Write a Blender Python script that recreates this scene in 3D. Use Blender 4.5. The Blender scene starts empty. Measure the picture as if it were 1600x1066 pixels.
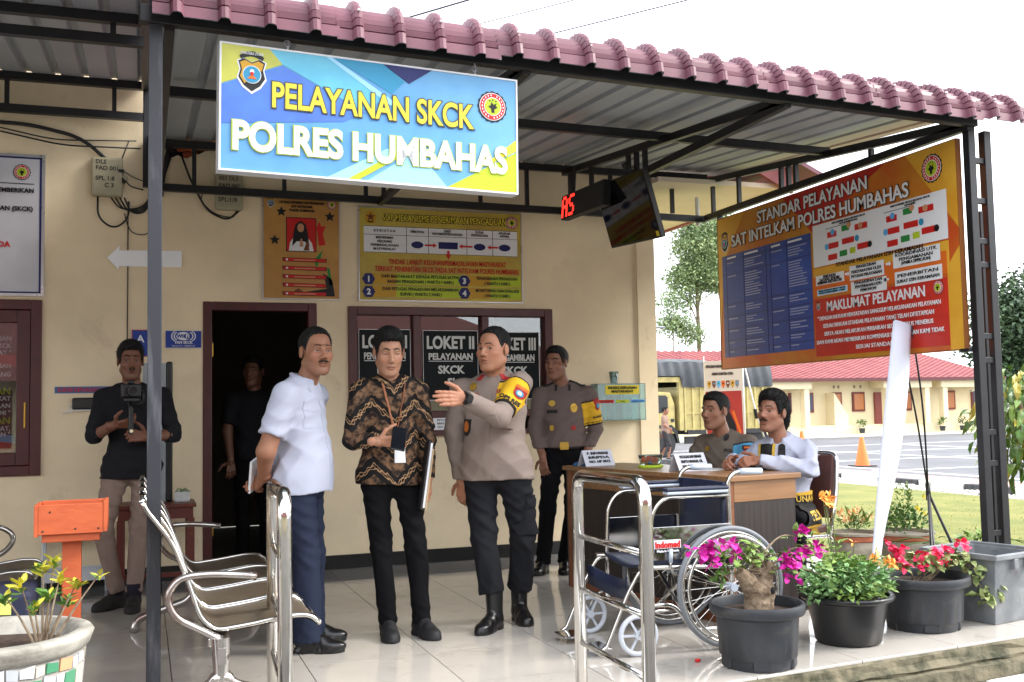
import bpy, bmesh, math, random
import numpy as np
from mathutils import Vector, Matrix
C = bpy.context.scene.collection
SC = bpy.context.scene
rnd = random.Random(7)
R = math.radians
# ------------------------------------------------------------------ camera, sky, sun, exposure
cd = bpy.data.cameras.new('camera'); cam = bpy.data.objects.new('camera', cd); C.objects.link(cam)
cd.sensor_width = 36; cd.lens = 1630/1600*36; cd.clip_end = 600; cd.clip_start = .05
cr, cu, cf = Vector((.942672, -.333176, -.019057)), Vector((-.004153, -.068813, .997621)), Vector((.333695, .940350, .066251))
cam.matrix_world = Matrix(((cr.x, cu.x, -cf.x, 0), (cr.y, cu.y, -cf.y, 0), (cr.z, cu.z, -cf.z, 1.18), (0, 0, 0, 1)))
SC.camera = cam
SUN_EL, SUN_ROT = R(40), R(108)
w = bpy.data.worlds.new('World'); SC.world = w; w.use_nodes = True
nt = w.node_tree; bgn = nt.nodes['Background']; L = nt.links.new
sky = nt.nodes.new('ShaderNodeTexSky'); sky.sky_type = 'NISHITA'; sky.sun_disc = False
sky.sun_elevation = SUN_EL; sky.sun_rotation = SUN_ROT; sky.dust_density = 3; sky.air_density = 1.2
tc = nt.nodes.new('ShaderNodeTexCoord'); ns = nt.nodes.new('ShaderNodeTexNoise'); ns.inputs['Scale'].default_value = 2.2; ns.inputs['Detail'].default_value = 6
rp = nt.nodes.new('ShaderNodeValToRGB'); rp.color_ramp.elements[0].position = .34; rp.color_ramp.elements[1].position = .62
rp.color_ramp.elements[0].color = (.72, .72, .72, 1); rp.color_ramp.elements[1].color = (1, 1, 1, 1)
mx = nt.nodes.new('ShaderNodeMix'); mx.data_type = 'RGBA'
L(tc.outputs['Generated'], ns.inputs['Vector']); L(ns.outputs['Fac'], rp.inputs['Fac']); L(rp.outputs['Color'], mx.inputs['Factor'])
L(sky.outputs['Color'], mx.inputs['A']); mx.inputs['B'].default_value = (10.2, 10.6, 11.2, 1)
L(mx.outputs['Result'], bgn.inputs['Color']); bgn.inputs['Strength'].default_value = .12
sd = bpy.data.lights.new('sun', 'SUN'); sun = bpy.data.objects.new('sun', sd); C.objects.link(sun)
sd.energy = 1.5; sd.angle = R(22); sd.color = (1, .95, .88)
_sv = Vector((math.sin(SUN_ROT)*math.cos(SUN_EL), math.cos(SUN_ROT)*math.cos(SUN_EL), math.sin(SUN_EL)))
sun.rotation_euler = _sv.to_track_quat('Z', 'Y').to_euler()
SC.view_settings.view_transform = 'Standard'; SC.view_settings.look = 'None'
SC.view_settings.exposure = 1.5; SC.view_settings.gamma = 1; SC.view_settings.use_curve_mapping = False
SC.render.engine = 'CYCLES'; SC.cycles.max_bounces = 8; SC.cycles.use_denoising = True

# ------------------------------------------------------------------ helpers
def lin(c):
    return tuple(((v/255)/12.92 if v/255 <= .04045 else ((v/255+.055)/1.055)**2.4) for v in c)
_M = {}
def M(name, c, rough=.55, metal=0, var=0, vs=6, bump=0, bs=60, spec=.5, c2=None, stretch=None, emit=0, trans=0, alpha=1, detail=4, rv=0, lo=.4, hi=.65, rand=0, ior=0, wear=None):
    """procedural principled material; c is sRGB 0-255 (c2 a second tone mixed in by noise)"""
    if name in _M: return _M[name]
    m = bpy.data.materials.new(name); m.use_nodes = True; t = m.node_tree; p = t.nodes['Principled BSDF']
    l = lin(c); p.inputs['Base Color'].default_value = (*l, 1); p.inputs['Roughness'].default_value = rough
    p.inputs['Metallic'].default_value = metal; p.inputs['Specular IOR Level'].default_value = spec
    m.diffuse_color = (*l, 1)
    if trans: p.inputs['Transmission Weight'].default_value = trans
    if ior: p.inputs['IOR'].default_value = ior
    if alpha < 1: p.inputs['Alpha'].default_value = alpha
    if emit: p.inputs['Emission Color'].default_value = (*l, 1); p.inputs['Emission Strength'].default_value = emit
    if var or c2 or bump or rv or wear:
        co = t.nodes.new('ShaderNodeTexCoord'); vec = co.outputs['Object']
        if rand:
            oi = t.nodes.new('ShaderNodeObjectInfo'); va = t.nodes.new('ShaderNodeVectorMath'); va.operation = 'MULTIPLY_ADD'; t.links.new(oi.outputs['Random'], va.inputs[0]); va.inputs[1].default_value = (37, 61, 17); t.links.new(vec, va.inputs[2]); vec = va.outputs[0]
        if stretch:
            mp = t.nodes.new('ShaderNodeMapping'); mp.inputs['Scale'].default_value = stretch; t.links.new(vec, mp.inputs['Vector']); vec = mp.outputs['Vector']
    if var or c2 or rv:
        n = t.nodes.new('ShaderNodeTexNoise'); n.inputs['Scale'].default_value = vs; n.inputs['Detail'].default_value = detail; n.inputs['Roughness'].default_value = .6
        t.links.new(vec, n.inputs['Vector'])
    if var or c2:
        r_ = t.nodes.new('ShaderNodeValToRGB'); r_.color_ramp.elements[0].position = lo; r_.color_ramp.elements[1].position = hi
        a = l if c2 else tuple(max(0, v*(1-var)) for v in l); b = lin(c2) if c2 else tuple(v*(1+var) for v in l)
        r_.color_ramp.elements[0].color = (*a, 1); r_.color_ramp.elements[1].color = (*b, 1)
        t.links.new(n.outputs['Fac'], r_.inputs['Fac']); t.links.new(r_.outputs['Color'], p.inputs['Base Color'])
    if wear:      # scuffs and stains with a shape of their own: (scale, low, high, strength, colour)
        nw = t.nodes.new('ShaderNodeTexNoise'); nw.inputs['Scale'].default_value = wear[0]; nw.inputs['Detail'].default_value = 12; nw.inputs['Roughness'].default_value = .68; nw.inputs['Distortion'].default_value = .6
        t.links.new(vec, nw.inputs['Vector']); mw = t.nodes.new('ShaderNodeMapRange'); mw.inputs['From Min'].default_value = wear[1]; mw.inputs['From Max'].default_value = wear[2]; mw.inputs['To Max'].default_value = wear[3]
        t.links.new(nw.outputs['Fac'], mw.inputs['Value']); xw = t.nodes.new('ShaderNodeMix'); xw.data_type = 'RGBA'; t.links.new(mw.outputs['Result'], xw.inputs['Factor']); xw.inputs['B'].default_value = (*lin(wear[4]), 1)
        if p.inputs['Base Color'].links: t.links.new(p.inputs['Base Color'].links[0].from_socket, xw.inputs['A'])
        else: xw.inputs['A'].default_value = (*l, 1)
        t.links.new(xw.outputs['Result'], p.inputs['Base Color'])
    if rv:
        mr = t.nodes.new('ShaderNodeMapRange'); mr.inputs['To Min'].default_value = max(.02, rough-rv); mr.inputs['To Max'].default_value = min(1, rough+rv)
        mr.inputs['From Min'].default_value = .35; mr.inputs['From Max'].default_value = .65
        t.links.new(n.outputs['Fac'], mr.inputs['Value']); t.links.new(mr.outputs['Result'], p.inputs['Roughness'])
    if bump:
        nb = t.nodes.new('ShaderNodeTexNoise'); nb.inputs['Scale'].default_value = bs; nb.inputs['Detail'].default_value = 5
        t.links.new(vec, nb.inputs['Vector']); b = t.nodes.new('ShaderNodeBump'); b.inputs['Strength'].default_value = min(1, bump); b.inputs['Distance'].default_value = .01
        t.links.new(nb.outputs['Fac'], b.inputs['Height']); t.links.new(b.outputs['Normal'], p.inputs['Normal'])
    _M[name] = m
    return m
def tag(o, label=None, cat=None, group=None, kind=None):
    if label: o['label'] = label
    if cat: o['category'] = cat
    if group: o['group'] = group
    if kind: o['kind'] = kind
    return o
def thing(name, label, cat, loc=(0, 0, 0), rz=0, group=None):
    o = bpy.data.objects.new(name, None); C.objects.link(o); o.location = loc; o.rotation_euler = (0, 0, rz); o.empty_display_size = .1
    return tag(o, label, cat, group)
def copy_tree(o, parent=None):
    c = o.copy(); C.objects.link(c)
    if parent is not None: c.parent = parent
    for ch in list(o.children): copy_tree(ch, c)
    return c
class B:
    def __init__(s): s.v = []; s.f = []; s.m = []
    def add(s, vs, fs, mi=0):
        o = len(s.v); s.v += [tuple(v) for v in vs]; s.f += [tuple(i+o for i in f) for f in fs]; s.m += [mi]*len(fs); return s
    def bx(s, x0, x1, y0, y1, z0, z1, mi=0, mat=None):
        vs = [(x, y, z) for x in (x0, x1) for y in (y0, y1) for z in (z0, z1)]
        if mat is not None: vs = [mat @ Vector(v) for v in vs]
        return s.add(vs, [(0, 1, 3, 2), (4, 6, 7, 5), (0, 4, 5, 1), (2, 3, 7, 6), (0, 2, 6, 4), (1, 5, 7, 3)], mi)
    def bar(s, a, b, w_, h_=None, mi=0, up=(0, 0, 1)):
        """rectangular bar from a to b, w_ wide sideways and h_ tall"""
        h_ = h_ or w_; a, b = Vector(a), Vector(b); d = (b-a).normalized(); u = Vector(up)
        if abs(d.dot(u)) > .98: u = Vector((0, 1, 0))
        sd_ = d.cross(u).normalized(); u = sd_.cross(d)
        vs = [p+sd_*i*w_/2+u*j*h_/2 for p in (a, b) for i, j in ((-1, -1), (1, -1), (1, 1), (-1, 1))]
        return s.add(vs, [(3, 2, 1, 0), (4, 5, 6, 7), (0, 1, 5, 4), (1, 2, 6, 5), (2, 3, 7, 6), (3, 0, 4, 7)], mi)
    def tube(s, pts, r, seg=8, mi=0, closed=False, flat=1, caps=True):
        pts = [Vector(p) for p in pts]; n = len(pts); rs = r if isinstance(r, (list, tuple)) else [r]*n
        vs = []; prev = None
        for i in range(n):
            a = pts[i-1] if (i or closed) else pts[i]; b = pts[(i+1) % n] if (i < n-1 or closed) else pts[i]
            d = (b-a).normalized()
            if prev is None:
                q = Vector((0, 0, 1)) if abs(d.z) < .9 else Vector((1, 0, 0)); u = d.cross(q).normalized()
            else:
                u = (prev-d*prev.dot(d)).normalized()
            prev = u; w_ = d.cross(u)
            for k in range(seg):
                t = 2*math.pi*k/seg; vs.append(pts[i]+u*math.cos(t)*rs[i]+w_*math.sin(t)*rs[i]*flat)
        fs = [(i*seg+k, i*seg+(k+1) % seg, ((i+1) % n)*seg+(k+1) % seg, ((i+1) % n)*seg+k) for i in range(n if closed else n-1) for k in range(seg)]
        if not closed and caps: fs += [tuple(range(seg))[::-1], tuple(range((n-1)*seg, n*seg))]
        return s.add(vs, fs, mi)
    def lathe(s, prof, c=(0, 0, 0), seg=24, mi=0, sx=1, sy=1, wob=None, caps=True):
        vs = []; n = len(prof)
        for r, z in prof:
            for k in range(seg):
                t = 2*math.pi*k/seg; q = r*(wob(k, seg, z) if wob else 1); vs.append((c[0]+q*math.cos(t)*sx, c[1]+q*math.sin(t)*sy, c[2]+z))
        fs = [(i*seg+k, i*seg+(k+1) % seg, (i+1)*seg+(k+1) % seg, (i+1)*seg+k) for i in range(n-1) for k in range(seg)]
        if caps: fs += [tuple(range(seg))[::-1], tuple(range((n-1)*seg, n*seg))]
        return s.add(vs, fs, mi)
    def prism(s, poly, d0, d1, fn, mi=0):
        """polygon in (u,v) extruded between depths d0 and d1; fn(u,v,d) -> xyz"""
        n = len(poly); vs = [fn(u, v, d0) for u, v in poly]+[fn(u, v, d1) for u, v in poly]
        return s.add(vs, [tuple(range(n)), tuple(range(2*n-1, n-1, -1))]+[(i, i+n, (i+1) % n+n, (i+1) % n) for i in range(n)], mi)
    def ball(s, c, r, seg=10, rings=6, mi=0):
        r = r if isinstance(r, (tuple, list)) else (r, r, r)
        vs = [(c[0], c[1], c[2]-r[2])]
        for i in range(1, rings):
            a = math.pi*i/rings
            for k in range(seg):
                t = 2*math.pi*k/seg; vs.append((c[0]+r[0]*math.sin(a)*math.cos(t), c[1]+r[1]*math.sin(a)*math.sin(t), c[2]-r[2]*math.cos(a)))
        vs.append((c[0], c[1], c[2]+r[2])); e = len(vs)-1
        fs = [(0, 1+(k+1) % seg, 1+k) for k in range(seg)]+[(e, e-seg+k, e-seg+(k+1) % seg) for k in range(seg)]
        fs += [(1+i*seg+k, 1+i*seg+(k+1) % seg, 1+(i+1)*seg+(k+1) % seg, 1+(i+1)*seg+k) for i in range(rings-2) for k in range(seg)]
        return s.add(vs, fs, mi)
    def build(s, name, mats, parent=None, smooth=False, bevel=0, bseg=2, loc=None, ang=None, normals=True):
        me = bpy.data.meshes.new(name); me.from_pydata(s.v, [], s.f)
        mats = mats if isinstance(mats, (list, tuple)) else [mats]
        for m in mats: me.materials.append(m)
        if len(mats) > 1: me.polygons.foreach_set('material_index', s.m)
        if normals:
            bm = bmesh.new(); bm.from_mesh(me); bmesh.ops.recalc_face_normals(bm, faces=bm.faces); bm.to_mesh(me); bm.free()
        if smooth: me.polygons.foreach_set('use_smooth', [True]*len(me.polygons))
        if smooth and ang: me.set_sharp_from_angle(angle=R(ang))
        o = bpy.data.objects.new(name, me); C.objects.link(o)
        if parent is not None: o.parent = parent
        if loc: o.location = loc
        if bevel:
            b = o.modifiers.new('bevel', 'BEVEL'); b.width = bevel; b.segments = bseg; b.limit_method = 'ANGLE'; b.angle_limit = R(40)
        return o
def struct(b, name, mats, parent=None, **k):
    o = b.build(name, mats, parent, **k)
    if parent is None: o['kind'] = 'structure'
    return o
def arc(c, r, a0, a1, n, plane='xz', y=0):
    out = []
    for i in range(n+1):
        t = R(a0+(a1-a0)*i/n); u, v = c[0]+r*math.cos(t), c[1]+r*math.sin(t)
        out.append((u, y, v) if plane == 'xz' else (y, u, v) if plane == 'yz' else (u, v, y))
    return out
def fillet(pts, r, n=5):
    """polyline with rounded corners"""
    pts = [Vector(p) for p in pts]; out = [pts[0]]
    for i in range(1, len(pts)-1):
        a, p, b = pts[i-1], pts[i], pts[i+1]; d0 = (a-p); d1 = (b-p); rr = min(r, d0.length*.49, d1.length*.49)
        s0 = p+d0.normalized()*rr; s1 = p+d1.normalized()*rr
        out += [(s0*(1-t)**2+p*2*t*(1-t)+s1*t*t) for t in [k/n for k in range(n+1)]]
    return out+[pts[-1]]
FIT = []
def text(parent, s, x, y, h, m, wid=None, align='CENTER', bold=.012, name='lettering', z=.004, rot=None, sx=1, space=1, line=1):
    """lettering lying on the parent's own sign face (x right, y up, z out of the face); h is the capital height"""
    cu_ = bpy.data.curves.new(name, 'FONT'); cu_.body = s; cu_.size = h/.69; cu_.align_x = align; cu_.offset = bold*h/.1*.1; cu_.extrude = .0012
    cu_.resolution_u = 5 if h > .06 else 2; cu_.space_character = space; cu_.space_line = line
    o = bpy.data.objects.new(name, cu_); C.objects.link(o); o.parent = parent; o.location = (x, y, z); o.scale = (sx, 1, 1)
    if rot: o.rotation_euler = (0, 0, rot)
    cu_.materials.append(m)
    if wid: FIT.append((o, wid))
    return o
def sign_root(name, label, cat, loc, rx=90, rz=0, ry=0, group=None):
    """an Empty whose local x,y span a sign face and whose z points out of it"""
    o = thing(name, label, cat, loc, 0, group); o.rotation_euler = (R(rx), R(ry), R(rz)); return o
class P2(B):
    """flat coloured print on a sign face: thin raised polygons"""
    def poly(s, pts, mi, z=.001, t=.0012):
        return s.prism(pts, z, z+t, lambda u, v, d: (u, v, d), mi)
    def rect(s, x0, y0, x1, y1, mi, z=.001, t=.0012): return s.poly([(x0, y0), (x1, y0), (x1, y1), (x0, y1)], mi, z, t)
    def disc(s, x, y, r, mi, z=.001, n=20, ry=None): return s.poly([(x+r*math.cos(2*math.pi*k/n), y+(ry or r)*math.sin(2*math.pi*k/n)) for k in range(n)], mi, z)
    def star(s, x, y, r, mi, z=.001, k=.4, n=5): return s.poly([(x+(r if i % 2 == 0 else r*k)*math.sin(math.pi*i/n), y+(r if i % 2 == 0 else r*k)*math.cos(math.pi*i/n)) for i in range(2*n)], mi, z)
W_ = lambda n, c, **k: M(n, c, **{**dict(rough=.45, spec=.35), **k})
PC = [W_('print_white', (226, 228, 232)), W_('print_black', (22, 22, 24)), W_('print_yellow', (226, 206, 60)), W_('print_red', (196, 32, 30)), W_('print_blue', (32, 62, 150)),
      W_('print_skyblue', (92, 168, 222)), W_('print_gold', (196, 150, 40)), W_('print_green', (40, 130, 60)), W_('print_orange', (214, 104, 34)), W_('print_lime', (176, 196, 40)),
      W_('print_navy', (26, 34, 96)), W_('print_pale', (150, 205, 236)), W_('print_brown', (110, 58, 34)), W_('print_skin', (196, 140, 104)), W_('print_grey', (120, 124, 130)), W_('print_teal', (48, 140, 180))]
WHT, BLK, YEL, RED, BLU, SKY, GLD, GRN, ORG, LIM, NVY, PAL, BRN, SKN, GRY, TEA = range(16)
def shield(p, x, y, h, z=.002):
    """police shield: black and gold with a blue disc and a black name arc above"""
    o = [(-.36, .32), (-.2, .4), (0, .3), (.2, .4), (.36, .32), (.3, .1), (.36, -.12), (.22, -.34), (0, -.5), (-.22, -.34), (-.36, -.12), (-.3, .1)]
    p.poly([(x+a*h*1.12, y-.02*h+b*h*1.1) for a, b in o], WHT, z); p.poly([(x+a*h, y+b*h) for a, b in o], BLK, z+.0014)
    p.poly([(x+a*h*.88, y+b*h*.88) for a, b in o[:6]+[(.05, 0), (-.22, -.34)]+o[10:]], GLD, z+.0028)
    p.disc(x, y-.04*h, .25*h, WHT, z+.0042); p.disc(x, y-.04*h, .23*h, TEA, z+.0056); p.poly([(x-.13*h, y-.16*h), (x+.13*h, y-.16*h), (x, y-.04*h)], ORG, z+.007)
    p.disc(x, y+.04*h, .06*h, WHT, z+.007); p.disc(x, y-.02*h, .05*h, RED, z+.0084)
    top = [(x+.5*h*math.sin(a), y+.0*h+.62*h*math.cos(a)) for a in [R(q) for q in range(-42, 43, 12)]]; bot = [(x+.42*h*math.sin(a), y+.45*h*math.cos(a)+.02*h) for a in [R(q) for q in range(42, -43, -12)]]
    p.poly(top+bot, BLK, z)
def roundel(p, x, y, r, z=.002):
    """round badge: dark scalloped rim, red ring, yellow centre with a dark plant-like figure and stars"""
    p.poly([(x+r*(1 if k % 2 else 1.07)*math.cos(math.pi*k/16), y+r*(1 if k % 2 else 1.07)*math.sin(math.pi*k/16)) for k in range(32)], BLK, z)
    p.disc(x, y, r*.93, WHT, z+.0014, 28); p.disc(x, y, r*.88, RED, z+.0028, 28); p.disc(x, y, r*.62, WHT, z+.0042, 24); p.disc(x, y, r*.57, LIM, z+.0056, 24)
    for k in range(22):
        if k in (5, 16): continue
        a = 2*math.pi*k/22; p.rect(x+.75*r*math.cos(a)-.035*r, y+.75*r*math.sin(a)-.06*r, x+.75*r*math.cos(a)+.035*r, y+.75*r*math.sin(a)+.06*r, WHT, z+.0042)
    p.poly([(x+a*r, y+b*r) for a, b in ((-.1, -.42), (.12, -.42), (.1, -.2), (.34, -.05), (.2, .05), (.28, .24), (.05, .12), (-.1, .3), (-.16, .05), (-.34, .0), (-.12, -.18))], BLK, z+.007)
    for k in (-1, 0, 1): p.star(x+k*.22*r, y+(.42-.06*abs(k))*r, .07*r, BLK, z+.007)
def mesh_np(name, V, F, mats, parent=None, col=None, smooth=True):
    me = bpy.data.meshes.new(name); n = len(V); k = F.shape[1]
    me.vertices.add(n); me.vertices.foreach_set('co', V.astype(np.float32).ravel())
    me.loops.add(F.size); me.loops.foreach_set('vertex_index', F.astype(np.int32).ravel())
    me.polygons.add(len(F)); me.polygons.foreach_set('loop_start', np.arange(0, F.size, k, dtype=np.int32)); me.polygons.foreach_set('loop_total', np.full(len(F), k, dtype=np.int32))
    if smooth: me.polygons.foreach_set('use_smooth', np.ones(len(F), bool))
    for m in (mats if isinstance(mats, (list, tuple)) else [mats]): me.materials.append(m)
    if col is not None:
        a = me.color_attributes.new('Col', 'FLOAT_COLOR', 'POINT'); a.data.foreach_set('color', np.c_[col, np.ones(n)].astype(np.float32).ravel())
    me.update(calc_edges=True); me.validate()
    o = bpy.data.objects.new(name, me); C.objects.link(o)
    if parent is not None: o.parent = parent
    return o
# ------------------------------------------------------------------ materials of the setting
m_wall = M('cream_plaster', (233, 214, 180), .62, var=.09, vs=1.1, bump=.15, bs=70, detail=10, wear=(2.6, .58, .74, .4, (162, 138, 106)))
m_wall2 = M('darkened_room_plaster', (120, 112, 100), .8, var=.08, vs=2)  # grey-brown plaster, the room's darkness put into the colour
m_skirt = M('black_skirting_paint', (22, 22, 22), .35, var=.3, vs=14)
m_wood = M('maroon_paint', (74, 22, 22), .38, var=.15, vs=9, bump=.06, bs=40)
m_tile = M('porcelain_tile', (186, 180, 172), .09, var=.05, vs=2.2, spec=.5, rv=.05, detail=9, rand=1, wear=(5, .57, .70, .4, (126, 116, 104)))
m_tileg = M('grey_border_tile', (128, 126, 124), .12, var=.07, vs=2, rv=.05, rand=1)
m_grout = M('grout', (120, 114, 106), .9, var=.2, vs=20)
m_steelblk = M('black_painted_steel', (26, 26, 29), .42, var=.25, vs=12, bump=.05, bs=80)
m_postpaint = M('worn_post_paint', (44, 47, 54), .4, c2=(96, 98, 104), vs=3, stretch=(6, 6, .9), lo=.52, hi=.78)
m_zinc = M('zincalume_sheet', (172, 178, 185), .55, metal=.1, var=.1, vs=2.2, stretch=(1, .3, 1), rv=.1)
m_pink = M('pink_metal_tile', (112, 72, 84), .45, var=.16, vs=3, rv=.1, spec=.3, detail=8, wear=(4, .58, .7, .45, (96, 84, 86)))
m_glass = M('window_glass', (225, 232, 232), .0, trans=1, spec=.5, ior=1.8)
m_moss = M('mossy_concrete', (112, 104, 84), .9, c2=(44, 46, 26), vs=9, bump=.9, bs=26, lo=.42, hi=.66, detail=8)
m_conc = M('pale_concrete', (160, 155, 146), .85, var=.15, vs=2.5, bump=.3, bs=60, detail=8)
m_kw = M('white_kerb_paint', (222, 224, 228), .6, c2=(186, 184, 178), vs=7, bump=.35, bs=40)
m_kb = M('black_kerb_paint', (34, 35, 38), .55, c2=(70, 70, 72), vs=9, bump=.35, bs=40)
m_lawn = M('mown_lawn', (100, 110, 48), .95, c2=(140, 136, 74), vs=1.7, bump=1, bs=240, detail=9, lo=.3, hi=.7)
m_asph = M('grey_asphalt', (100, 100, 104), .85, var=.14, vs=.5, bump=.3, bs=120, detail=10, wear=(.35, .5, .66, .5, (86, 86, 90)))
m_ppave = M('pink_paving', (186, 140, 132), .85, var=.12, vs=3, bump=.3, bs=50)
m_line = M('road_line_paint', (222, 222, 222), .6, var=.1, vs=8)
m_pebble = M('pale_pebble', (188, 184, 178), .8, var=.25, vs=30)
m_brick = M('orange_brick', (168, 84, 52), .9, var=.25, vs=25, bump=.5, bs=90)
m_dark = M('painted_hole_shade', (16, 15, 14), .95)  # near-black colour that paints the shade inside holes
# ------------------------------------------------------------------ ground
def sheet(name, pts, z, m, t=.02):
    b = B(); b.prism(pts, z-t, z, lambda u, v, d: (u, v, d)); return struct(b, name, m)
sheet('ground', [(-240, -120), (320, -120), (320, 330), (-240, 330)], -.5, M('bare_ground', (120, 118, 104), .95, var=.15, vs=.3))
sheet('driveway', [(-14, -11), (9.6, -11), (9.6, 3.9), (-14, 3.9)], -.40, M('worn_driveway', (104, 101, 97), .9, var=.2, vs=1.2, bump=.4, bs=40), .08)
LZ = -.30
def lawn():
    b = B(); b.prism([(4.3, 4.0), (12.4, 4.0), (12.4, 24), (4.3, 24)], LZ-.1, LZ, lambda u, v, d: (u, v, d)); struct(b, 'lawn', m_lawn)
    v = []; f = []
    for i in range(5000):
        y = 4.2+9*rnd.random()**1.5; x = 4.9+7.4*rnd.random(); h = .010+.016*rnd.random(); a = rnd.random()*6.28; o = len(v)
        dx, dy = .006*math.cos(a), .006*math.sin(a); v += [(x-dx, y-dy, LZ), (x+dx, y+dy, LZ), (x+rnd.uniform(-.02, .02), y+rnd.uniform(-.02, .02), LZ+h)]; f.append((o, o+1, o+2))
    g = mesh_np('grass', np.array(v), np.array(f), M('grass_blade', (150, 148, 78), .9, var=.15, vs=2), smooth=False); tag(g, 'short mown grass blades on the lawn beside the terrace', 'grass', kind='stuff')
lawn()
sheet('gravel_bed', [(12.4, 4), (13.35, 4), (13.35, 30), (12.4, 30)], LZ-.06, M('gravel_soil', (150, 146, 140), .95, var=.3, vs=14, bump=.6, bs=40))
def gravel():
    b = B()
    for i in range(1700):
        y = 11+12*rnd.random(); r = rnd.uniform(.03, .06); b.ball((rnd.uniform(12.42, 13.3), y, LZ-.05+r*.3), (r, r*rnd.uniform(.7, 1.1), r*.7), 5, 3)
    o = b.build('gravel', m_pebble, normals=False); tag(o, 'pale pebbles lying in the strip between lawn and kerb', 'gravel', kind='stuff')
gravel()
sheet('pink_pavement', [(13.56, 2), (15.4, 2), (15.4, 27), (13.56, 27)], -.335, m_ppave, .15)
sheet('parking_yard', [(15.4, -40), (120, -40), (120, 43.0), (9.5, 43.0), (9.5, 27), (15.4, 27)], -.45, m_asph, .04)
def kerb2():
    root = thing('roadside_kerb', 'black and white painted kerb between gravel strip and parking yard', 'kerb')
    bw = [B().bx(-.09, .09, -.55, .55, 0, .17).build('kerb_block', m, root, bevel=.015) for m in (m_kb, m_kw)]
    for i in range(20):
        o = bw[i % 2] if i < 2 else bw[i % 2].copy()
        if i >= 2: C.objects.link(o); o.parent = root
        o.location = (13.46, 5.0+i*1.12, LZ-.1)
kerb2()
def yard_lines():
    b = B()
    for y in (16.5, 20.9, 25.2, 29.5, 34.5): b.bx(16.2, 70, y-.08, y+.08, -.45, -.446)
    for x in (17.2, 22.5, 28): b.bx(x-.08, x+.08, 9, 34.5, -.45, -.4455)
    struct(b, 'yard_markings', m_line)
yard_lines()
sheet('far_verge', [(9.5, 43), (120, 43), (120, 44), (9.5, 44)], -.36, M('white_verge', (208, 206, 198), .8, var=.1, vs=1), .1)
# ------------------------------------------------------------------ terrace: slab edge, tiles, border
EDGE = lambda x: 3.765+.1*x
def terrace():
    b = B(); b.prism([(-10, EDGE(-3)+.012), (-3, EDGE(-3)+.012), (4.95, EDGE(4.95)+.012), (4.95, 8.3), (-10, 8.3)], -.45, -.012, lambda u, v, d: (u, v, d)); struct(b, 'terrace_base', m_grout)
    floor = bpy.data.objects.new('terrace_floor', None); C.objects.link(floor); floor['kind'] = 'structure'
    g = .0022; me = {}
    def put(x0, x1, y0, y1, m, nm='tile'):
        key = (round(x1-x0, 3), round(y1-y0, 3), m.name)
        if key not in me:
            q = B().bx(g, x1-x0-g, g, y1-y0-g, -.012, 0).build(nm, m, floor, bevel=.0012, bseg=1); me[key] = q.data; q.location = (x0, y0, 0)
        else:
            q = bpy.data.objects.new(nm, me[key]); C.objects.link(q); q.parent = floor; q.location = (x0, y0, 0)
    xs = [-2.87+.6*i for i in range(13)]+[4.93]
    for i in range(13):
        for j in range(6):
            y1 = 7.45-.6*j; y0 = y1-.6
            e = max(EDGE(xs[i]), EDGE(xs[i+1]))
            if y0 < e+.02:
                if y1 > e+.02 or True:
                    bb = B(); xa, xb = xs[i]+g, xs[i+1]-g; bb.prism([(xa, EDGE(xa)), (xb, EDGE(xb)), (xb, y1-g), (xa, y1-g)], -.012, 0, lambda u, v, d: (u, v, d)); bb.build('tile', m_tile, floor, bevel=.0012, bseg=1)
                break
            put(xs[i], xs[i+1], y0, y1, m_tile)
        put(xs[i], xs[i+1], 7.45, 8.03, m_tileg)
    # mossy riser under the tiles, with a worn ledge
    b = B(); n = 60; rows = [(.0, -.012), (-.012, -.02), (-.018, -.05), (-.045, -.072), (-.035, -.085), (-.066, -.095), (-.075, -.16), (-.08, -.42)]
    vs = []; fs = []
    for i in range(n+1):
        x = -3+8*i/n
        for k, (d, z) in enumerate(rows):
            q = (rnd.random()-.5)*.014 if 0 < k < 7 else 0; vs.append((x, EDGE(x)+d+q, z+(q*.6 if k > 1 else 0)))
    k = len(rows)
    fs = [(i*k+j, (i+1)*k+j, (i+1)*k+j+1, i*k+j+1) for i in range(n) for j in range(k-1)]
    b.add(vs, fs); struct(b, 'terrace_riser', m_moss, smooth=False)
    # painted kerb running along the terrace
    root = thing('terrace_kerb', 'black and white painted kerb along the mossy terrace edge', 'kerb')
    x = -2.4; i = 0
    for x0, x1, m in ((-2.2, -1.2, m_kb), (-1.2, -.2, m_kw), (-.2, .75, m_kb), (.75, 1.7, m_kw), (1.7, 2.9, m_kw), (2.9, 3.80, m_kb), (3.80, 4.8, m_kw), (4.8, 5.6, m_kb)):
        bb = B(); bb.prism([(x0+.004, EDGE(x0)-.34), (x1-.004, EDGE(x1)-.34), (x1-.004, EDGE(x1)-.085), (x0+.004, EDGE(x0)-.085)], -.42, -.15, lambda u, v, d: (u, v, d)); bb.build('kerb_block', m, root, bevel=.02)
terrace()
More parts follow.
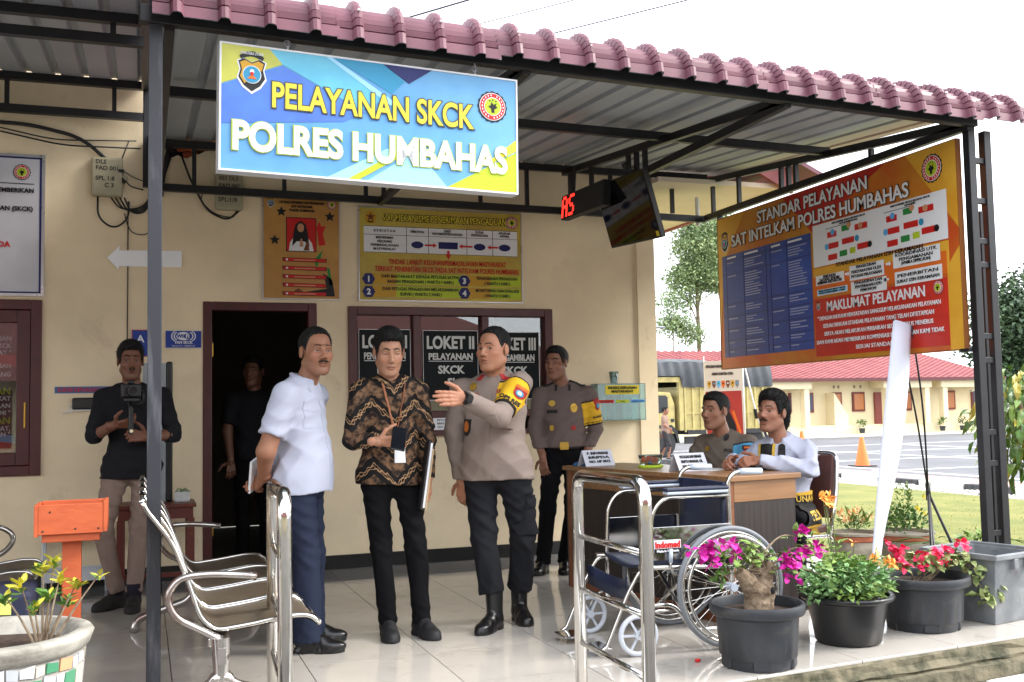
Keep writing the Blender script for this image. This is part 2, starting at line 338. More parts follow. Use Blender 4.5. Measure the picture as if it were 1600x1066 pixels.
# ------------------------------------------------------------------ the police office: wall, door, windows, eave
WY = 8.03
def office():
    root = thing('police_office', 'cream plastered office with maroon door and counter window behind the terrace', 'building', (1, 8.1, 0))
    T = lambda b, n, m, p=root, **k: (lambda o: (setattr(o, 'matrix_parent_inverse', Matrix.Translation(-root.location)) if p is root else None, o)[1])(b.build(n, m, p, **k))
    b = B(); X0, X1, Z1 = -10.5, 4.13, 3.95
    for x0, x1, z0, z1 in ((X0, -2.0, 0, Z1), (-2.0, -.67, 0, .79), (-2.0, -.67, 2.02, Z1), (-.67, .42, 0, 3.06), (-.67, .10, 3.06, 3.25), (-.67, .42, 3.25, Z1), (.42, 1.26, 2.03, 3.06), (.60, 1.26, 3.06, 3.25), (.42, 1.26, 3.25, Z1),
                           (1.26, 1.50, 0, Z1), (1.50, 3.20, 0, .99), (1.50, 3.20, 2.01, Z1), (3.20, X1-.13, 0, Z1)):
        b.bx(x0, x1, WY, WY+.16, z0, z1)
    T(b, 'wall', m_wall)
    # broken plaster around the hole, with two bricks showing
    jag = [(.10, 3.25), (.10, 3.06), (.60, 3.06), (.60, 3.25), (.565, 3.245), (.55, 3.215), (.51, 3.205), (.49, 3.17), (.44, 3.165), (.40, 3.14), (.35, 3.125), (.31, 3.10), (.27, 3.105), (.24, 3.12), (.20, 3.10), (.16, 3.13), (.13, 3.25)]
    bb = B(); bb.prism(jag, WY-.003, WY+.05, lambda u, v, d: (u, d, v)); T(bb, 'broken_plaster', m_wall)
    bb = B(); bb.prism([(.12, 3.26), (.12, 3.10), (.55, 3.09), (.58, 3.26)], WY+.075, WY+.1, lambda u, v, d: (u, d, v)); T(bb, 'recess_shade_panel', m_dark)  # dark panel behind the hole, its shade put into the colour
    for i, (x, z) in enumerate(((.30, 3.185), (.425, 3.2), (.33, 3.13))):
        q = B().bx(-.055, .055, 0, .07, -.022, .022).build('brick', m_brick, root, bevel=.006); q.matrix_parent_inverse = Matrix.Translation(-root.location); q.location = (x, WY+.02, z); q.rotation_euler = (0, R(rnd.uniform(-5, 5)), R(rnd.uniform(-8, 8)))
    b = B()
    for x0, x1 in ((X0, .40), (1.28, X1-.16)): b.bx(x0, x1, WY-.012, WY, 0, .105)
    T(b, 'skirting', m_skirt)
    # corner pilaster, return wall, eave soffit and fascia
    b = B().bx(3.99, 4.16, WY-.02, WY+.4, 0, 3.3); b.bx(3.98, 4.16, WY+.4, 16, 0, 3.95); T(b, 'pilaster', m_wall)
    b = B().bx(4.02, 5.2, WY-.4, 26, 3.05, 3.09); T(b, 'soffit', M('pale_soffit', (212, 200, 182), .7, var=.06, vs=2))
    b = B(); b.add([(4.4, WY-.47, 3.42), (5.28, WY-.47, 3.0), (5.28, WY-.47, 3.2), (4.4, WY-.47, 3.62), (4.4, WY-.43, 3.42), (5.28, WY-.43, 3.0), (5.28, WY-.43, 3.2), (4.4, WY-.43, 3.62)], [(0, 1, 2, 3), (7, 6, 5, 4), (0, 4, 5, 1), (1, 5, 6, 2), (2, 6, 7, 3), (3, 7, 4, 0)]); b.bx(5.2, 5.24, WY-.42, 26, 3.03, 3.2); T(b, 'fascia', M('maroon_fascia', (128, 62, 62), .5, var=.15, vs=3))
    b = B(); b.add([(4.6, WY-.6, 3.57), (5.5, WY-.6, 3.16), (5.5, 26, 3.16), (4.6, 26, 3.57), (4.6, WY-.6, 3.53), (5.5, WY-.6, 3.12), (5.5, 26, 3.12), (4.6, 26, 3.53)], [(0, 1, 2, 3), (7, 6, 5, 4), (0, 4, 5, 1), (1, 5, 6, 2), (2, 6, 7, 3), (3, 7, 4, 0)]); T(b, 'roof', m_pink)
    b = B().tube([(4.55, WY-.1, 3.0), (4.55, WY-.1, 2.75)], .02, 8); T(b, 'downpipe', M('white_pipe', (214, 214, 210), .4))
    # door frame and open dark room behind
    b = B(); b.bx(.42, .485, WY-.012, WY+.1, 0, 2.03); b.bx(1.195, 1.26, WY-.012, WY+.1, 0, 2.03); b.bx(.485, 1.195, WY-.012, WY+.1, 1.965, 2.03); T(b, 'door_frame', m_wood, bevel=.006)
    b = B()
    for z in (.3, 1.62): b.tube([(.488, WY+.01, z), (.488, WY+.01, z+.1)], .008, 8)
    T(b, 'hinge', M('brass', (190, 150, 70), .35, metal=1))
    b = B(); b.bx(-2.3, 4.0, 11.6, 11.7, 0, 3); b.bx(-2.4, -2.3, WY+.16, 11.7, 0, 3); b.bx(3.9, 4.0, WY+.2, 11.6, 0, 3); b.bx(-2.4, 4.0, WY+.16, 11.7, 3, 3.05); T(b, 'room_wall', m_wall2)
    b = B().bx(-2.3, 3.9, WY, 11.6, -.06, -.005); T(b, 'room_floor', m_tileg)
    b = B(); b.bx(-.2, -.12, 8.6, 9.6, 0, 2.1);  T(b, 'room_cabinet', M('dark_cabinet', (58, 50, 48), .5))
    # counter window
    fr = B(); y0, y1 = WY-.03, WY+.09
    fr.bx(1.50, 1.57, y0, y1, .99, 2.01); fr.bx(3.13, 3.20, y0, y1, .99, 2.01); fr.bx(1.57, 3.13, y0, y1, 1.945, 2.01); fr.bx(1.57, 3.13, y0-.015, y1, .99, 1.035); fr.bx(1.57, 3.13, y0+.01, y1-.02, 1.13, 1.185)
    for x in (2.045, 2.615): fr.bx(x-.03, x+.03, y0+.005, y1-.01, 1.185, 1.945)
    fo = T(fr, 'window_frame', m_wood, bevel=.005)
    for x0, x1 in ((1.572, 2.013), (2.077, 2.583), (2.647, 3.128)):
        B().bx(x0, x1, WY+.028, WY+.034, 1.187, 1.943).build('pane', m_glass, fo)
    # left window with printed glass
    fr = B(); fr.bx(-2.0, -1.93, y0, y1, .79, 2.02); fr.bx(-.74, -.67, y0, y1, .79, 2.02); fr.bx(-1.93, -.74, y0, y1, 1.95, 2.02); fr.bx(-1.93, -.74, y0, y1, .79, .86)
    fr.bx(-1.93, -1.84, y0+.015, y1-.02, .862, 1.948); fr.bx(-.83, -.742, y0+.015, y1-.02, .862, 1.948); fr.bx(-1.84, -.83, y0+.015, y1-.02, 1.86, 1.948); fr.bx(-1.84, -.83, y0+.015, y1-.02, .862, .95)
    fo = T(fr, 'window_frame', m_wood, bevel=.005); B().bx(-1.838, -.832, WY+.02, WY+.026, .952, 1.858).build('pane', m_glass, fo)
    B().bx(-.78, -.768, WY-.03, WY-.014, 1.12, 1.3).build('window_handle', M('brass', (190, 150, 70), .35, metal=1), fo, bevel=.003)
office()
# ------------------------------------------------------------------ canopy: frame, roof sheets
FY = lambda x: 4.44+.076*(x-.05)                       # front beam line
def CW(x, t, z): return (x, FY(x)+t*(7.93-FY(x)), z)    # t 0 at the front beam, 1 at the wall
ZF, ZB = 2.83, 3.17
def truss_bar(b, a, c, w_=.045, h_=.06): b.bar(CW(*a), CW(*c), w_, h_)
def canopy():
    root = thing('terrace_canopy', 'pink metal tile canopy on black steel trusses over the terrace front', 'canopy', (2.3, 6, 2.9))
    inv = Matrix.Translation(-root.location)
    def P(b, n, m, **k):
        o = b.build(n, m, root, **k); o.matrix_parent_inverse = inv; return o
    rz = lambda t: ZF+.0+(ZB-ZF)*t
    rf = lambda t: ZF+.14+(ZB+.05-ZF-.14)*t
    b = B(); truss_bar(b, (-.02, 0, ZF), (4.62, 0, ZF), .05, .075); P(b, 'front_beam', m_steelblk, bevel=.004)
    for t in (.44, .985):
        b = B(); truss_bar(b, (.1, t, rz(t)), (4.62, t, rz(t)), .04, .055); P(b, 'purlin', m_steelblk)
    b = B(); truss_bar(b, (.1, .985, 2.84), (4.6, .985, 2.80), .04, .055)
    for x in (.35, 1.0, 1.62, 2.55, 2.95, 3.7, 4.28): truss_bar(b, (x, .985, 2.84), (x, .985, rz(.985)), .03, .03)
    P(b, 'wall_truss', m_steelblk)
    for x in (.1, 1.72, 3.26, 4.58):
        b = B(); truss_bar(b, (x, 0, ZF-.012), (x, .97, rz(.97)-.04), .04, .05); truss_bar(b, (x, 0, ZF-.03), (x, .97, 2.80), .04, .05)
        for t in (.28, .55, .58, .61, .80, .93) if x != 3.26 else (.52, .56, .60, .80, .93):
            truss_bar(b, (x, t, ZF-.02+(2.80-ZF)*t), (x, t, rz(t)-.05), .03, .03)
        P(b, 'truss', m_steelblk)
    # posts
    b = B().bar((.045, 4.46, -.01), (.045, 4.46, ZF+.25), .055, .055); b.bx(-.02, .11, 4.395, 4.525, -.002, .01); P(b, 'post', m_postpaint, bevel=.003)
    b = B()
    xx, yy = 4.60, 4.82
    for dy in (0, .10): b.bar((xx, yy+dy*.2, 0), (xx, yy+dy*.2, 2.86), .05, .05) if dy == 0 else b.bar((xx+.118, yy, 0), (xx+.118, yy, 2.78), .05, .05)
    b.bar((xx+.059, yy, .02), (xx+.059, yy, 2.3), .022, .022)
    for z in (.25, .42, .82, 1.0, 1.42, 1.56, 1.98, 2.12, 2.36, 2.6): b.bar((xx, yy, z), (xx+.118, yy, z), .03, .035)
    P(b, 'lattice_column', m_steelblk, bevel=.003)
    # roof sheets: humps every .185 m, curved down over the front beam, in strips of four humps
    pitch = .188; per = 4; x0 = .03
    def prof(u):       # height of the rib at u in 0..1 of a pitch
        a = abs(u-.5)
        return 0 if a > .14 else .036*(1-(a/.14)**4)
    # path along the slope: (distance forward (negative = front), z, normal angle)
    path = [(1.0+.02, 0)]+[(1-k/10, 0) for k in range(11)]
    rad = .155
    for i in range(7):
        xs = []
        k0 = i*per
        us = [0, .3, .355, .365, .38, .42, .5, .58, .62, .635, .645, .7]
        for k in range(per if i < 6 else 2):
            for u in us: xs.append((x0+(k0+k+u)*pitch, prof(u)))
        xs.append((xs[-1][0]+.36*pitch, 0))
        lift = rnd.uniform(-.003, .003); drop = rnd.uniform(-6, 4)
        rows = []
        for j in range(9): t = 1.03-j*(1.03-.02)/8; rows.append(('flat', t, 0))
        for j in range(7):
            for q, st in ((0, .012), (.04, .012), (.70, .004), (.74, -.012), (.96, -.012)): rows.append(('arc', (82+drop)*(j+q)/7, st))
        rows.append(('arc', 82+drop, .012)); rows.append(('tail', .02, .012)); rows.append(('tail', .05, .012))
        for off, nm, m in ((0, 'roof_sheet', m_pink), (-.006, 'sheet_underside', m_zinc)):
            vs = []
            for kind, a, st in rows:
                for x, h in xs:
                    if kind == 'flat':
                        p = CW(x, a, rf(a)+h+off+lift)
                    else:
                        ang = R(a if kind == 'arc' else 82+drop); rr = rad+(h+off+st); q = CW(x, .02, 0); p = (x, q[1]-rr*math.sin(ang)*1.15, rf(.02)-rad+rr*math.cos(ang)+lift)
                        if kind == 'tail': p = (p[0], p[1]-a*math.cos(R(80)), p[2]-a*math.sin(R(80)))
                    vs.append(p)
            n = len(xs); fs = [(r_*n+c, r_*n+c+1, (r_+1)*n+c+1, (r_+1)*n+c) for r_ in range(len(rows)-1) for c in range(n-1)]
            bb = B().add(vs, fs); o = P(bb, nm, m, normals=False)
        bb = B()
        for x, h in xs[6::24]: q = CW(x, .02, 0); bb.ball((x, q[1]-(rad+.05)*math.sin(R(60))*1.15-.004, rf(.02)-rad+(rad+.042)*math.cos(R(60))), .008, 6, 4)
        P(bb, 'roof_screw', M('screw_head', (200, 190, 190), .4, metal=.6))['kind'] = 'stuff'
canopy()
def left_canopy():
    root = thing('side_canopy', 'higher grey metal canopy on black trusses at the far left above the window', 'canopy', (-1.4, 6, 3.3)); inv = Matrix.Translation(-root.location)
    def P(b, n, m, **k):
        o = b.build(n, m, root, **k); o.matrix_parent_inverse = inv; return o
    for y, zt, zb in ((6.0, 3.37, 3.25), (7.9, 3.58, 3.35), (4.5, 3.2, 3.08)):
        b = B(); b.bar((-10, y, zt), (.0, y, zt), .05, .055); b.bar((-10, y, zb), (.0, y, zb), .05, .055)
        for x in ((-2.2, -1.6, -.9, -.2) if y > 7 else (-2.4, -1.3, -.16)): b.bar((x, y, zb), (x, y, zt), .03, .03)
        P(b, 'truss', m_steelblk)
    b = B().bar((.02, 7.9, 2.84), (.02, 7.9, 3.6), .05, .05); b.bar((.01, 4.6, 3.2), (.01, 7.9, 3.58), .05, .06); P(b, 'end_beam', m_steelblk)
    xs = []
    for k in range(53):
        for u, h in ((0, 0), (.62, 0), (.7, .035), (.86, .035), (.94, 0)): xs.append((-10.04+(k+u)*.19, h))
    n = len(xs)
    for off, nm, m in ((0, 'roof_sheet', m_pink), (-.005, 'sheet_underside', m_zinc)):
        vs = [(x, y, 3.075+.11*(y-4.2)+.135+h+off) for y in (2.9, 8.02) for x, h in xs]  # unseen stretch added far left and forward to keep sky light off the wall
        P(B().add(vs, [(c, c+1, n+c+1, n+c) for c in range(n-1)]), nm, m, normals=False)
left_canopy()
# ------------------------------------------------------------------ signs and boards
m_alu = M('aluminium_trim', (190, 192, 196), .35, metal=.7, rv=.1)
def panel(root, w_, h_, m, frame=None, fw=.012, t=.02, name='panel'):
    B().bx(0, w_, 0, h_, -t, 0).build(name, m, root, bevel=.0015)
    if frame:
        b = B(); b.bx(-fw, 0, -fw, h_+fw, -t-.004, .004); b.bx(w_, w_+fw, -fw, h_+fw, -t-.004, .004); b.bx(0, w_, -fw, 0, -t-.004, .004); b.bx(0, w_, h_, h_+fw, -t-.004, .004); b.build('frame', frame, root)
def hang_sign():
    w_, h_ = 1.345, .53
    r = sign_root('hanging_sign', 'blue and lime hanging sign reading PELAYANAN SKCK under the pink canopy edge', 'sign', (.30, 4.42, 2.205), rz=4.35); r.rotation_euler[1] = R(.6)
    g1 = M('sign_blue_print', (74, 138, 196), .4, c2=(116, 176, 214), vs=1.1, spec=.4, lo=.35, hi=.65)
    panel(r, w_, h_, g1, M('white_sign_edge', (214, 216, 220), .4), .008, .07)
    p = P2(); mats = PC+[M('sign_mid_blue', (58, 98, 190), .35, c2=(70, 128, 206), vs=2), M('sign_turquoise', (70, 160, 196), .35, c2=(96, 184, 208), vs=2), M('sign_olive', (168, 172, 60), .35, c2=(196, 196, 70), vs=3)]
    p.poly([(0, h_), (0, .36), (.255, .47), (.20, h_)], 18, .0005); p.poly([(0, .355), (0, .19), (.52, .25), (.62, .30), (.255, .465)], 16, .0005)
    p.poly([(.20, h_), (.255, .47), (.60, .31), (.73, .38), (.44, h_)], 17, .0005); p.poly([(.44, h_), (.47, h_), (.76, .36), (.735, .345)], PAL, .0018)
    p.poly([(.70, h_), (.93, h_), (.82, .455)], NVY, .0018); p.poly([(.47, h_), (.70, h_), (.80, .46), (.74, .40)], TEA, .0005)
    p.poly([(.45, 0), (.72, .15), (.80, .15), (.55, 0)], PAL, .0005); p.poly([(.54, 0), (.79, .155), (.84, .155), (.59, 0)], LIM, .0018)
    p.poly([(1.0, 0), (w_, .19), (w_, 0)], LIM, .0005); p.poly([(1.16, .10), (w_, .25), (w_, .195)], YEL, .0005); p.poly([(.63, 0), (1.0, 0), (.86, .155)], PAL, .0005)
    shield(p, .125, .415, .155); roundel(p, 1.225, .395, .07)
    p.build('print', mats, r)
    k = PC[BLK]
    text(r, 'SUMATERA UTARA', .125, .494, .012, PC[WHT], .095, z=.006)
    for m, z, bo in ((M('dark_outline', (60, 62, 66), .4), .0042, .085), (PC[YEL], .0066, .03)): text(r, 'PELAYANAN SKCK', .665, .282, .106, m, .92+(.014 if bo > .05 else 0), bold=bo, z=z)
    for m, z, bo in ((PC[LIM], .0042, .085), (PC[WHT], .0066, .052)): text(r, 'POLRES HUMBAHAS', .67, .088, .116, m, 1.25+(.012 if m is PC[LIM] else 0), bold=bo, z=z)
    for x in (.28, 1.15):
        b = B(); b.tube(fillet([(x, h_+.005, -.03), (x+.006, h_+.05, -.03), (x-.006, h_+.09, -.025), (x, h_+.15, -.03)], .02), .0035, 6); b.tube(arc((x, h_+.045), .014, 0, 330, 10, 'xy', -.03), .003, 6); b.build('wire_hook', m_alu, r)
hang_sign()
def standard_board():
    w_, h_ = 2.73, 1.25
    r = sign_root('service_board', 'large orange and blue service standards board hung between canopy and lattice column', 'sign board', (4.555, 7.61, 1.49), rz=-90)
    base = M('board_orange', (192, 76, 30), .38, c2=(196, 138, 40), vs=.9, lo=.4, hi=.6); panel(r, w_, h_, base, M('board_edge', (140, 84, 40), .5), .006, .028)
    p = P2(); mats = PC+[M('board_deep_red', (178, 38, 30), .4, c2=(200, 50, 36), vs=2), M('board_blue', (34, 62, 140), .4, c2=(44, 82, 170), vs=1), M('board_gold', (210, 150, 40), .4, c2=(226, 176, 60), vs=1.5), M('board_line', (20, 32, 80), .4), M('board_text_line', (150, 160, 190), .5)]
    p.poly([(0, h_), (0, .25), (.1, .9), (.42, h_)], 18); p.poly([(.95, h_), (1.3, .93), (2.1, h_)], 16); p.poly([(2.3, h_), (2.73, .72), (2.73, h_)], 18); p.poly([(2.62, 0), (2.62, .5), (2.73, .62), (2.73, 0)], 18)
    p.rect(.06, .09, 1.28, .93, 17, .002); p.rect(1.30, .03, 2.62, .44, 16, .002); p.rect(1.30, .46, 2.62, .60, ORG, .002); p.rect(1.30, .5, 2.64, .66, 18, .0008); p.rect(1.31, .67, 2.64, .972, WHT, .002)
    ys = [.88, .77, .52, .42, .32, .225, .15]
    for y in ys: p.rect(.06, y, 1.28, y+.005, 19, .0034)
    for x in (.12, .38, .70, .76, .98): p.rect(x, .09, x+.005, .93, 19, .0034)
    rr = random.Random(3)
    tops = [.93]+ys
    for c0, c1 in ((.14, .33), (.40, .68), (.78, .95), (1.0, 1.25)):
        for i, y in enumerate(ys):
            lo = ys[i+1] if i+1 < len(ys) else .09
            n = 1 if c0 in (.14, .78) else max(1, int((y-lo)/.022)-1)
            for k in range(n): p.rect(c0, y-.022-.02*k, c0+(c1-c0)*rr.uniform(.35, .95), y-.014-.02*k, 20, .0034)
        p.rect(c0, .898, c0+(c1-c0)*.7, .912, WHT, .0034)
    for ox in (1.44, 2.06):                      # two flow charts
        oy = .678
        for x, y, w2, m in ((.04, .02, .1, RED), (.17, .03, .08, GRN), (.28, .035, .06, LIM), (.36, .05, .12, RED), (.05, .1, .11, RED), (.20, .11, .13, RED), (.04, .18, .1, RED), (.2, .2, .08, GRN), (.34, .185, .13, RED)):
            p.rect(ox+x, oy+y, ox+x+w2, oy+y+.04, m, .0034)
        for x, y, m in ((.03, .12, SKY), (.36, .13, TEA), (.28, .235, SKN), (.10, .215, SKY), (.49, .07, BLK), (.40, .21, SKN)): p.disc(ox+x, oy+y, .022, m, .0048, 12)
        p.rect(ox+.02, oy+.245, ox+.27, oy+.25, GRY, .0034)
    for x, y, w2, h2 in ((1.33, .555, .32, .07), (1.71, .545, .35, .10), (2.15, .57, .42, .10), (2.16, .455, .42, .09), (1.72, .445, .36, .09)): p.rect(x, y-.02, x+w2, y+h2-.02, WHT, .0048)
    p.rect(1.34, .462, 1.68, .505, WHT, .0048); p.rect(1.345, .467, 1.675, .5, PAL, .006)
    for x, y, s_ in ((1.66, .58, 1), (2.08, .59, 1), (2.10, .49, -1)): p.poly([(x, y-.008), (x+.03*s_, y-.008), (x+.03*s_, y-.018), (x+.05*s_, y), (x+.03*s_, y+.018), (x+.03*s_, y+.008), (x, y+.008)][::s_], WHT, .0048)
    shield(p, .11, 1.04, .15); roundel(p, 2.53, 1.12, .085); shield(p, 1.345, .39, .055, .004); roundel(p, 2.54, .385, .042, .004)
    p.build('print', mats, r)
    for s_, x, y, h, wd in (('STANDAR PELAYANAN', 1.27, 1.10, .088, 1.32), ('SAT INTELKAM POLRES HUMBAHAS', 1.27, .966, .09, 2.1)):
        for m, z, bo in ((PC[BLK], .005, .085), (PC[WHT], .0076, .03)): text(r, s_, x, y+(.02 if y > 1 else .025), h, m, wd+(.012 if bo > .05 else 0), bold=bo, z=z)
    tx = lambda s_, x, y, h, wd, m=PC[BLK], bo=.018: text(r, s_, x, y, h, m, wd, bold=bo, z=.009)
    tx('STANDAR PELAYANAN IZIN KERAMAIAN', 2.0, .645, .026, .86, PC[BLK])
    for s_, x, y, wd in (('PEMOHON', 1.49, .582, .14), ('DATANG SENDIRI', 1.49, .561, .22), ('MEMBAWA PERSYARATAN', 1.49, .541, .27), ('PENGECEKAN', 1.885, .602, .2), ('PERSYARATAN OLEH', 1.885, .572, .3), ('PETUGAS PELAYANAN', 1.885, .542, .31),
                         ('KOORDINASI UTK', 2.36, .622, .37), ('PENGAMANAN', 2.36, .592, .3), ('(APABILA DIPERLUKAN)', 2.36, .566, .26), ('PENERBITAN', 2.37, .488, .36), ('SURAT IZIN KERAMAIAN', 2.37, .452, .38), ('PENGARSIPAN DAN', 1.9, .495, .28), ('PENYERAHAN KPD', 1.9, .467, .27), ('PEMOHON', 1.9, .44, .16), ('TIDAK DIPUNGUT BIAYA / GRATIS', 1.51, .488, .3), ('WAKTU PENYELESAIAN : 3 HARI', 1.51, .472, .29)):
        tx(s_, x, y, .012 if 'WAKTU' in s_ or 'TIDAK' in s_ else .02 if y < .54 or wd > .1 else .016, wd)
    tx('MAKLUMAT PELAYANAN', 1.94, .345, .066, .98, PC[WHT], .03)
    for i, s_ in enumerate(('" DENGAN INI KAMI MENYATAKAN SANGGUP MELAKSANAKAN PELAYANAN', 'SESUAI DENGAN STANDAR PELAYANAN YANG TELAH DITETAPKAN', 'SERTA AKAN MELAKUKAN PERBAIKAN SECARA TERUS MENERUS', 'DAN KAMI AKAN MEMBERIKAN KOMPENSASI BILA LAYANAN KAMI TIDAK', 'SESUAI STANDAR "')):
        tx(s_, 1.95, .285-.056*i, .027, (1.22, 1.1, 1.08, 1.26, .4)[i], PC[WHT])
    tx('MEKANISME PENGURUSAN SKCK', 1.72, .948, .012, .36); tx('OFFLINE/MANUAL', 1.72, .931, .012, .2); tx('MEKANISME PENGURUSAN SKCK', 2.33, .948, .012, .36); tx('ONLINE', 2.33, .931, .012, .1)
    b = B(); b.bx(w_-.02, w_+.05, -.02, .0, -.02, .02); b.bx(-.02, .0, h_-.3, h_+.06, -.05, -.01)
    b.build('bracket', m_steelblk, r)
standard_board()
def sop_poster():
    w_, h_ = 1.345, .73
    r = sign_root('complaint_poster', 'gold poster headed SOP MEKANISME PENERIMAAN PENGADUAN above the counter window', 'poster', (1.592, WY-.022, 2.062)); panel(r, w_, h_, M('poster_gold', (176, 150, 66), .45, c2=(206, 186, 70), vs=1.5), m_alu, .008, .018)
    p = P2(); p.rect(.035, .375, 1.31, .585, WHT)
    for x in (.375, .555, .875, 1.095): p.rect(x, .375, x+.004, .585, BLK, .0024)
    for y in (.375, .515, .582): p.rect(.035, y, 1.31, y+.003, BLK, .0024)
    for x in (.465, .985, 1.2): p.disc(x, .445, .05, NVY, .0024, 20, .028)
    p.rect(.64, .42, .80, .475, NVY, .0024)
    for x0, x1, s_ in ((.525, .625, 1), (.925, .81, -1), (1.145, 1.05, -1)): p.poly([(x0, .438), (x1-.03*s_, .438), (x1-.03*s_, .426), (x1, .445), (x1-.03*s_, .464), (x1-.03*s_, .452), (x0, .452)][::s_], RED, .0026)
    p.poly([(.71, .405), (.71, .375), (.697, .375), (.72, .335), (.743, .375), (.73, .375), (.73, .405)], RED, .004)
    for x, y in ((.07, .165), (.07, .065), (.85, .165), (.85, .065)):
        p.rect(x, y-.04, x+(.76 if x < .5 else .48), y+.045, GLD, .0024); p.rect(x+.22, y-.04, x+(.76 if x < .5 else .48), y+.045, LIM, .0028)
        p.poly([(x+.052*math.cos(R(60*k)), y+.05*math.sin(R(60*k))) for k in range(6)], NVY, .004)
    roundel(p, 1.265, .655, .05); p.disc(.09, .655, .045, GLD, .0024); p.star(.09, .655, .04, BRN, .0038); p.rect(.06, .605, .12, .622, GLD, .0024)
    p.build('print', PC, r)
    tx = lambda s_, x, y, h, wd, m=PC[BLK], bo=.018, z=.006: text(r, s_, x, y, h, m, wd, bold=bo, z=z)
    for m, z, bo in ((PC[BLK], .005, .11), (PC[YEL], .0074, .012)): tx('SOP MEKANISME PENERIMAAN PENGADUAN', .70, .63, .052, 1.03, m, bo, z)
    for s_, x, y, wd in (('K E G I A T A N', .2, .54, .17), ('PEMOHON', .465, .54, .11), ('LOKET', .715, .555, .06), ('INFORMASI/PENGADUAN', .715, .53, .25), ('KOTAK', .985, .555, .07), ('PENGADUAN', .985, .53, .14), ('APLIKASI', 1.2, .555, .1), ('HP/WA', 1.2, .53, .08), ('MENERIMA', .2, .485, .14), ('KELUHAN/', .2, .455, .12), ('PERMASALAHAN', .2, .425, .22), ('MASYARAKAT', .2, .395, .18)): tx(s_, x, y, .019, wd)
    tx('TINDAK LANJUT KELUHAN/PERMASALAHAN MASYARAKAT', .72, .285, .04, .98, PC[RED]); tx('TERKAIT PENERBITAN SKCK PADA SAT INTELKAM POLRES HUMBAHAS', .72, .228, .04, 1.2, PC[RED])
    for i, (x, y) in enumerate(((.07, .165), (.07, .065), (.85, .165), (.85, .065))): tx(str(i+1), x, y-.022, .044, None, PC[WHT], .05, .008)
    for s_, x, y, wd in (('DARI MASYARAKAT KEPADA PETUGAS SATPAS', .49, .178, .64), ('BAGIAN PENGADUAN ( WAKTU 1 HARI )', .49, .137, .54), ('DARI PETUGAS PENGADUAN MELAKSANAKAN', .49, .078, .62), ('SURVEI ( WAKTU 2 HARI )', .49, .037, .34), ('PENANGANAN PENGADUAN', 1.13, .178, .35), ('( WAKTU 2 HARI )', 1.13, .137, .22), ('MONITORING DAN EVALUASI', 1.13, .078, .37), ('( WAKTU 2 HARI )', 1.13, .037, .22)): tx(s_, x, y, .024, wd, bo=.03)
sop_poster()
def info_poster():
    w_, h_ = .575, .79
    r = sign_root('information_poster', 'tan poster with a red portrait and red bars beside the gold complaint poster', 'poster', (.858, WY-.022, 2.062)); panel(r, w_, h_, M('poster_tan', (176, 124, 58), .45, c2=(196, 148, 76), vs=2), m_alu, .007, .016)
    p = P2(); p.rect(.17, .36, .40, .625, BLK); p.rect(.176, .366, .394, .619, RED, .0024)
    p.poly([(.19, .366), (.2, .43), (.23, .475), (.33, .475), (.365, .43), (.378, .366)], WHT, .0038); p.poly([(.215, .40), (.225, .50), (.24, .57), (.28, .60), (.32, .57), (.335, .50), (.345, .40), (.31, .44), (.25, .44)], BLK, .0052); p.disc(.28, .545, .026, SKN, .0066, 14, .034)
    p.poly([(.27, .40), (.30, .40), (.29, .46), (.28, .46)], SKN, .0066); p.poly([(.30, .37), (.345, .37), (.335, .46)], BRN, .0062)
    for x, y in ((.135, .665), (.505, .64), (.085, .445)): p.star(x, y, .042, BLK, .0024, .45); 
    for i in range(5): y = .28-.065*i; p.poly([(.145, y+.004), (.475, y), (.48, y+.03), (.14, y+.034)], BLK, .0024); p.poly([(.15, y+.008), (.47, y+.004), (.472, y+.027), (.15, y+.03)], RED, .0038); p.disc(.175, y+.018, .008, WHT, .0052, 8); p.rect(.23, y+.012, .39, y+.02, SKN, .0052)
    for pts, m in (([(.40, .55), (.42, .60), (.44, .56), (.47, .57), (.45, .50), (.47, .42), (.42, .41)], RED), ([(.38, .30), (.45, .38), (.43, .31), (.40, .24)], GRN), ([(.45, .2), (.52, .15), (.54, .02), (.28, .02), (.30, .05), (.48, .08)], BLK), ([(.48, .24), (.50, .24), (.52, .11), (.5, .1)], GRN), ([(.22, .05), (.26, .08), (.3, .05), (.26, .02)], BRN)): p.poly(pts, m, .0012)
    shield(p, .055, .735, .075, .002); roundel(p, .52, .735, .035); p.build('print', PC, r)
    for s_, y, wd in (('LAYANAN INFORMASI DAN PENGADUAN', .73, .34), ('SAT INTELKAM', .7, .16), ('POLRES HUMBAHAS', .67, .19)): text(r, s_, .29, y, .018, PC[BLK], wd, bold=.05, z=.006)
info_poster()
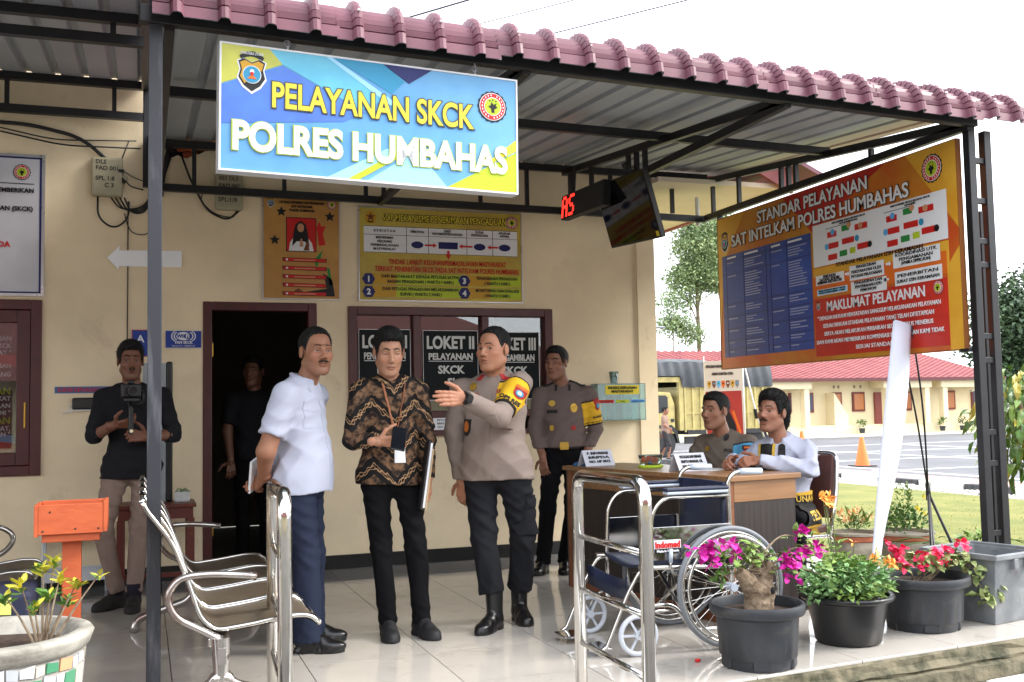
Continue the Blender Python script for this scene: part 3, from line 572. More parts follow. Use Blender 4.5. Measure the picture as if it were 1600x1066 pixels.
def left_poster():
    r = sign_root('notice_poster', 'white notice poster with a round badge above the far left window', 'poster', (-1.75, WY-.022, 2.065)); w_, h_ = 1.07, .97
    panel(r, w_, h_, M('poster_white', (196, 196, 204), .5, var=.04, vs=4), m_alu, .02, .016)
    p = P2()
    for a in ((.0, .0, w_, .012), (0, h_-.012, w_, h_), (0, 0, .012, h_), (w_-.014, 0, w_, h_)): p.rect(*a, NVY)
    p.rect(.1, .775, w_-.05, .781, BLK); roundel(p, w_-.13, .86, .055); p.rect(w_-.52, .31, w_-.40, .325, GRY); p.build('print', PC, r)
    for s_, x, y, h, m in (('VISUALISASI', .80, .885, .034, BLK), ('PELAYANAN SKCK', .70, .845, .034, BLK), ('POLRES HUMBAHAS', .745, .80, .034, BLK), ('KAMI SIAP MEMBERIKAN', 1.02, .715, .03, BLK), ('PENERBITAN', .79, .63, .03, BLK), ('KEPOLISIAN (SKCK)', 1.015, .585, .03, BLK), ('MAKSIMAL', .70, .54, .03, BLK), ('PELAYANAN', .55, .495, .03, BLK), ('TAHUN 2014', .70, .445, .03, BLK), ('UNTUK ANDA', .76, .395, .03, BLK), ('RAPAT ANDA', .87, .325, .038, RED), ('HASUNDUTAN', .64, .225, .02, GRY)):
        text(r, s_, x, y, h, PC[m], None, 'RIGHT', .05, z=.004)
left_poster()
def small_signs():
    r = sign_root('arrow_sign', 'white arrow sign pointing left on the cream wall behind the post', 'sign', (-.245, WY-.008, 2.25))
    b = P2(); b.poly([(0, .085), (.085, .175), (.083, .142), (.515, .152), (.513, .03), (.081, .026), (.078, 0)], 0, 0, .006); b.build('arrow_plate', M('arrow_white', (248, 250, 255), .45, var=.01, vs=6), r, bevel=.001)
    r = sign_root('wifi_sign', 'blue WiFi sign beside the top of the open door', 'sign', (.158, WY-.01, 1.682)); panel(r, .25, .13, PC[BLU], None, 0, .006); p = P2()
    p.disc(.125, .088, .052, WHT, .001, 20, .03); p.disc(.153, .088, .028, BLU, .0024, 16, .02)
    for s_ in (-1, 1):
        for k in (0, 1):
            c, r0 = .125, .062+.018*k; p.poly([(c+s_*(r0+(.008 if q > 6 else 0))*math.cos(a), .088+(r0+(.008 if q > 6 else 0))*.62*math.sin(a)) for q, a in enumerate([R(t) for t in range(-45, 46, 15)]+[R(t) for t in range(45, -46, -15)])], WHT)
    p.rect(.0, .0, .25, .003, WHT); p.rect(0, .127, .25, .13, WHT); p.build('print', PC, r)
    text(r, 'Wi', .1, .076, .026, PC[BLU], bold=.06, z=.005); text(r, 'Fi', .153, .076, .026, PC[WHT], bold=.06, z=.007); text(r, 'YAN SKCK', .125, .032, .02, PC[WHT], .13, bold=.05); text(r, 'Password : 00004123', .125, .012, .009, PC[WHT], .16)
    r = sign_root('blue_door_sign', 'small blue letter sign half hidden behind the front post', 'sign', (-.075, WY-.01, 1.62)); panel(r, .155, .195, PC[BLU], None, 0, .006); p = P2()
    for a in ((0, 0, .155, .004), (0, .191, .155, .195), (0, 0, .004, .195), (.151, 0, .155, .195)): p.rect(*a, RED)
    p.build('print', PC, r); text(r, 'A', .06, .105, .05, PC[WHT], bold=.04)
    r = sign_root('survey_strip', 'narrow blue strip with red lettering on the wall beside the far left window', 'sign', (-.585, WY-.006, 1.36)); panel(r, .52, .047, M('strip_blue', (70, 104, 160), .5), None, 0, .004); text(r, 'SURVEI KEPUASAN MASYARAKAT', .26, .011, .026, PC[RED], .48, bold=.03)
    for i, (x0, x1, z0, l1, l2) in enumerate(((1.585, 2.0, 1.28, 'LOKET I', 'PENDAFTARAN'), (2.10, 2.56, 1.27, 'LOKET II', 'PELAYANAN'), (2.655, 3.09, 1.27, 'LOKET III', 'PENGAMBILAN'))):
        r = sign_root('counter_sign', ('black counter sign LOKET I on the left window pane', 'black counter sign LOKET II on the middle window pane', 'black counter sign LOKET III on the right window pane')[i], 'sign', (x0, WY+.012, z0), group='counter signs on the window'); w_ = x1-x0; h_ = (1.835, 1.83, 1.82)[i]-z0
        panel(r, w_, h_, M('counter_black', (17, 23, 26), .5, spec=.15), None, 0, .004); p = P2()
        for a in ((0, 0, w_, .004), (0, h_-.004, w_, h_), (0, 0, .004, h_), (w_-.004, 0, w_, h_)): p.rect(*a, WHT)
        p.rect(w_*.1, h_-.25, w_*.9, h_-.245, WHT); p.build('print', PC, r); g = M('counter_letter', (206, 208, 206), .5)
        text(r, l1, w_/2, h_-.145, .095, g, w_*.86, bold=.05); text(r, l2, w_/2, h_-.235, .05, g, w_*.8, bold=.05)
        for k, s_ in enumerate((('IJIN',), ('SKCK', 'SI', 'STTP'), ('SKCK', 'STTP'))[i]): text(r, s_, w_/2, h_-.345-.1*k, .06, g, bold=.05)
    r = sign_root('window_slip', 'white printed paper slip standing in the counter window slot', 'paper', (2.17, WY-.035, 1.036), rx=78); panel(r, .24, .1, PC[WHT], None, 0, .002)
    for k, s_ in enumerate(('PETUGAS SKCK', 'BRIPTU MUTIARA P', 'NO. HP 081260')): text(r, s_, .12, .072-.028*k, .014, PC[BLK], .18, z=.002)
    # printed lettering inside the far left window
    r = sign_root('window_print', 'dark printed poster behind the glass of the far left window', 'poster', (-1.83, WY+.05, .955)); panel(r, .99, .9, M('window_poster_dark', (34, 32, 36), .5, c2=(50, 40, 46), vs=4), None, 0, .004); p = P2()
    p.poly([(0, .0), (0, .1), (.5, .1), (.8, .14), (.99, .1), (.99, 0)], RED); p.poly([(0, .12), (.6, .1), (.8, .15), (.99, .11), (.99, .06), (.8, .09), (.5, .06), (0, .07)], SKY, .0024); p.disc(.72, .5, .17, RED); p.disc(.72, .5, .13, GRY, .0024); p.disc(.72, .5, .09, GRN, .0038); p.rect(.75, .6, .99, .68, RED); p.build('print', PC, r)
    for s_, y, h, m in (('PELAYANAN', .78, .03, WHT), ('PENERBITAN SKCK', .73, .03, WHT), ('MASYARAKAT "', .68, .03, WHT), ('KEPUASAN', .59, .028, WHT), ('LAYANAN YANG', .53, .03, WHT), ('PELAYANAN', .405, .045, LIM), ('MASYARAKAT', .36, .03, WHT), ('KEBERHASILAN', .31, .03, WHT), ('KAMI "', .26, .03, WHT), ('PELAYANAN', .2, .045, LIM), ('YANG CEPAT,', .15, .03, WHT), ('LANCARAN "', .11, .03, WHT)): text(r, s_, .96, y, h, PC[m], None, 'RIGHT', .04, z=.007)
small_signs()
def led_tv():
    # the running text display, hung under the wall truss and facing left
    r = sign_root('led_display', 'black LED running text display with red dotted letters beside the television', 'display', (3.06, 7.43, 2.645), rx=86.2, ry=.7, rz=-86.7); w_, h_ = .70, .187
    B().bx(0, w_, 0, h_, -.06, 0).build('housing', M('led_black', (24, 24, 26), .6), r, bevel=.003); b = B()
    for i in range(60):
        for j in range(16): b.bx(.006+i*.0115-.0035, .006+i*.0115+.0035, .008+j*.0115-.0035, .008+j*.0115+.0035, 0, .0012)
    q = b.build('dot_grid', M('led_off', (62, 62, 64), .5), r); q['kind'] = 'stuff'; b = B()
    G = {'L': ['1000', '1000', '1000', '1000', '1000', '1000', '1111'], 'A': ['0110', '1001', '1001', '1111', '1001', '1001', '1001'], 'S': ['0111', '1000', '1000', '0110', '0001', '0001', '1110']}
    for n, ch in enumerate('LAS'):
        for j, row in enumerate(G[ch]):
            for i, c in enumerate(row):
                if c == '1':
                    for a in (0, 1):
                        for d in (0, 1):
                            u = (n*10-9+i*2+a)
                            if u < 0: continue
                            x, y = .006+u*.0115, .008+((6-j)*2+1+d)*.0115; b.bx(x-.0042, x+.0042, y-.0042, y+.0042, 0, .0026)
    q = b.build('lit_dots', M('led_red', (255, 40, 30), .5, emit=1.6), r); q['kind'] = 'stuff'
    b = B(); b.bx(.1, .13, h_, h_+.22, -.05, -.02); b.build('bracket', m_steelblk, r)
    # the television, tilted down from the middle truss
    r = thing('television', 'black flat television tilted down from the canopy truss', 'television', (3.24, 6.61, 2.58)); r.rotation_euler = (R(17), R(3.6), R(-91))
    b = B().bx(-.41, .41, -.02, .02, -.24, .24); b.build('housing', M('tv_black', (16, 16, 18), .3), r, bevel=.006)
    b = B().bx(-.398, .398, -.0225, -.0205, -.222, .228); b.build('screen', M('tv_screen', (10, 14, 20), .06, spec=.6), r)
    B().bx(-.25, .25, .02, .06, -.16, .12).build('back_cover', M('tv_black', (16, 16, 18), .3), r, bevel=.012)
    B().bx(.36, .40, -.0235, -.0222, -.225, -.19).build('sticker', PC[YEL], r)
    b = B(); b.bar((0, .06, -.05), (0, .10, .1), .1, .02); b.tube([(0, .10, .08), (0, .06, .33)], .02, 10); b.build('mount', m_steelblk, r)
led_tv()
def index_box():
    r = thing('index_box', 'clear greenish acrylic survey box fixed to the wall by the pilaster', 'box', (3.76, WY-.07, 1.08)); g = M('acrylic', (206, 232, 226), .03, trans=.9, spec=.5); w_ = .44
    for nm, a in (('front_pane', (-.22, .22, -.07, -.065, 0, .30)), ('side_pane', (-.22, -.215, -.065, .07, 0, .3)), ('side_pane', (.215, .22, -.065, .07, 0, .3)), ('bottom_pane', (-.215, .215, -.065, .07, 0, .005)), ('top_pane', (-.22, .22, -.07, .07, .301, .306)), ('back_pane', (-.215, .215, .06, .065, .006, .3))):
        B().bx(*a).build(nm, g if nm != 'back_pane' else M('acrylic_back', (160, 208, 204), .3), r)
    for x in (-.09, .0, .09): B().bx(x-.002, x+.002, -.06, .058, .006, .298).build('divider', g, r)
    B().bx(-.215, .215, -.0715, -.0705, .0, .004).build('edge_strip', M('acrylic_edge', (40, 120, 110), .3), r)
    s = bpy.data.objects.new('label_face', None); C.objects.link(s); s.parent = r; s.rotation_euler = (R(90), 0, 0); s.location = (0, -.0715, 0)
    for nm, x0, x1, y0, y1, c in (('label', -.15, .16, .215, .292, YEL), ('label', -.21, -.075, .145, .17, RED), ('label', -.055, .065, .145, .17, LIM), ('label', .085, .21, .145, .17, SKY)): B().bx(x0, x1, -.0725, -.0705, y0, y1).build(nm, PC[c], r)
    text(s, 'INDEKS KEPUASAN', .005, .26, .02, PC[BLK], .26, bold=.05); text(s, 'MASYARAKAT', .005, .23, .02, PC[BLK], .2, bold=.05); text(s, 'TIDAK PUAS', -.142, .151, .012, PC[BRN], .1); text(s, 'PUAS', .005, .151, .012, PC[BLK]); text(s, 'SANGAT PUAS', .147, .151, .012, PC[BLU], .11)
    t = thing('plastic_cup', 'clear plastic cup standing on the acrylic survey box', 'cup', (3.72, WY-.08, 1.387)); B().lathe([(.03, 0), (.042, .1), (.04, .1), (.028, .003)], seg=20, caps=False).build('cup_wall', g, t, smooth=True); B().bx(-.022, .022, -.018, .018, .004, .08).build('paper_wad', PC[WHT], t, bevel=.006)
index_box()
# ------------------------------------------------------------------ props on the terrace
m_chrome = M('polished_steel', (206, 204, 200), .12, metal=1, rv=.07, vs=9, var=.06, bump=.03, bs=14)
m_chromew = M('worn_chrome', (190, 186, 182), .2, metal=.9, c2=(112, 74, 58), vs=5, rv=.08, lo=.5, hi=.72)
m_seatm = M('perforated_seat_steel', (122, 110, 94), .45, metal=.55, c2=(98, 82, 64), vs=3.5, bump=.25, bs=260)
def railing(loc_f, loc_b, zt, label):
    r = thing('hand_railing', label, 'railing', (loc_f[0], loc_f[1], -.4), group='polished railings beside the steps')
    f = Vector((0, 0, 0)); k = Vector((loc_b[0]-loc_f[0], loc_b[1]-loc_f[1], 0)); up = lambda p, z: (p.x, p.y, z+.4)
    B().tube(fillet([up(f, -.4), up(f, zt), up(k, zt-.012), up(k, -.4)], .085, 7), .0255, 16).build('frame_tube', m_chrome, r, smooth=True)
    for z in (.66, .44, .22, -.02, -.25): B().tube([up(f, z-.0), up(k, z-.012)], .0125, 12).build('rung', m_chrome, r, smooth=True)
    for p in (f, k): B().lathe([(.05, 0), (.05, .006), (.03, .012), (.027, .02)], (p.x, p.y, 0), 20).build('base_flange', m_chrome, r, smooth=True, ang=40)
    return r
railing((1.69, 3.38), (1.735, 4.10), .915, 'right polished steel railing in front of the wheelchair')
railing((.465, 3.70), (.512, 4.46), .905, 'left polished steel railing in front of the steel bench')
def bench(label, loc, rz, back=True, n=4):
    r = thing('steel_bench', label, 'bench', loc, rz, 'steel waiting benches')
    prof = fillet([(.0, 0, .86), (.02, 0, .82), (.108, 0, .704), (.171, 0, .537), (.21, 0, .41), (.265, 0, .355), (.40, 0, .368), (.56, 0, .39), (.63, 0, .385), (.665, 0, .355)], .05, 4)
    if not back: prof = [p for p in prof if p[2] < .47]
    for i in range(n):
        y0 = .03+i*.5; y1 = y0+.455
        vs = []; m_ = len(prof)
        for y in (y0, y1): vs += [(p[0], y, p[2]) for p in prof]
        vs += [(p[0]-.004, y, p[2]-.012) for y in (y0, y1) for p in prof]
        fs = [(k, k+1, m_+k+1, m_+k) for k in range(m_-1)]+[(2*m_+k, 3*m_+k, 3*m_+k+1, 2*m_+k+1) for k in range(m_-1)]
        sp = bpy.data.objects.new('seat', None); C.objects.link(sp); sp.parent = r
        B().add(vs, fs).build('seat_sheet', m_seatm, sp, smooth=True, normals=False)
        for y in (y0, y1): B().tube([(p[0], y, p[2]+.001) for p in prof], .0095, 8).build('edge_rod', m_chrome, sp, smooth=True)
        B().tube([(prof[0][0], y0, prof[0][2]), (prof[0][0], y1, prof[0][2])], .011, 8).build('end_rod', m_chrome, sp, smooth=True); B().tube([(prof[-1][0], y0, prof[-1][2]), (prof[-1][0], y1, prof[-1][2])], .011, 8).build('end_rod', m_chrome, sp, smooth=True)
    B().bx(.24, .32, .0, n*.5, .30, .335).build('beam', m_chrome, r, bevel=.006)
    for y in (.0, n*.5):
        arm = fillet([(.42, y, .557), (.36, y, .566), (.24, y, .578), (.13, y, .572), (.085, y, .50), (.12, y, .42), (.22, y, .365), (.285, y, .325)], .06, 5)
        B().tube(arm, [.021]+[.019]*(len(arm)-2)+[.026], 12, flat=.75).build('armrest', m_chromew, r, smooth=True)
        b = B(); b.tube([(.285, y, .335), (.288, y, .26), (.288, y, .17)], [.036, .034, .026], 12); b.bx(.272, .304, y-.038, y-.02, .24, .30); b.build('leg_column', m_chromew, r, smooth=True, ang=40)
        for sx in (-1, 1): B().tube(fillet([(.288, y, .20), (.288+sx*.05, y, .15), (.288+sx*.17, y, .115), (.288+sx*.31, y, .07), (.288+sx*.33, y, .0)], .06, 4), [.026, .028]+[.022]*18, 10).build('leg', m_chromew, r, smooth=True)
    return r
bench('polished four-seat steel bench behind the left railing', (0, 4.2, 0), 0)
b2 = bench('dark steel bench cut off by the left photo edge behind the orange stand', (-1.19, 5.57, 0), 0, n=2)
B().tube(fillet([(.30, 1.0, .575), (.45, 1.0, .578), (.515, 1.0, .52), (.47, 1.0, .44), (.38, 1.0, .40), (.25, 1.0, .36)], .06, 6), .021, 12, flat=.75).build('armrest', m_chromew, b2, smooth=True)
def orange_stand():
    m = M('orange_wood_paint', (190, 90, 48), .6, c2=(170, 74, 38), vs=4, bump=.12, bs=30, stretch=(1, 1, 3)); r = thing('orange_stand', 'orange wooden tray on a square orange post beside the mosaic planter', 'stand', (-.25, 4.34, 0)); r.scale = (.8, .8, 1)
    B().bx(-.042, .042, -.03, .03, -.2, .74).build('post', m, r, bevel=.004); B().bx(-.125, .125, -.09, .11, .722, .752).build('tray_base', m, r, bevel=.003)
    for nm, a in (('front_board', (-.14, .14, -.11, -.092, .752, .862)), ('back_board', (-.14, .14, .11, .128, .752, .865)), ('side_board', (-.158, -.141, -.112, .128, .745, .862)), ('side_board', (.141, .158, -.112, .128, .755, .868))): B().bx(*a).build(nm, m, r, bevel=.002)
    for x, z in ((-.09, .835), (-.12, .765), (.02, .77), (.12, .768)): B().ball((x, -.1105, z), (.006, .002, .004), 6, 4).build('nail_head', M('rust', (70, 40, 28), .8), r)
orange_stand()
def leafball(b, c, r, n, ls, mi=0, up=.5, aspect=.45, rr=rnd, droop=0):
    """leaf blades (a folded pair of quads each) scattered in an ellipsoid volume"""
    for _ in range(n):
        d = Vector((rr.gauss(0, 1), rr.gauss(0, 1), rr.gauss(0, 1))).normalized()*(rr.random()**.45); p = Vector((c[0]+d.x*r[0], c[1]+d.y*r[1], c[2]+d.z*r[2]))
        leaf(b, p, Vector((d.x+rr.gauss(0, .5), d.y+rr.gauss(0, .5), up+rr.gauss(0, .4)-droop)), ls*rr.uniform(.6, 1.25), mi, aspect, rr)
def leaf(b, p, d, l, mi=0, aspect=.45, rr=rnd, curl=.18):
    d = d.normalized(); s = d.cross(Vector((rr.gauss(0, .4), rr.gauss(0, .4), 1))); s = s.normalized() if s.length > .01 else Vector((1, 0, 0)); n = s.cross(d); w_ = l*aspect/2
    a, m1, m2, e = p, p+d*l*.35+n*l*.05, p+d*l*.7+n*l*.03, p+d*l-n*l*curl
    b.add([a, m1+s*w_+n*w_*.4, m1-s*w_+n*w_*.4, m2+s*w_*.8, m2-s*w_*.8, e, m1, m2], [(0, 6, 1), (0, 2, 6), (1, 6, 7, 3), (6, 2, 4, 7), (3, 7, 5), (7, 4, 5)], mi)
def floret(b, p, d, l, mi=0, n=3, rr=rnd, asp=.85):
    d = d.normalized(); q = d.orthogonal().normalized()
    for k in range(n):
        a = Matrix.Rotation(2*math.pi*k/n+rr.random()*.6, 3, d) @ q; leaf(b, p, (a+d*.55), l, mi, asp, rr, .05)
m_leaf = [M('leaf_green', (86, 122, 50), .5, var=.3, vs=8), M('leaf_pale', (122, 150, 72), .5, var=.25, vs=8), M('leaf_grey_green', (112, 150, 92), .55, var=.25, vs=9), M('leaf_variegated', (170, 176, 118), .5, c2=(96, 126, 62), vs=26), M('leaf_yellow', (196, 188, 62), .5, var=.2, vs=8), M('leaf_dark', (52, 78, 40), .5, var=.35, vs=6)]
m_bark = M('grey_brown_bark', (150, 132, 110), .9, c2=(98, 80, 62), vs=14, bump=.7, bs=40); m_soil = M('potting_soil', (72, 54, 42), .95, c2=(40, 30, 24), vs=40, bump=1, bs=60); m_stem = M('green_stem', (96, 104, 60), .6)
m_pot = M('black_pot_plastic', (44, 47, 52), .45, var=.16, vs=7, bump=.12, bs=50, wear=(9, .58, .7, .5, (92, 86, 78))); m_pot2 = M('glossy_black_pot', (24, 25, 28), .32, var=.2, vs=5, wear=(8, .6, .72, .4, (80, 76, 70))); m_potg = M('grey_bin_plastic', (104, 108, 112), .5, c2=(130, 133, 136), vs=5, bump=.1, bs=60, wear=(6, .6, .7, .6, (178, 178, 174)))
def twig(b, pts, r0, r1, mi=0, seg=6):
    n = len(pts); b.tube(pts, [r0+(r1-r0)*i/(n-1) for i in range(n)], seg, mi)
def ribbed_pot(r, R0, h, feet=True, ribs=True, m=None):
    m = m or m_pot
    wob = (lambda k, n, z: 1+(.02 if k % 4 > 1 and .18*h < z < .76*h else 0)) if ribs else None
    b = B().lathe([(R0*.72, .0), (R0*.745, .03), (R0*.76, .16*h), (R0*.80, .19*h), (R0*.86, .76*h), (R0*.865, .8*h)], seg=72, wob=wob); b.build('pot_wall', m, r, smooth=True, ang=50)
    B().lathe([(R0*.87, .795*h), (R0*.97, .83*h), (R0, .86*h), (R0, .965*h), (R0*.985, h), (R0*.93, h), (R0*.905, .97*h), (R0*.88, .82*h)], seg=64, caps=False).build('rim', m, r, smooth=True, ang=50)
    B().lathe([(R0*.88, .84*h), (R0*.5, .87*h), (.01, .88*h)], seg=28, wob=lambda k, n, z: 1+rnd.uniform(-.03, .03), caps=False).build('soil', m_soil, r, smooth=True)
    if feet:
        for k in range(5):
            a = k*2*math.pi/5+.5; B().bx(-.045, .045, -.016, .016, -.012, .05, 0, Matrix.Translation((R0*.70*math.cos(a), R0*.70*math.sin(a), .012)) @ Matrix.Rotation(a+math.pi/2, 4, 'Z')).build('foot', m, r, bevel=.012)
def plants():
    # bougainvillea stump with magenta bracts
    r = thing('bougainvillea_pot', 'ribbed dark pot with a gnarled bougainvillea stump and magenta flowers', 'potted plant', (2.655, 4.2, .0), group='potted plants along the terrace front'); ribbed_pot(r, .215, .285)
    b = B(); b.tube([(0, 0, .2), (.0, 0, .30), (.01, 0, .35), (.02, .0, .385)], [.062, .056, .068, .04], 14); b.tube([(-.01, 0, .32), (-.06, -.02, .39), (-.10, -.02, .43)], [.05, .04, .028], 10); b.tube([(.03, 0, .33), (.06, .01, .40), (.075, .01, .46)], [.045, .034, .02], 10); b.tube([(.05, -.02, .25), (.06, -.03, .33), (.05, -.02, .40)], [.02, .022, .016], 8)
    o = b.build('stump', m_bark, r, smooth=True); d = o.modifiers.new('rough', 'REMESH'); d.mode = 'VOXEL'; d.voxel_size = .008
    tx = bpy.data.textures.new('knots', 'CLOUDS'); tx.noise_scale = .03; dm = o.modifiers.new('knots', 'DISPLACE'); dm.texture = tx; dm.strength = .018
    B().ball((.035, -.082, .345), (.014, .008, .017), 8, 6).build('knot_hole', m_dark, r)  # dark bead painting the shade of a hollow in the bark
    tips = [(-.30, -.02, .53), (-.22, .0, .50), (-.12, 0, .53), (.02, .02, .52), (.12, 0, .48), (.14, -.03, .42), (.25, .02, .56), (.33, .0, .50), (.38, .02, .44), (-.05, 0, .50), (.22, 0, .47), (-.20, .03, .40), (.42, .03, .36)]
    b = B()
    for t in tips: s = (rnd.uniform(-.06, .06), 0, .41); m_ = ((s[0]+t[0])/2+rnd.uniform(-.03, .03), rnd.uniform(-.03, .03), max(s[2], t[2])+.03); twig(b, fillet([s, m_, t], .1, 4), .005, .002)
    b.build('twigs', m_bark, r)
    b = B()
    for t in tips: leafball(b, t, (.06, .05, .045), 15, .042, rnd.choice((0, 1, 1)), .2, .6)
    leafball(b, (-.03, .0, .47), (.13, .06, .06), 50, .045, 1, .2, .6); leafball(b, (-.18, .0, .44), (.03, .03, .06), 14, .05, 0, -.6, .5)
    q = b.build('foliage', m_leaf[:2], r); q['kind'] = 'stuff'
    mg = M('magenta_bract', (196, 24, 150), .5, var=.2, vs=14); b = B()
    for c, n, sp in (((-.28, -.03, .53), 13, .05), ((-.245, -.06, .48), 4, .03), ((-.12, -.02, .52), 4, .025), ((.13, -.06, .44), 13, .045), ((.16, -.05, .47), 4, .03), ((.255, 0, .575), 5, .028), ((.34, 0, .50), 3, .02), ((.28, 0, .49), 3, .02), ((.22, .0, .47), 2, .02)):
        for _ in range(n): p = Vector((c[0]+rnd.gauss(0, sp*.6), c[1]+rnd.gauss(0, sp*.5), c[2]+rnd.gauss(0, sp*.6))); floret(b, p, Vector((rnd.gauss(0, .6), -.8+rnd.gauss(0, .4), .4+rnd.gauss(0, .5))), rnd.uniform(.034, .046), 0, 3)
    b.build('flower_bracts', mg, r)['kind'] = 'stuff'
    # dense green herb with orange lilies
    r = thing('herb_pot', 'plain glossy black pot overflowing with green herb and orange lily blooms', 'potted plant', (3.32, 4.43, .0), group='potted plants along the terrace front')
    B().lathe([(.145, 0), (.16, .012), (.175, .1), (.2, .215), (.202, .22)], seg=48).build('pot_wall', m_pot2, r, smooth=True, ang=50); B().lathe([(.2, .205), (.225, .215), (.232, .228), (.225, .24), (.205, .238)], seg=48, caps=False).build('rim', m_pot2, r, smooth=True)
    B().lathe([(.2, .215), (.1, .225), (.01, .23)], seg=24, caps=False).build('soil', m_soil, r)
    b = B(); leafball(b, (0, 0, .30), (.235, .215, .09), 900, .040, 0, .6, .68); leafball(b, (-.20, -.03, .28), (.09, .08, .07), 130, .038, 0, .2, .65); leafball(b, (.0, -.15, .26), (.17, .07, .05), 150, .038, 1, .3, .68); leafball(b, (.02, .03, .36), (.14, .13, .06), 220, .038, 1, .8, .6)
    leafball(b, (-.02, .05, .47), (.05, .05, .08), 26, .055, 1, .7, .35)
    q = b.build('foliage', [m_leaf[2], m_leaf[1]], r); q['kind'] = 'stuff'
    bs = B(); bf = B()
    for x, z, kind in ((.17, .40, 1), (.14, .44, 0), (.21, .37, 1), (.19, .45, 0), (.235, .375, 1), (-.10, .70, 1), (-.13, .72, 1), (-.06, .69, 1), (-.03, .70, 1), (.10, .47, 0)):
        y = rnd.uniform(-.06, .06); twig(bs, [(x*.5, y*.3, .24), (x*.8, y, z*.75), (x, y, z)], .003, .002)
        p = Vector((x, y, z))
        for k in range(2 if kind else 1): floret(bf, p+Vector((rnd.uniform(-.02, .02), -.01, rnd.uniform(-.015, .02))), Vector((rnd.gauss(0, .5), -.7, .5)), .042 if kind else .03, 0, 6 if kind else 3, rnd, .45)
    bs.build('stems', m_stem, r); bf.build('lily_blooms', M('orange_lily', (232, 150, 62), .5, c2=(240, 190, 96), vs=30), r)['kind'] = 'stuff'
    # red bougainvillea in a ribbed pot
    r = thing('red_flower_pot', 'ribbed dark pot with red flowers and trailing variegated leaves', 'potted plant', (3.88, 4.55, .0), group='potted plants along the terrace front'); ribbed_pot(r, .245, .275)
    b = B(); tips = [(-.2, -.02, .36), (-.05, -.05, .37), (.08, -.04, .36), (.2, -.05, .37), (.3, -.06, .30), (.36, -.08, .25), (.42, -.08, .24), (.35, -.1, .16)]
    for t in tips: twig(b, fillet([(rnd.uniform(-.05, .05), 0, .22), (t[0]*.5, t[1]*.5, .36), t], .1, 4), .005, .002)
    b.build('twigs', m_bark, r); b = B()
    for t in tips: leafball(b, t, (.085, .06, .045), 26, .055, 0, .0, .6, droop=.3)
    leafball(b, (.1, 0, .33), (.18, .1, .05), 60, .055, 0, .1, .6); leafball(b, (.36, -.1, .18), (.06, .05, .06), 30, .055, 0, -.5, .6); q = b.build('foliage', [m_leaf[3]], r); q['kind'] = 'stuff'
    rd = M('red_bract', (216, 24, 72), .5, c2=(232, 40, 96), vs=16); b = B()
    for c, n, sp in (((-.20, -.06, .40), 10, .045), ((-.18, -.08, .34), 4, .03), ((-.06, -.08, .36), 6, .035), ((.03, -.08, .37), 8, .04), ((.11, -.07, .38), 5, .03), ((.27, -.03, .42), 4, .03), ((.47, -.1, .28), 5, .03)):
        for _ in range(n): floret(b, Vector((c[0]+rnd.gauss(0, sp*.6), c[1]+rnd.gauss(0, sp*.5), c[2]+rnd.gauss(0, sp*.6))), Vector((rnd.gauss(0, .6), -.8, .4+rnd.gauss(0, .5))), rnd.uniform(.034, .044), 0, 3)
    b.build('flower_bracts', rd, r)['kind'] = 'stuff'
    # grey square bin
    r = thing('grey_bin', 'tall square grey plastic bin at the right end of the terrace front', 'bin', (4.37, 4.62, 0), R(12)); b = B()
    def ring(w_, z): return [(-w_, -w_, z), (w_, -w_, z), (w_, w_, z), (-w_, w_, z)]
    b.add(ring(.165, 0)+ring(.215, .36)+ring(.205, .36)+ring(.155, .02), [(0, 3, 2, 1)]+[(i, (i+1) % 4, 4+(i+1) % 4, 4+i) for i in range(4)]+[(4+i, 4+(i+1) % 4, 8+(i+1) % 4, 8+i) for i in range(4)]+[(8+i, 8+(i+1) % 4, 12+(i+1) % 4, 12+i) for i in range(4)]+[(12, 13, 14, 15)]); b.build('bin_body', m_potg, r, bevel=.02, bseg=3)
    b = B()
    for s in range(4):
        m_ = Matrix.Rotation(s*math.pi/2, 4, 'Z'); b.bx(-.236, .236, -.237, -.212, .345, .375, 0, m_)
    b.build('rim', m_potg, r, bevel=.006)
    for s in range(4):
        m_ = Matrix.Rotation(s*math.pi/2, 4, 'Z')
        for x in (-.06, .06): B().bx(x-.018, x+.018, -.236, -.20, .29, .346, 0, m_).build('lug', m_potg, r, bevel=.004)
    # stone-coloured bowls and the strap-leaf tub behind
    m_tc = M('weathered_cement_pot', (168, 158, 142), .85, c2=(128, 122, 108), vs=6, bump=.5, bs=30); m_band = M('terracotta_band', (176, 100, 72), .8, var=.2, vs=6)
    for i, (x, y, R0, h, lb) in enumerate(((4.84, 6.35, .185, .26, 'smaller weathered cement pot with pale orange lilies behind the chair'), (5.22, 6.3, .225, .25, 'wider weathered cement pot with orange band and leafy shrub'))):
        r = thing('cement_pot', lb, 'potted plant', (x, y, 0), group='pots at the far terrace edge'); b = B().lathe([(R0*.55, 0), (R0*.62, .02), (R0*.8, h*.45), (R0*.92, h*.78)], seg=40, wob=lambda k, n, z: 1+rnd.uniform(-.012, .012)); b.build('pot_wall', m_tc, r, smooth=True)
        B().lathe([(R0*.93, h*.77), (R0*.97, h*.8), (R0*.98, h*.92), (R0*.93, h*.93)], seg=40, caps=False).build('band', m_band, r, smooth=True, ang=40); B().lathe([(R0*.94, h*.925), (R0*1.03, h*.94), (R0*1.03, h), (R0*.9, h), (R0*.88, h*.9), (.01, h*.92)], seg=40, caps=False).build('rim', m_tc, r, smooth=True, ang=40)
        b = B(); bf = B()
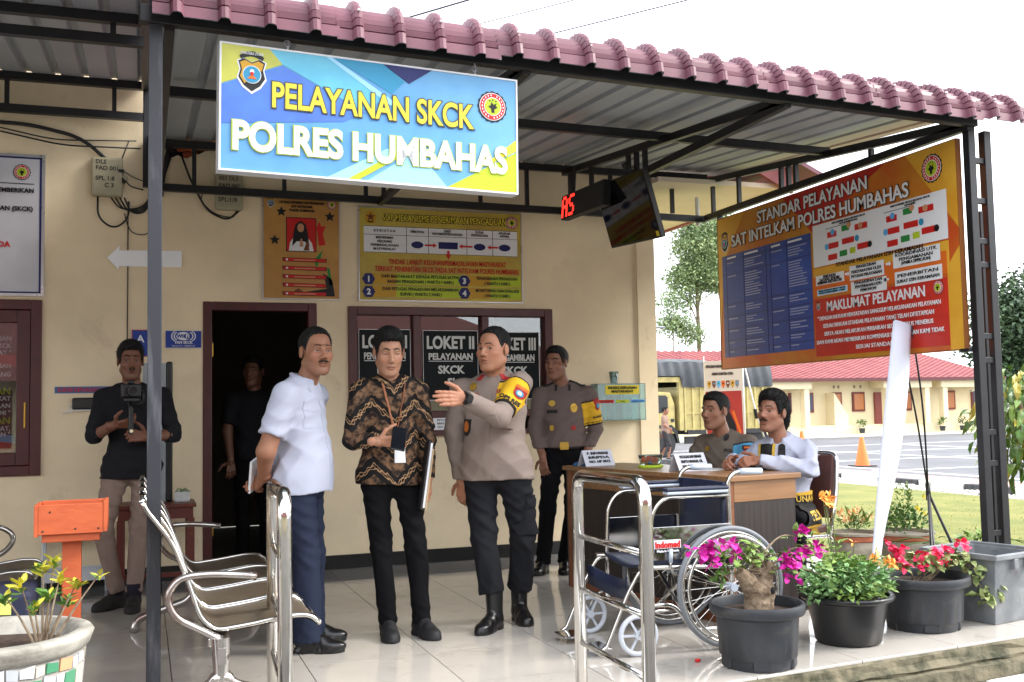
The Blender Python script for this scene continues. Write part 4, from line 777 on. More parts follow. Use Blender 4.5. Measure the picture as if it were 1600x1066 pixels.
        if i == 0:
            leafball(b, (0, 0, h+.06), (.13, .1, .06), 60, .11, 1, .9, .14); leafball(b, (0, 0, h+.05), (.12, .1, .05), 60, .05, 0, .5, .4)
            for _ in range(9): floret(bf, Vector((rnd.uniform(-.12, .12), rnd.uniform(-.08, .02), h+rnd.uniform(.06, .16))), Vector((rnd.gauss(0, .5), -.6, .6)), .045, 0, 6, rnd, .4)
            bf.build('lily_blooms', M('pale_orange_lily', (236, 176, 110), .5, c2=(240, 196, 150), vs=30), r)['kind'] = 'stuff'
        else:
            leafball(b, (0, 0, h+.08), (.2, .16, .11), 420, .038, 0, .8, .6); 
            for k in range(7): leafball(b, (rnd.uniform(-.12, .12), rnd.uniform(-.06, .06), h+.24), (.02, .02, .1), 22, .035, 1, .8, .4)
            for _ in range(4): floret(bf, Vector((rnd.uniform(.08, .2), -.05, h+rnd.uniform(.1, .28))), Vector((0, -.7, .5)), .03, 0, 5, rnd, .6)
            bf.build('yellow_blooms', PC[YEL], r)
        q = b.build('foliage', m_leaf[:2], r); q['kind'] = 'stuff'
    r = thing('strap_leaf_tub', 'dark oval tub with a strap-leaved lily plant behind the tripod', 'potted plant', (5.28, 5.75, 0), group='pots at the far terrace edge'); B().lathe([(.15, 0), (.17, .02), (.215, .14), (.24, .15), (.24, .17), (.21, .17), (.19, .12), (.01, .125)], seg=40, caps=False).build('tub_wall', m_pot, r, smooth=True, ang=50)
    for k in range(15):
        a = k*2.4; l = rnd.uniform(.32, .5); b = B(); n = 7; w_ = .024; pts = []
        for i in range(n+1): t = i/n; d = .04+l*t*.85; z = .13+l*.75*t-l*.75*t*t*rnd.uniform(.75, .8); pts.append((Vector((d*math.cos(a), d*math.sin(a), z)), w_*(1-t)**.6*(1 if t > .1 else .7)))
        s = Vector((-math.sin(a), math.cos(a), 0)); vs = [v for p, w2 in pts for v in (p+s*w2, p+Vector((0, 0, -.006)), p-s*w2)]
        b.add(vs, [q for i in range(n) for q in ((3*i, 3*i+1, 3*i+4, 3*i+3), (3*i+1, 3*i+2, 3*i+5, 3*i+4))]); b.build('strap_leaf', m_leaf[0], r, smooth=True)
    b = B(); leafball(b, (0.05, -.02, .2), (.15, .12, .07), 50, .08, 0, .5, .5); q = b.build('foliage', [m_leaf[1]], r); q['kind'] = 'stuff'
    # mosaic planter at bottom left
    r = thing('mosaic_planter', 'round cement planter covered in white and coloured mosaic tiles', 'potted plant', (-.43, 3.52, -.05)); R0 = .285; H0 = .585
    rad = lambda z: .215+.05*(z/.535)
    B().lathe([(.2, -.3), (rad(0), 0), (rad(.54), .54)], seg=48).build('planter_wall', M('mosaic_grout', (150, 146, 140), .9, var=.15, vs=20), r, smooth=True)
    m_rim = M('weathered_rim', (176, 172, 162), .85, c2=(112, 108, 98), vs=5, bump=.6, bs=24, detail=8)
    B().lathe([(rad(.535)-.005, .535), (.27, .538), (.281, .552), (.291, .575), (.292, .585), (.285, .592), (.25, .594), (.235, .577), (.22, .53)], seg=56, wob=lambda k, n, z: 1+rnd.uniform(-.006, .006), caps=False).build('rim', m_rim, r, smooth=True)
    B().lathe([(.235, .545), (.12, .555), (.01, .56)], seg=30, wob=lambda k, n, z: 1+rnd.uniform(-.06, .06), caps=False).build('soil', m_soil, r)
    cols = [M('mosaic_'+n_, c_, .25, var=.04, vs=9) for n_, c_ in (('white', (206, 208, 210)), ('cream', (200, 192, 178)), ('peach', (206, 158, 118)), ('pink', (196, 132, 116)), ('green', (72, 140, 104)), ('pale_grey', (180, 184, 188)))]
    z = .53; row = 0
    while z > .12:
        h = rnd.uniform(.06, .10) if row % 2 else .035; a = rnd.random()
        while a < 7.0:
            wd = rnd.uniform(.12, .24); q = rad(z-h/2); a1 = min(a+wd-.022, 7.3); j = lambda: rnd.uniform(-.006, .006)
            pts = [(a, z-h+.004+j()), (a1, z-h+.004+j()), (a1+j()*2, z+j()), (a+j()*2, z+j())]
            b = B().prism(pts, -.004, .005, lambda u, v, d: ((rad(v)+d)*math.cos(u), (rad(v)+d)*math.sin(u), v)); b.build('tile', cols[rnd.choice((0, 0, 0, 0, 1, 1, 5, 5, 2, 2, 3, 4, 0))], r)
            a += wd
            if a > 6.25+.2: break
        z -= h+.004; row += 1
    b = B(); bl = B(); px = .15
    for k, t in enumerate(((-.06, 0, .685), (.0, .02, .715), (.05, -.02, .70), (.095, 0, .68), (-.10, 0, .66), (.03, .03, .73), (.16, -.02, .70), (.02, 0, .66), (-.02, -.03, .64), (.07, .02, .645))):
        base = (px+t[0]*.15, -.06, .55); t = (px+t[0], t[1]-.06, t[2]*1.35-.185); twig(b, fillet([base, ((base[0]+t[0])/2, t[1], (.55+t[2])/2+.01), t], .05, 4), .0045, .002)
        for _ in range(5 if k == 6 else 15): a_ = rnd.random()*6.28; leaf(bl, Vector(t)-Vector((0, 0, rnd.random()*.03)), Vector((math.cos(a_), math.sin(a_), rnd.uniform(.2, 1.2))), rnd.uniform(.032, .052), 0 if rnd.random() < (.75 if t[2] > .72 else .2) else 1, .34, curl=.05)
    b.build('twigs', m_bark, r); bl.build('foliage', [m_leaf[4], m_leaf[0]], r)['kind'] = 'stuff'
plants()
def desk():
    wood = M('light_oak_laminate', (156, 116, 78), .32, c2=(124, 88, 58), vs=3, stretch=(.6, 9, 9), lo=.3, hi=.7); dk = M('dark_wenge_laminate', (52, 44, 41), .38, c2=(36, 30, 29), vs=4, stretch=(14, 14, .5)); ed = M('oak_edge', (128, 76, 46), .45, var=.2, vs=8)
    r = thing('reception_desk', 'oak-topped desk with dark wenge panels behind the wheelchair', 'desk', (3.0, 4.95, 0), R(10.6)); L_ = 1.66; D = .47
    B().bx(-.02, D+.03, -.015, L_, .772, .80).build('tabletop', wood, r, bevel=.003)
    B().bx(.012, D, .0, .03, .66, .771).build('end_band', wood, r, bevel=.002); B().bx(.012, D-.005, .004, .03, .04, .658).build('end_panel', dk, r, bevel=.002); B().bx(.0, D, .0, .035, .0, .039).build('end_plinth', wood, r)
    B().bx(-.012, .011, .001, .1, .0, .771).build('corner_stile', ed, r, bevel=.002); B().bx(.0, .02, .101, L_-.1, .66, .771).build('front_band', wood, r, bevel=.002); B().bx(.004, .02, .101, L_-.1, .06, .658).build('front_panel', dk, r); B().bx(-.008, .02, .101, L_-.1, .0, .058).build('front_plinth', ed, r)
    B().bx(.0, D-.02, L_-.05, L_-.02, 0, .771).build('end_panel', dk, r); B().bx(-.012, .012, L_-.1, L_-.052, 0, .771).build('corner_stile', ed, r)
    # things on the desk
    for i, (x, y, rz, lb) in enumerate(((2.86, 6.42, 12, 'folded name card on the far end of the desk'), (3.08, 5.56, 14, 'folded name card beside the sweets bowl near the wheelchair'))):
        t = thing('name_card', lb, 'name card', (x, y, .80), R(rz), 'name cards on the desk'); p = M('card_white', (206, 208, 218), .6)
        b = B(); b.add([(-.12, -.05, .001), (.12, -.05, .001), (.12, 0, .105), (-.12, 0, .105), (-.12, .05, .001), (.12, .05, .001)], [(0, 1, 2, 3), (3, 2, 5, 4)]); o = b.build('card', p, t); s = o.modifiers.new('thickness', 'SOLIDIFY'); s.thickness = .002
        f = bpy.data.objects.new('card_face', None); C.objects.link(f); f.parent = t; f.location = (0, -.0505, .0015); f.rotation_euler = (R(64.5), 0, 0)
        for k, s_ in enumerate((('P. INFORMASI', 'BRIPDA', 'NO. HP 0812'), ('PETUGAS INFORMASI', 'BRIPTU MANGAL GIL', 'NO. HP 082167239'))[i]): text(f, s_, 0, .082-.03*k, .017, PC[BLK], .17, bold=.04, z=.003)
    t = thing('sweets_bowl', 'glass bowl of wrapped sweets with a lime lid beneath it', 'bowl', (3.06, 6.02, .80), .2); B().lathe([(.085, 0), (.09, .006), (.09, .012), (.085, .016)], seg=28, sx=1, sy=.7).build('lid', M('lime_lid', (176, 206, 60), .4), t, smooth=True, ang=40)
    B().lathe([(.066, .017), (.072, .019), (.088, .078), (.09, .08), (.085, .08), (.07, .022)], seg=28, sy=.7, caps=False).build('bowl_wall', M('clear_glass_bowl', (225, 240, 235), .03, trans=.95), t, smooth=True)
    for i in range(20): B().ball((rnd.uniform(-.05, .05), rnd.uniform(-.03, .03), .03+.03*rnd.random()), (.016, .011, .009), 7, 5).build('sweet', M('sweet_blue', (50, 110, 200), .3) if i % 5 == 0 else M('sweet_orange', (226, 84, 40), .3), t)
    t = thing('black_wallet', 'flat black zipped clutch lying on the desk by the clasped hands', 'wallet', (3.44, 5.36, .80), R(14)); B().bx(-.1, .1, -.07, .07, 0, .024).build('wallet_body', M('black_leather', (24, 24, 26), .4, bump=.2, bs=90), t, bevel=.009); B().bx(-.115, .115, -.08, .08, .026, .034).build('phone', M('phone_black', (12, 12, 14), .2), t, bevel=.004)
    t = thing('paper_sheet', 'white sheet of paper lying on the desk', 'paper', (3.22, 5.62, .8005), R(16)); B().bx(-.105, .105, -.15, .15, 0, .0015).build('sheet', PC[WHT], t)
    t = thing('peaked_cap', 'folded blue cap lying at the far end of the desk', 'cap', (2.80, 6.50, .80), R(20)); B().lathe([(.085, 0), (.088, .006), (.075, .02), (.04, .028), (.005, .03)], seg=24, sy=.6).build('crown', M('cap_blue', (58, 104, 150), .7), t, smooth=True); B().bx(-.06, .06, -.09, -.04, .0, .006).build('brim', M('cap_blue', (58, 104, 150), .7), t, bevel=.003)
desk()
def wheelchair():
    navy = M('navy_vinyl', (30, 38, 62), .42, var=.12, vs=8, bump=.12, bs=60); grey = M('grey_plastic', (176, 186, 200), .4); tyre = M('grey_tyre', (120, 124, 130), .6); pol = M('mirror_plate', (200, 200, 200), .1, metal=1, rv=.04)
    r = thing('wheelchair', 'chrome wheelchair with navy seat parked in front of the desk', 'wheelchair', (2.5, 4.85, 0)); x0, y0 = 2.5, 4.85
    def P(b, n, m, par=r, **k): return b.build(n, m, par, **k)
    for y, s in ((-.25, -1), (.25, 1)):
        T = lambda pts, rad=.0112, n='frame_tube', fr=.05: P(B().tube(fillet(pts, fr, 5), rad, 10), n, m_chrome, smooth=True)
        T([(.27, y, .12), (.27, y, .50), (.265, y, .815), (.305, y, .85), (.43, y, .85)], n='back_cane'); P(B().tube([(.33, y, .85), (.36, y, .851), (.46, y, .849)], [.015, .017, .016], 12), 'grip', grey, smooth=True)
        T([(.27, y, .735), (-.10, y, .74), (-.165, y, .67), (-.18, y, .45), (-.18, y, .18)], n='arm_tube')
        P(B().bx(-.09, .25, y-.028, y+.028, .752, .768), 'armrest_base', grey, bevel=.006); P(B().bx(-.095, .255, y-.03, y+.03, .768, .785), 'armrest_pad', navy, bevel=.008, bseg=3)
        P(B().bx(-.17, .265, y+s*.012, y+s*.016, .44, .60), 'side_panel', pol, bevel=.002)
        T([(-.24, y, .41), (.30, y, .385)], .0125, n='seat_rail'); T([(-.18, y, .225), (-.06, y, .225), (.02, y, .12), (.06, y, .09), (.3, y, .09)], .011, n='lower_tube')
        T([(-.16, y, .40), (-.235, y, .40), (-.30, y, .3), (-.42, y, .05), (-.45, y, .035)], .0095, n='legrest_tube', fr=.04)
        P(B().bx(-.50, -.38, y-s*.10-.075, y-s*.10+.075, .03, .042), 'footplate', pol, bevel=.003)
        # big wheel
        w_ = bpy.data.objects.new('drive_wheel', None); C.objects.link(w_); w_.parent = r; w_.location = (.23, y+s*.055, .295)
        cir = lambda rad, n=48, yy=0: [(rad*math.cos(2*math.pi*k/n), yy, rad*math.sin(2*math.pi*k/n)) for k in range(n)]
        B().tube(cir(.285), .0125, 10, closed=True).build('tyre', tyre, w_, smooth=True); B().tube(cir(.268), .008, 8, closed=True).build('rim', m_chrome, w_, smooth=True); B().tube(cir(.25, yy=s*.03), .009, 8, closed=True).build('hand_rim', m_chrome, w_, smooth=True)
        B().tube([(0, -.035, 0), (0, .035, 0)], .02, 12).build('hub', grey, w_, smooth=True, ang=40); b = B()
        for k in range(28): a = 2*math.pi*k/28; a2 = a+(.5 if k % 2 else -.5); b.tube([(.018*math.cos(a2), .02*(1 if k % 4 < 2 else -1), .018*math.sin(a2)), (.266*math.cos(a), 0, .266*math.sin(a))], .0013, 4)
        q = b.build('spokes', m_chrome, w_); q['kind'] = 'stuff'
        for k in range(6): a = 2*math.pi*k/6; B().tube([(.266*math.cos(a), 0, .266*math.sin(a)), (.25*math.cos(a), s*.03, .25*math.sin(a))], .004, 6).build('rim_stud', m_chrome, w_)
        # castor
        c = bpy.data.objects.new('castor_wheel', None); C.objects.link(c); c.parent = r; c.location = (-.27, y+s*.035, .10); c.rotation_euler = (0, 0, R(6*s)); gw = M('castor_grey', (190, 196, 206), .45)
        B().tube(cir(.088, 36), .0125, 10, closed=True).build('tyre', gw, c, smooth=True); B().lathe([(.018, -.014), (.02, -.014), (.02, .014), (.018, .014)], seg=14).build('hub', gw, c).rotation_euler = (R(90), 0, 0)
        for k in range(6): a = 2*math.pi*k/6; B().bar((.015*math.cos(a), 0, .015*math.sin(a)), (.08*math.cos(a), 0, .08*math.sin(a)), .012, .01).build('spoke', gw, c)
        P(B().tube(fillet([(-.27, y+s*.06, .10), (-.235, y+s*.062, .19), (-.20, y+s*.03, .215), (-.18, y, .235)], .02), .009, 8), 'castor_fork', pol, smooth=True); P(B().tube([(-.18, y, .17), (-.18, y, .25)], .017, 12), 'castor_stem', m_chrome, smooth=True, ang=40)
        P(B().tube(fillet([(-.05, y+s*.03, .36), (-.09, y+s*.035, .40), (-.085, y+s*.035, .44)], .02), .006, 8), 'brake_lever', m_chrome, smooth=True); P(B().tube([(-.086, y+s*.035, .43), (-.084, y+s*.035, .495)], [.01, .009], 10), 'brake_grip', grey, smooth=True); P(B().tube([(-.05, y+s*.03, .36), (-.02, y+s*.03, .27)], .008, 8), 'brake_arm', M('dark_steel', (70, 70, 74), .4, metal=.8), smooth=True)
    sh = lambda pts, ys: B().add([(p[0], y, p[1]) for y in ys for p in pts], [(i*len(pts)+k, i*len(pts)+k+1, (i+1)*len(pts)+k+1, (i+1)*len(pts)+k) for i in range(len(ys)-1) for k in range(len(pts)-1)])
    n = 9; ys = [-.235+.47*i/(n-1) for i in range(n)]
    vs = [(.262+.02*math.sin(math.pi*i/(n-1)), ys[i], z) for i in range(n) for z in (.40, .52, .66, .80)]; b = B().add(vs, [(i*4+k, i*4+k+1, (i+1)*4+k+1, (i+1)*4+k) for i in range(n-1) for k in range(3)]); o = P(b, 'backrest', navy, smooth=True); s_ = o.modifiers.new('t', 'SOLIDIFY'); s_.thickness = .014
    vs = [(x, ys[i], .425-.03*math.sin(math.pi*i/(n-1))-(x+.2)*.06) for i in range(n) for x in (-.2, -.05, .1, .26)]; b = B().add(vs, [(i*4+k, i*4+k+1, (i+1)*4+k+1, (i+1)*4+k) for i in range(n-1) for k in range(3)]); o = P(b, 'seat', navy, smooth=True); s_ = o.modifiers.new('t', 'SOLIDIFY'); s_.thickness = .014
    vs = [(-.30+.05*math.sin(math.pi*i/(n-1)), ys[i], z-.04*math.sin(math.pi*i/(n-1))) for i in range(n) for z in (.27, .37)]; b = B().add(vs, [(2*i, 2*i+1, 2*i+3, 2*i+2) for i in range(n-1)]); o = P(b, 'calf_strap', navy, smooth=True); s_ = o.modifiers.new('t', 'SOLIDIFY'); s_.thickness = .006
    for q in (-1, 1): P(B().tube([(.06, -.24*q, .39), (.06, .24*q, .09)], .011, 10), 'cross_brace', m_chrome, smooth=True)
    P(B().tube([(.23, -.3, .295), (.23, .3, .295)], .008, 10), 'axle', m_chrome, smooth=True)
    f = bpy.data.objects.new('maker_label', None); C.objects.link(f); f.parent = r; f.location = (-.165, -.2665, .475); f.rotation_euler = (R(90), 0, 0)
    p = P2(); p.rect(0, 0, .145, .062, WHT); p.rect(0, 0, .145, .021, BLK, .0024); p.build('print', PC, f); text(f, 'Indomed', .072, .026, .03, PC[RED], .135, bold=.06, z=.0045); text(f, 'Made in Indonesia', .072, .005, .011, PC[WHT], .12, bold=.05, z=.0055)
wheelchair()
def chair():
    br = M('brown_vinyl', (84, 50, 44), .45, var=.15, vs=7, bump=.12, bs=70)
    r = thing('banquet_chair', 'brown vinyl chair with chrome frame behind the desk', 'chair', (3.64, 5.44, 0), R(195)); 
    # local x forward
    for y in (-.21, .21):
        B().tube(fillet([(-.21, y, .0), (-.18, y, .40), (.20, y, .415), (.235, y, .0)], .05, 6), .0125, 10).build('leg_frame', m_chrome, r, smooth=True)
    B().tube(fillet([(-.16, -.21, .40), (-.23, -.215, .62), (-.275, -.20, .885), (-.275, .20, .885), (-.23, .215, .62), (-.16, .21, .40)], .07, 6), .0125, 10).build('back_frame', m_chrome, r, smooth=True); B().tube([(.21, -.21, .22), (.21, .21, .22)], .009, 8).build('cross_bar', m_chrome, r, smooth=True); B().tube([(-.2, -.21, .22), (-.2, .21, .22)], .009, 8).build('cross_bar', m_chrome, r, smooth=True)
    B().prism([(-.2, -.2), (.22, -.2), (.22, .2), (-.2, .2)], .418, .465, lambda u, v, d: (u, v, d)).build('seat', br, r, bevel=.015, bseg=3)
    B().prism([(-.195, .50), (.195, .50), (.185, .872), (.07, .872), (.045, .845), (-.045, .845), (-.07, .872), (-.185, .872)], -.018, .018, lambda u, v, d: (-.205+d-(v-.5)*.185, u, v)).build('backrest', br, r, bevel=.01)
    r2 = thing('second_chair', 'brown vinyl chair under the seated officer at the far desk end', 'chair', (3.80, 6.12, 0), R(190)); 
    for ch in list(r.children): c = ch.copy(); C.objects.link(c); c.parent = r2
chair()
def left_furniture():
    r = thing('red_table', 'small red-brown wooden table by the doorway', 'table', (.1, 7.68, 0)); m = M('red_table_wood', (92, 34, 24), .45, c2=(124, 60, 28), vs=5, stretch=(1, 1, 4), lo=.55, hi=.8)
    B().bx(-.27, .25, -.2, .2, .565, .59).build('tabletop', m, r, bevel=.004); B().bx(-.25, .23, -.18, .18, .49, .564).build('apron', m, r)
    for x in (-.235, .215):
        for y in (-.165, .165): B().bx(x-.024, x+.024, y-.024, y+.024, 0, .49).build('leg', m, r, bevel=.003)
    B().bx(-.21, .19, -.165, -.145, .1, .13).build('stretcher', m, r)
    r = thing('tissue_box', 'crumpled white tissue pack with a green ribbon on the red table', 'box', (.262, 7.66, .59)); B().bx(-.05, .05, -.04, .04, 0, .072).build('pack', M('tissue_white', (206, 206, 204), .7, var=.06, vs=30, bump=.4, bs=30), r, bevel=.008); b = B()
    for k in range(9): a = rnd.random()*6.28; b.tube(fillet([(0, 0, .072), (.03*math.cos(a), .03*math.sin(a), .072+rnd.uniform(.01, .035)), (.055*math.cos(a), .045*math.sin(a), .068)], .02, 3), .003, 5)
    b.build('ribbon', M('green_ribbon', (96, 132, 88), .5), r)
    r = thing('display_kiosk', 'tall grey display panel with a black edge standing on the red table', 'display', (.1, 7.72, .592)); B().bx(-.10, .055, -.03, .03, .0, .965).build('screen_panel', M('kiosk_grey', (150, 156, 160), .35, var=.05, vs=2), r, bevel=.004); B().bx(.056, .10, -.035, .035, .0, .975).build('edge_trim', M('kiosk_black', (14, 14, 16), .35), r, bevel=.012)
    r = thing('white_rack', 'low white two-tier plastic rack against the wall', 'rack', (-.43, 7.88, 0)); m = M('rack_white', (190, 192, 196), .45)
    for x in (-.2, .2):
        for y in (-.1, .1): B().tube([(x, y, 0), (x, y, .42)], .009, 8).build('post', m, r, smooth=True)
    for z in (.075, .36):
        B().bx(-.2, .2, -.1, .1, z, z+.008).build('tray_base', m, r)
        for nm, a in (('tray_side', (-.2, .2, -.104, -.1, z, z+.07)), ('tray_side', (-.2, .2, .1, .104, z, z+.07)), ('tray_end', (-.204, -.2, -.1, .1, z, z+.07)), ('tray_end', (.2, .204, -.1, .1, z, z+.07))): B().bx(*a).build(nm, m, r)
    B().tube([(-.19, -.106, .17), (.19, -.106, .17)], .005, 6).build('rail', m, r)
    for i, (x, c, lb) in enumerate(((-.13, (120, 116, 104), 'olive grey bag lying on the upper rack tray'), (-.02, (110, 84, 128), 'purple pouch lying on the upper rack tray'), (.12, (196, 180, 180), 'pale pouch lying on the upper rack tray'))):
        o = B().ball((0, 0, .04), (.06, .05, .05), 14, 8).build('pouch', M('pouch_%s' % ('olive', 'purple', 'pale')[i], c, .7, var=.1, vs=30, bump=.4, bs=40), smooth=True); o.location = (-.43+x, 7.88, .368); tag(o, lb, 'bag')
    r = thing('door_sensor', 'small black rounded box fixed on the wall with a white cord', 'box', (-.38, WY-.02, 1.285)); B().bx(-.09, .09, -.02, .018, -.042, .042).build('case', M('sensor_black', (26, 24, 24), .4), r, bevel=.012); B().bx(-.085, .09, -.015, .018, -.05, -.043).build('shelf', PC[WHT], r)
    B().tube(fillet([(-.09, -.01, .0), (-.11, -.02, -.02), (-.085, -.015, -.06), (-.12, -.01, -.05), (-.15, -.005, -.07)], .015), .004, 6).build('cord', PC[WHT], r)
    r = thing('navy_stand', 'navy cloth-covered stand with a yellow paper behind the mosaic planter', 'stand', (-.56, 4.25, 0)); B().bx(-.3, .19, -.12, .2, 0, .57).build('cloth_cover', M('navy_cloth', (26, 32, 56), .7, bump=.2, bs=40), r, bevel=.02, bseg=3); B().prism([(-.3, 0.517), (.125, 0.492), (.125, 0.552), (-.3, 0.582)], -.126, -.123, lambda u, v, d: (u, d, v)).build('yellow_paper', M('paper_yellow', (206, 206, 110), .6), r)
    B().prism([(-.3, 0.530), (.09, 0.508), (.09, 0.510), (-.3, 0.532)], -.128, -.1262, lambda u, v, d: (u, d, v)).build('print_line', PC[BLK], r); B().prism([(-.3, 0.554), (.09, 0.532), (.09, 0.534), (-.3, 0.556)], -.128, -.1262, lambda u, v, d: (u, d, v)).build('print_line', PC[BLK], r); B().prism([(.087, 0.508), (.089, 0.508), (.089, 0.534), (.087, 0.534)], -.128, -.1262, lambda u, v, d: (u, d, v)).build('print_line', PC[BLK], r)
left_furniture()
def xbanner():
    # white back of a banner stretched on a black tripod stand, leaning
    r = thing('banner_stand', 'white banner seen from behind on a black tripod stand', 'banner stand', (4.45, 5.35, 0)); top = Vector((-.05, -.05, 1.70)); tr = Vector((.085, -.05, 1.66)); bl = Vector((-.50, -.27, .03)); brr = Vector((-.42, -.24, .03)); vs = []; n = 14
    for i in range(n+1):
        t = i/n; a = top.lerp(bl, t); b = tr.lerp(brr, t); bow = .03*math.sin(math.pi*t)
        for k in range(7): q = k/6; p = a.lerp(b, q)+Vector((.05*q*math.sin(math.pi*min(1, t*1.3)), 0, 0)); vs.append(p+Vector((-.3, -1, .0)).normalized()*(.022*math.sin(math.pi*q)-bow*.4))
    o = B().add(vs, [(i*7+k, i*7+k+1, (i+1)*7+k+1, (i+1)*7+k) for i in range(n) for k in range(6)]).build('banner_sheet', M('banner_white', (214, 218, 234), .55, var=.02, vs=2), r, smooth=True); s = o.modifiers.new('t', 'SOLIDIFY'); s.thickness = .003
    hub = Vector((.33, .15, .60)); m = M('stand_black', (22, 22, 24), .45)
    for e in (top, tr): B().tube(fillet([e, (e+hub)/2+Vector((.03, 0, .02)), hub], .3, 5), .006, 8).build('pole', m, r, smooth=True)
    B().tube([hub+Vector((0, 0, .06)), hub-Vector((0, 0, .05))], .016, 10).build('hub', m, r, smooth=True)
    for e in ((-.05, -.3, .0), (.02, -.26, .0), (.55, .05, 0)): B().tube([hub, Vector(e)], .009, 8).build('leg', m, r, smooth=True)
xbanner()
def wall_boxes():
    m = M('aged_beige_box', (166, 158, 132), .55, var=.08, vs=7, bump=.08, bs=40); k = M('black_cable', (20, 20, 22), .5)
    for i, (x, z, w_, h, lb, lines) in enumerate(((-.355, 2.775, .215, .285, 'beige telecom box lettered DLS FAD 001 left of the post', (('DLS', .03, .235, .03), ('FAD 001', .03, .19, .03), ('SPL 1:8', .03, .115, .03), ('C 3', .09, .065, .03))), (.505, 2.715, .2, .27, 'beige telecom box lettered FAD 003 under the black wall truss', (('002 DLS', .025, .222, .028), ('FAD 003', .025, .165, .03), ('C:2', .055, .11, .032), ('SPL:1/8', .02, .06, .032))))):
        r = sign_root('telecom_box', lb, 'utility box', (x, WY-.07, z), group='telecom boxes on the wall'); B().bx(0, w_, 0, h, -.07, 0).build('housing', m, r, bevel=.018, bseg=3)
        for s_, tx, ty, th in lines: text(r, s_, tx, ty, th, M('marker_ink', (44, 44, 40), .6), None, 'LEFT', .02, z=.001, rot=rnd.uniform(-.03, .03))
        B().lathe([(.012, -.02), (.02, -.02), (.02, .01), (.012, .01)], (w_+.015 if i == 0 else -.015, h*.5, -.02), 12).build('latch_ring', m, r); B().bx(w_-.03, w_+.008, h*.62, h*.7, -.03, .006).build('latch', k if i == 0 else m, r, bevel=.003)
    def cable(lb, pts, rad, fr=.12):
        o = B().tube(fillet(pts, fr, 7), rad, 7).build('cable', k, smooth=True); tag(o, lb, 'cable', 'black cables on the wall')
    y = WY-.03
    cable('thick black cable curving down into the left telecom box', [(-1.2, y, 3.28), (-.75, y, 3.27), (-.42, y, 3.2), (-.2, y, 3.0), (-.13, y-.03, 2.88)], .014)
    cable('thin cable sagging along under the left truss', [(-1.3, y, 3.3), (-.6, y, 3.17), (-.05, y, 3.2)], .005); cable('lowest thin cable sagging from the left edge to the post', [(-1.3, y-.02, 3.27), (-.55, y-.02, 3.13), (-.02, y-.02, 3.14)], .006); cable('thin brown cable hanging above the left telecom box', [(-.25, y, 3.06), (-.08, y, 2.93), (.02, y, 2.9)], .004)
    cable('cable looping below the left telecom box', [(-.31, y, 2.78), (-.31, y, 2.62), (-.2, y, 2.54), (-.1, y, 2.62), (-.1, y, 2.75)], .007, .1); cable('thin loop of cable beside the post', [(-.13, y, 2.66), (-.09, y, 2.52), (.02, y, 2.5), (.1, y, 2.6)], .004)
    for j in range(4): cable(('topmost', 'second', 'third', 'lowest')[j]+' of the four bundled cables running from the left telecom box behind the post', [(-.22+.03*j, y-.01*j, 2.77), (-.16+.025*j, y-.01*j, 2.69-.01*j), (.0, y, 2.70-.012*j), (.12, y, 2.95-.03*j), (.2, y, 3.13)], .006)
    cable('vertical cable running down the wall above the cameraman', [(-.105, y+.02, 2.75), (-.104, y+.02, 2.2), (-.106, y+.02, 1.2)], .004, .02)
    cable('cable sagging from the wall hole to the right telecom box', [(.27, y, 3.1), (.33, y, 2.93), (.45, y, 2.70), (.6, y, 2.64), (.68, y, 2.72)], .008, .15); cable('thin cable from the wall hole to the right telecom box', [(.42, y, 2.85), (.4, y, 2.78), (.5, y, 2.68), (.64, y, 2.66), (.66, y, 2.72)], .004); cable('fine wire from the right telecom box up to the sign', [(.52, y, 2.98), (.6, y-.05, 3.1), (.66, y-.1, 3.2)], .003)
    cable('dark cable bundle dropping from the hole behind the post', [(.19, y, 3.2), (.14, y, 3.0), (.12, y, 2.8)], .02)
    cable('thin cable looping up beside the left truss end', [(-.1, y, 3.2), (-.17, y, 3.0), (-.1, y, 2.86), (.0, y, 2.84)], .005)
wall_boxes()
o = B().ball((0, 0, .008), (.016, .012, .009), 8, 5).build('fallen_bract', PC[RED], smooth=True); o.location = (2.43, 4.36, 0); tag(o, 'red scrap lying on the tiles below the wheelchair', 'scrap')
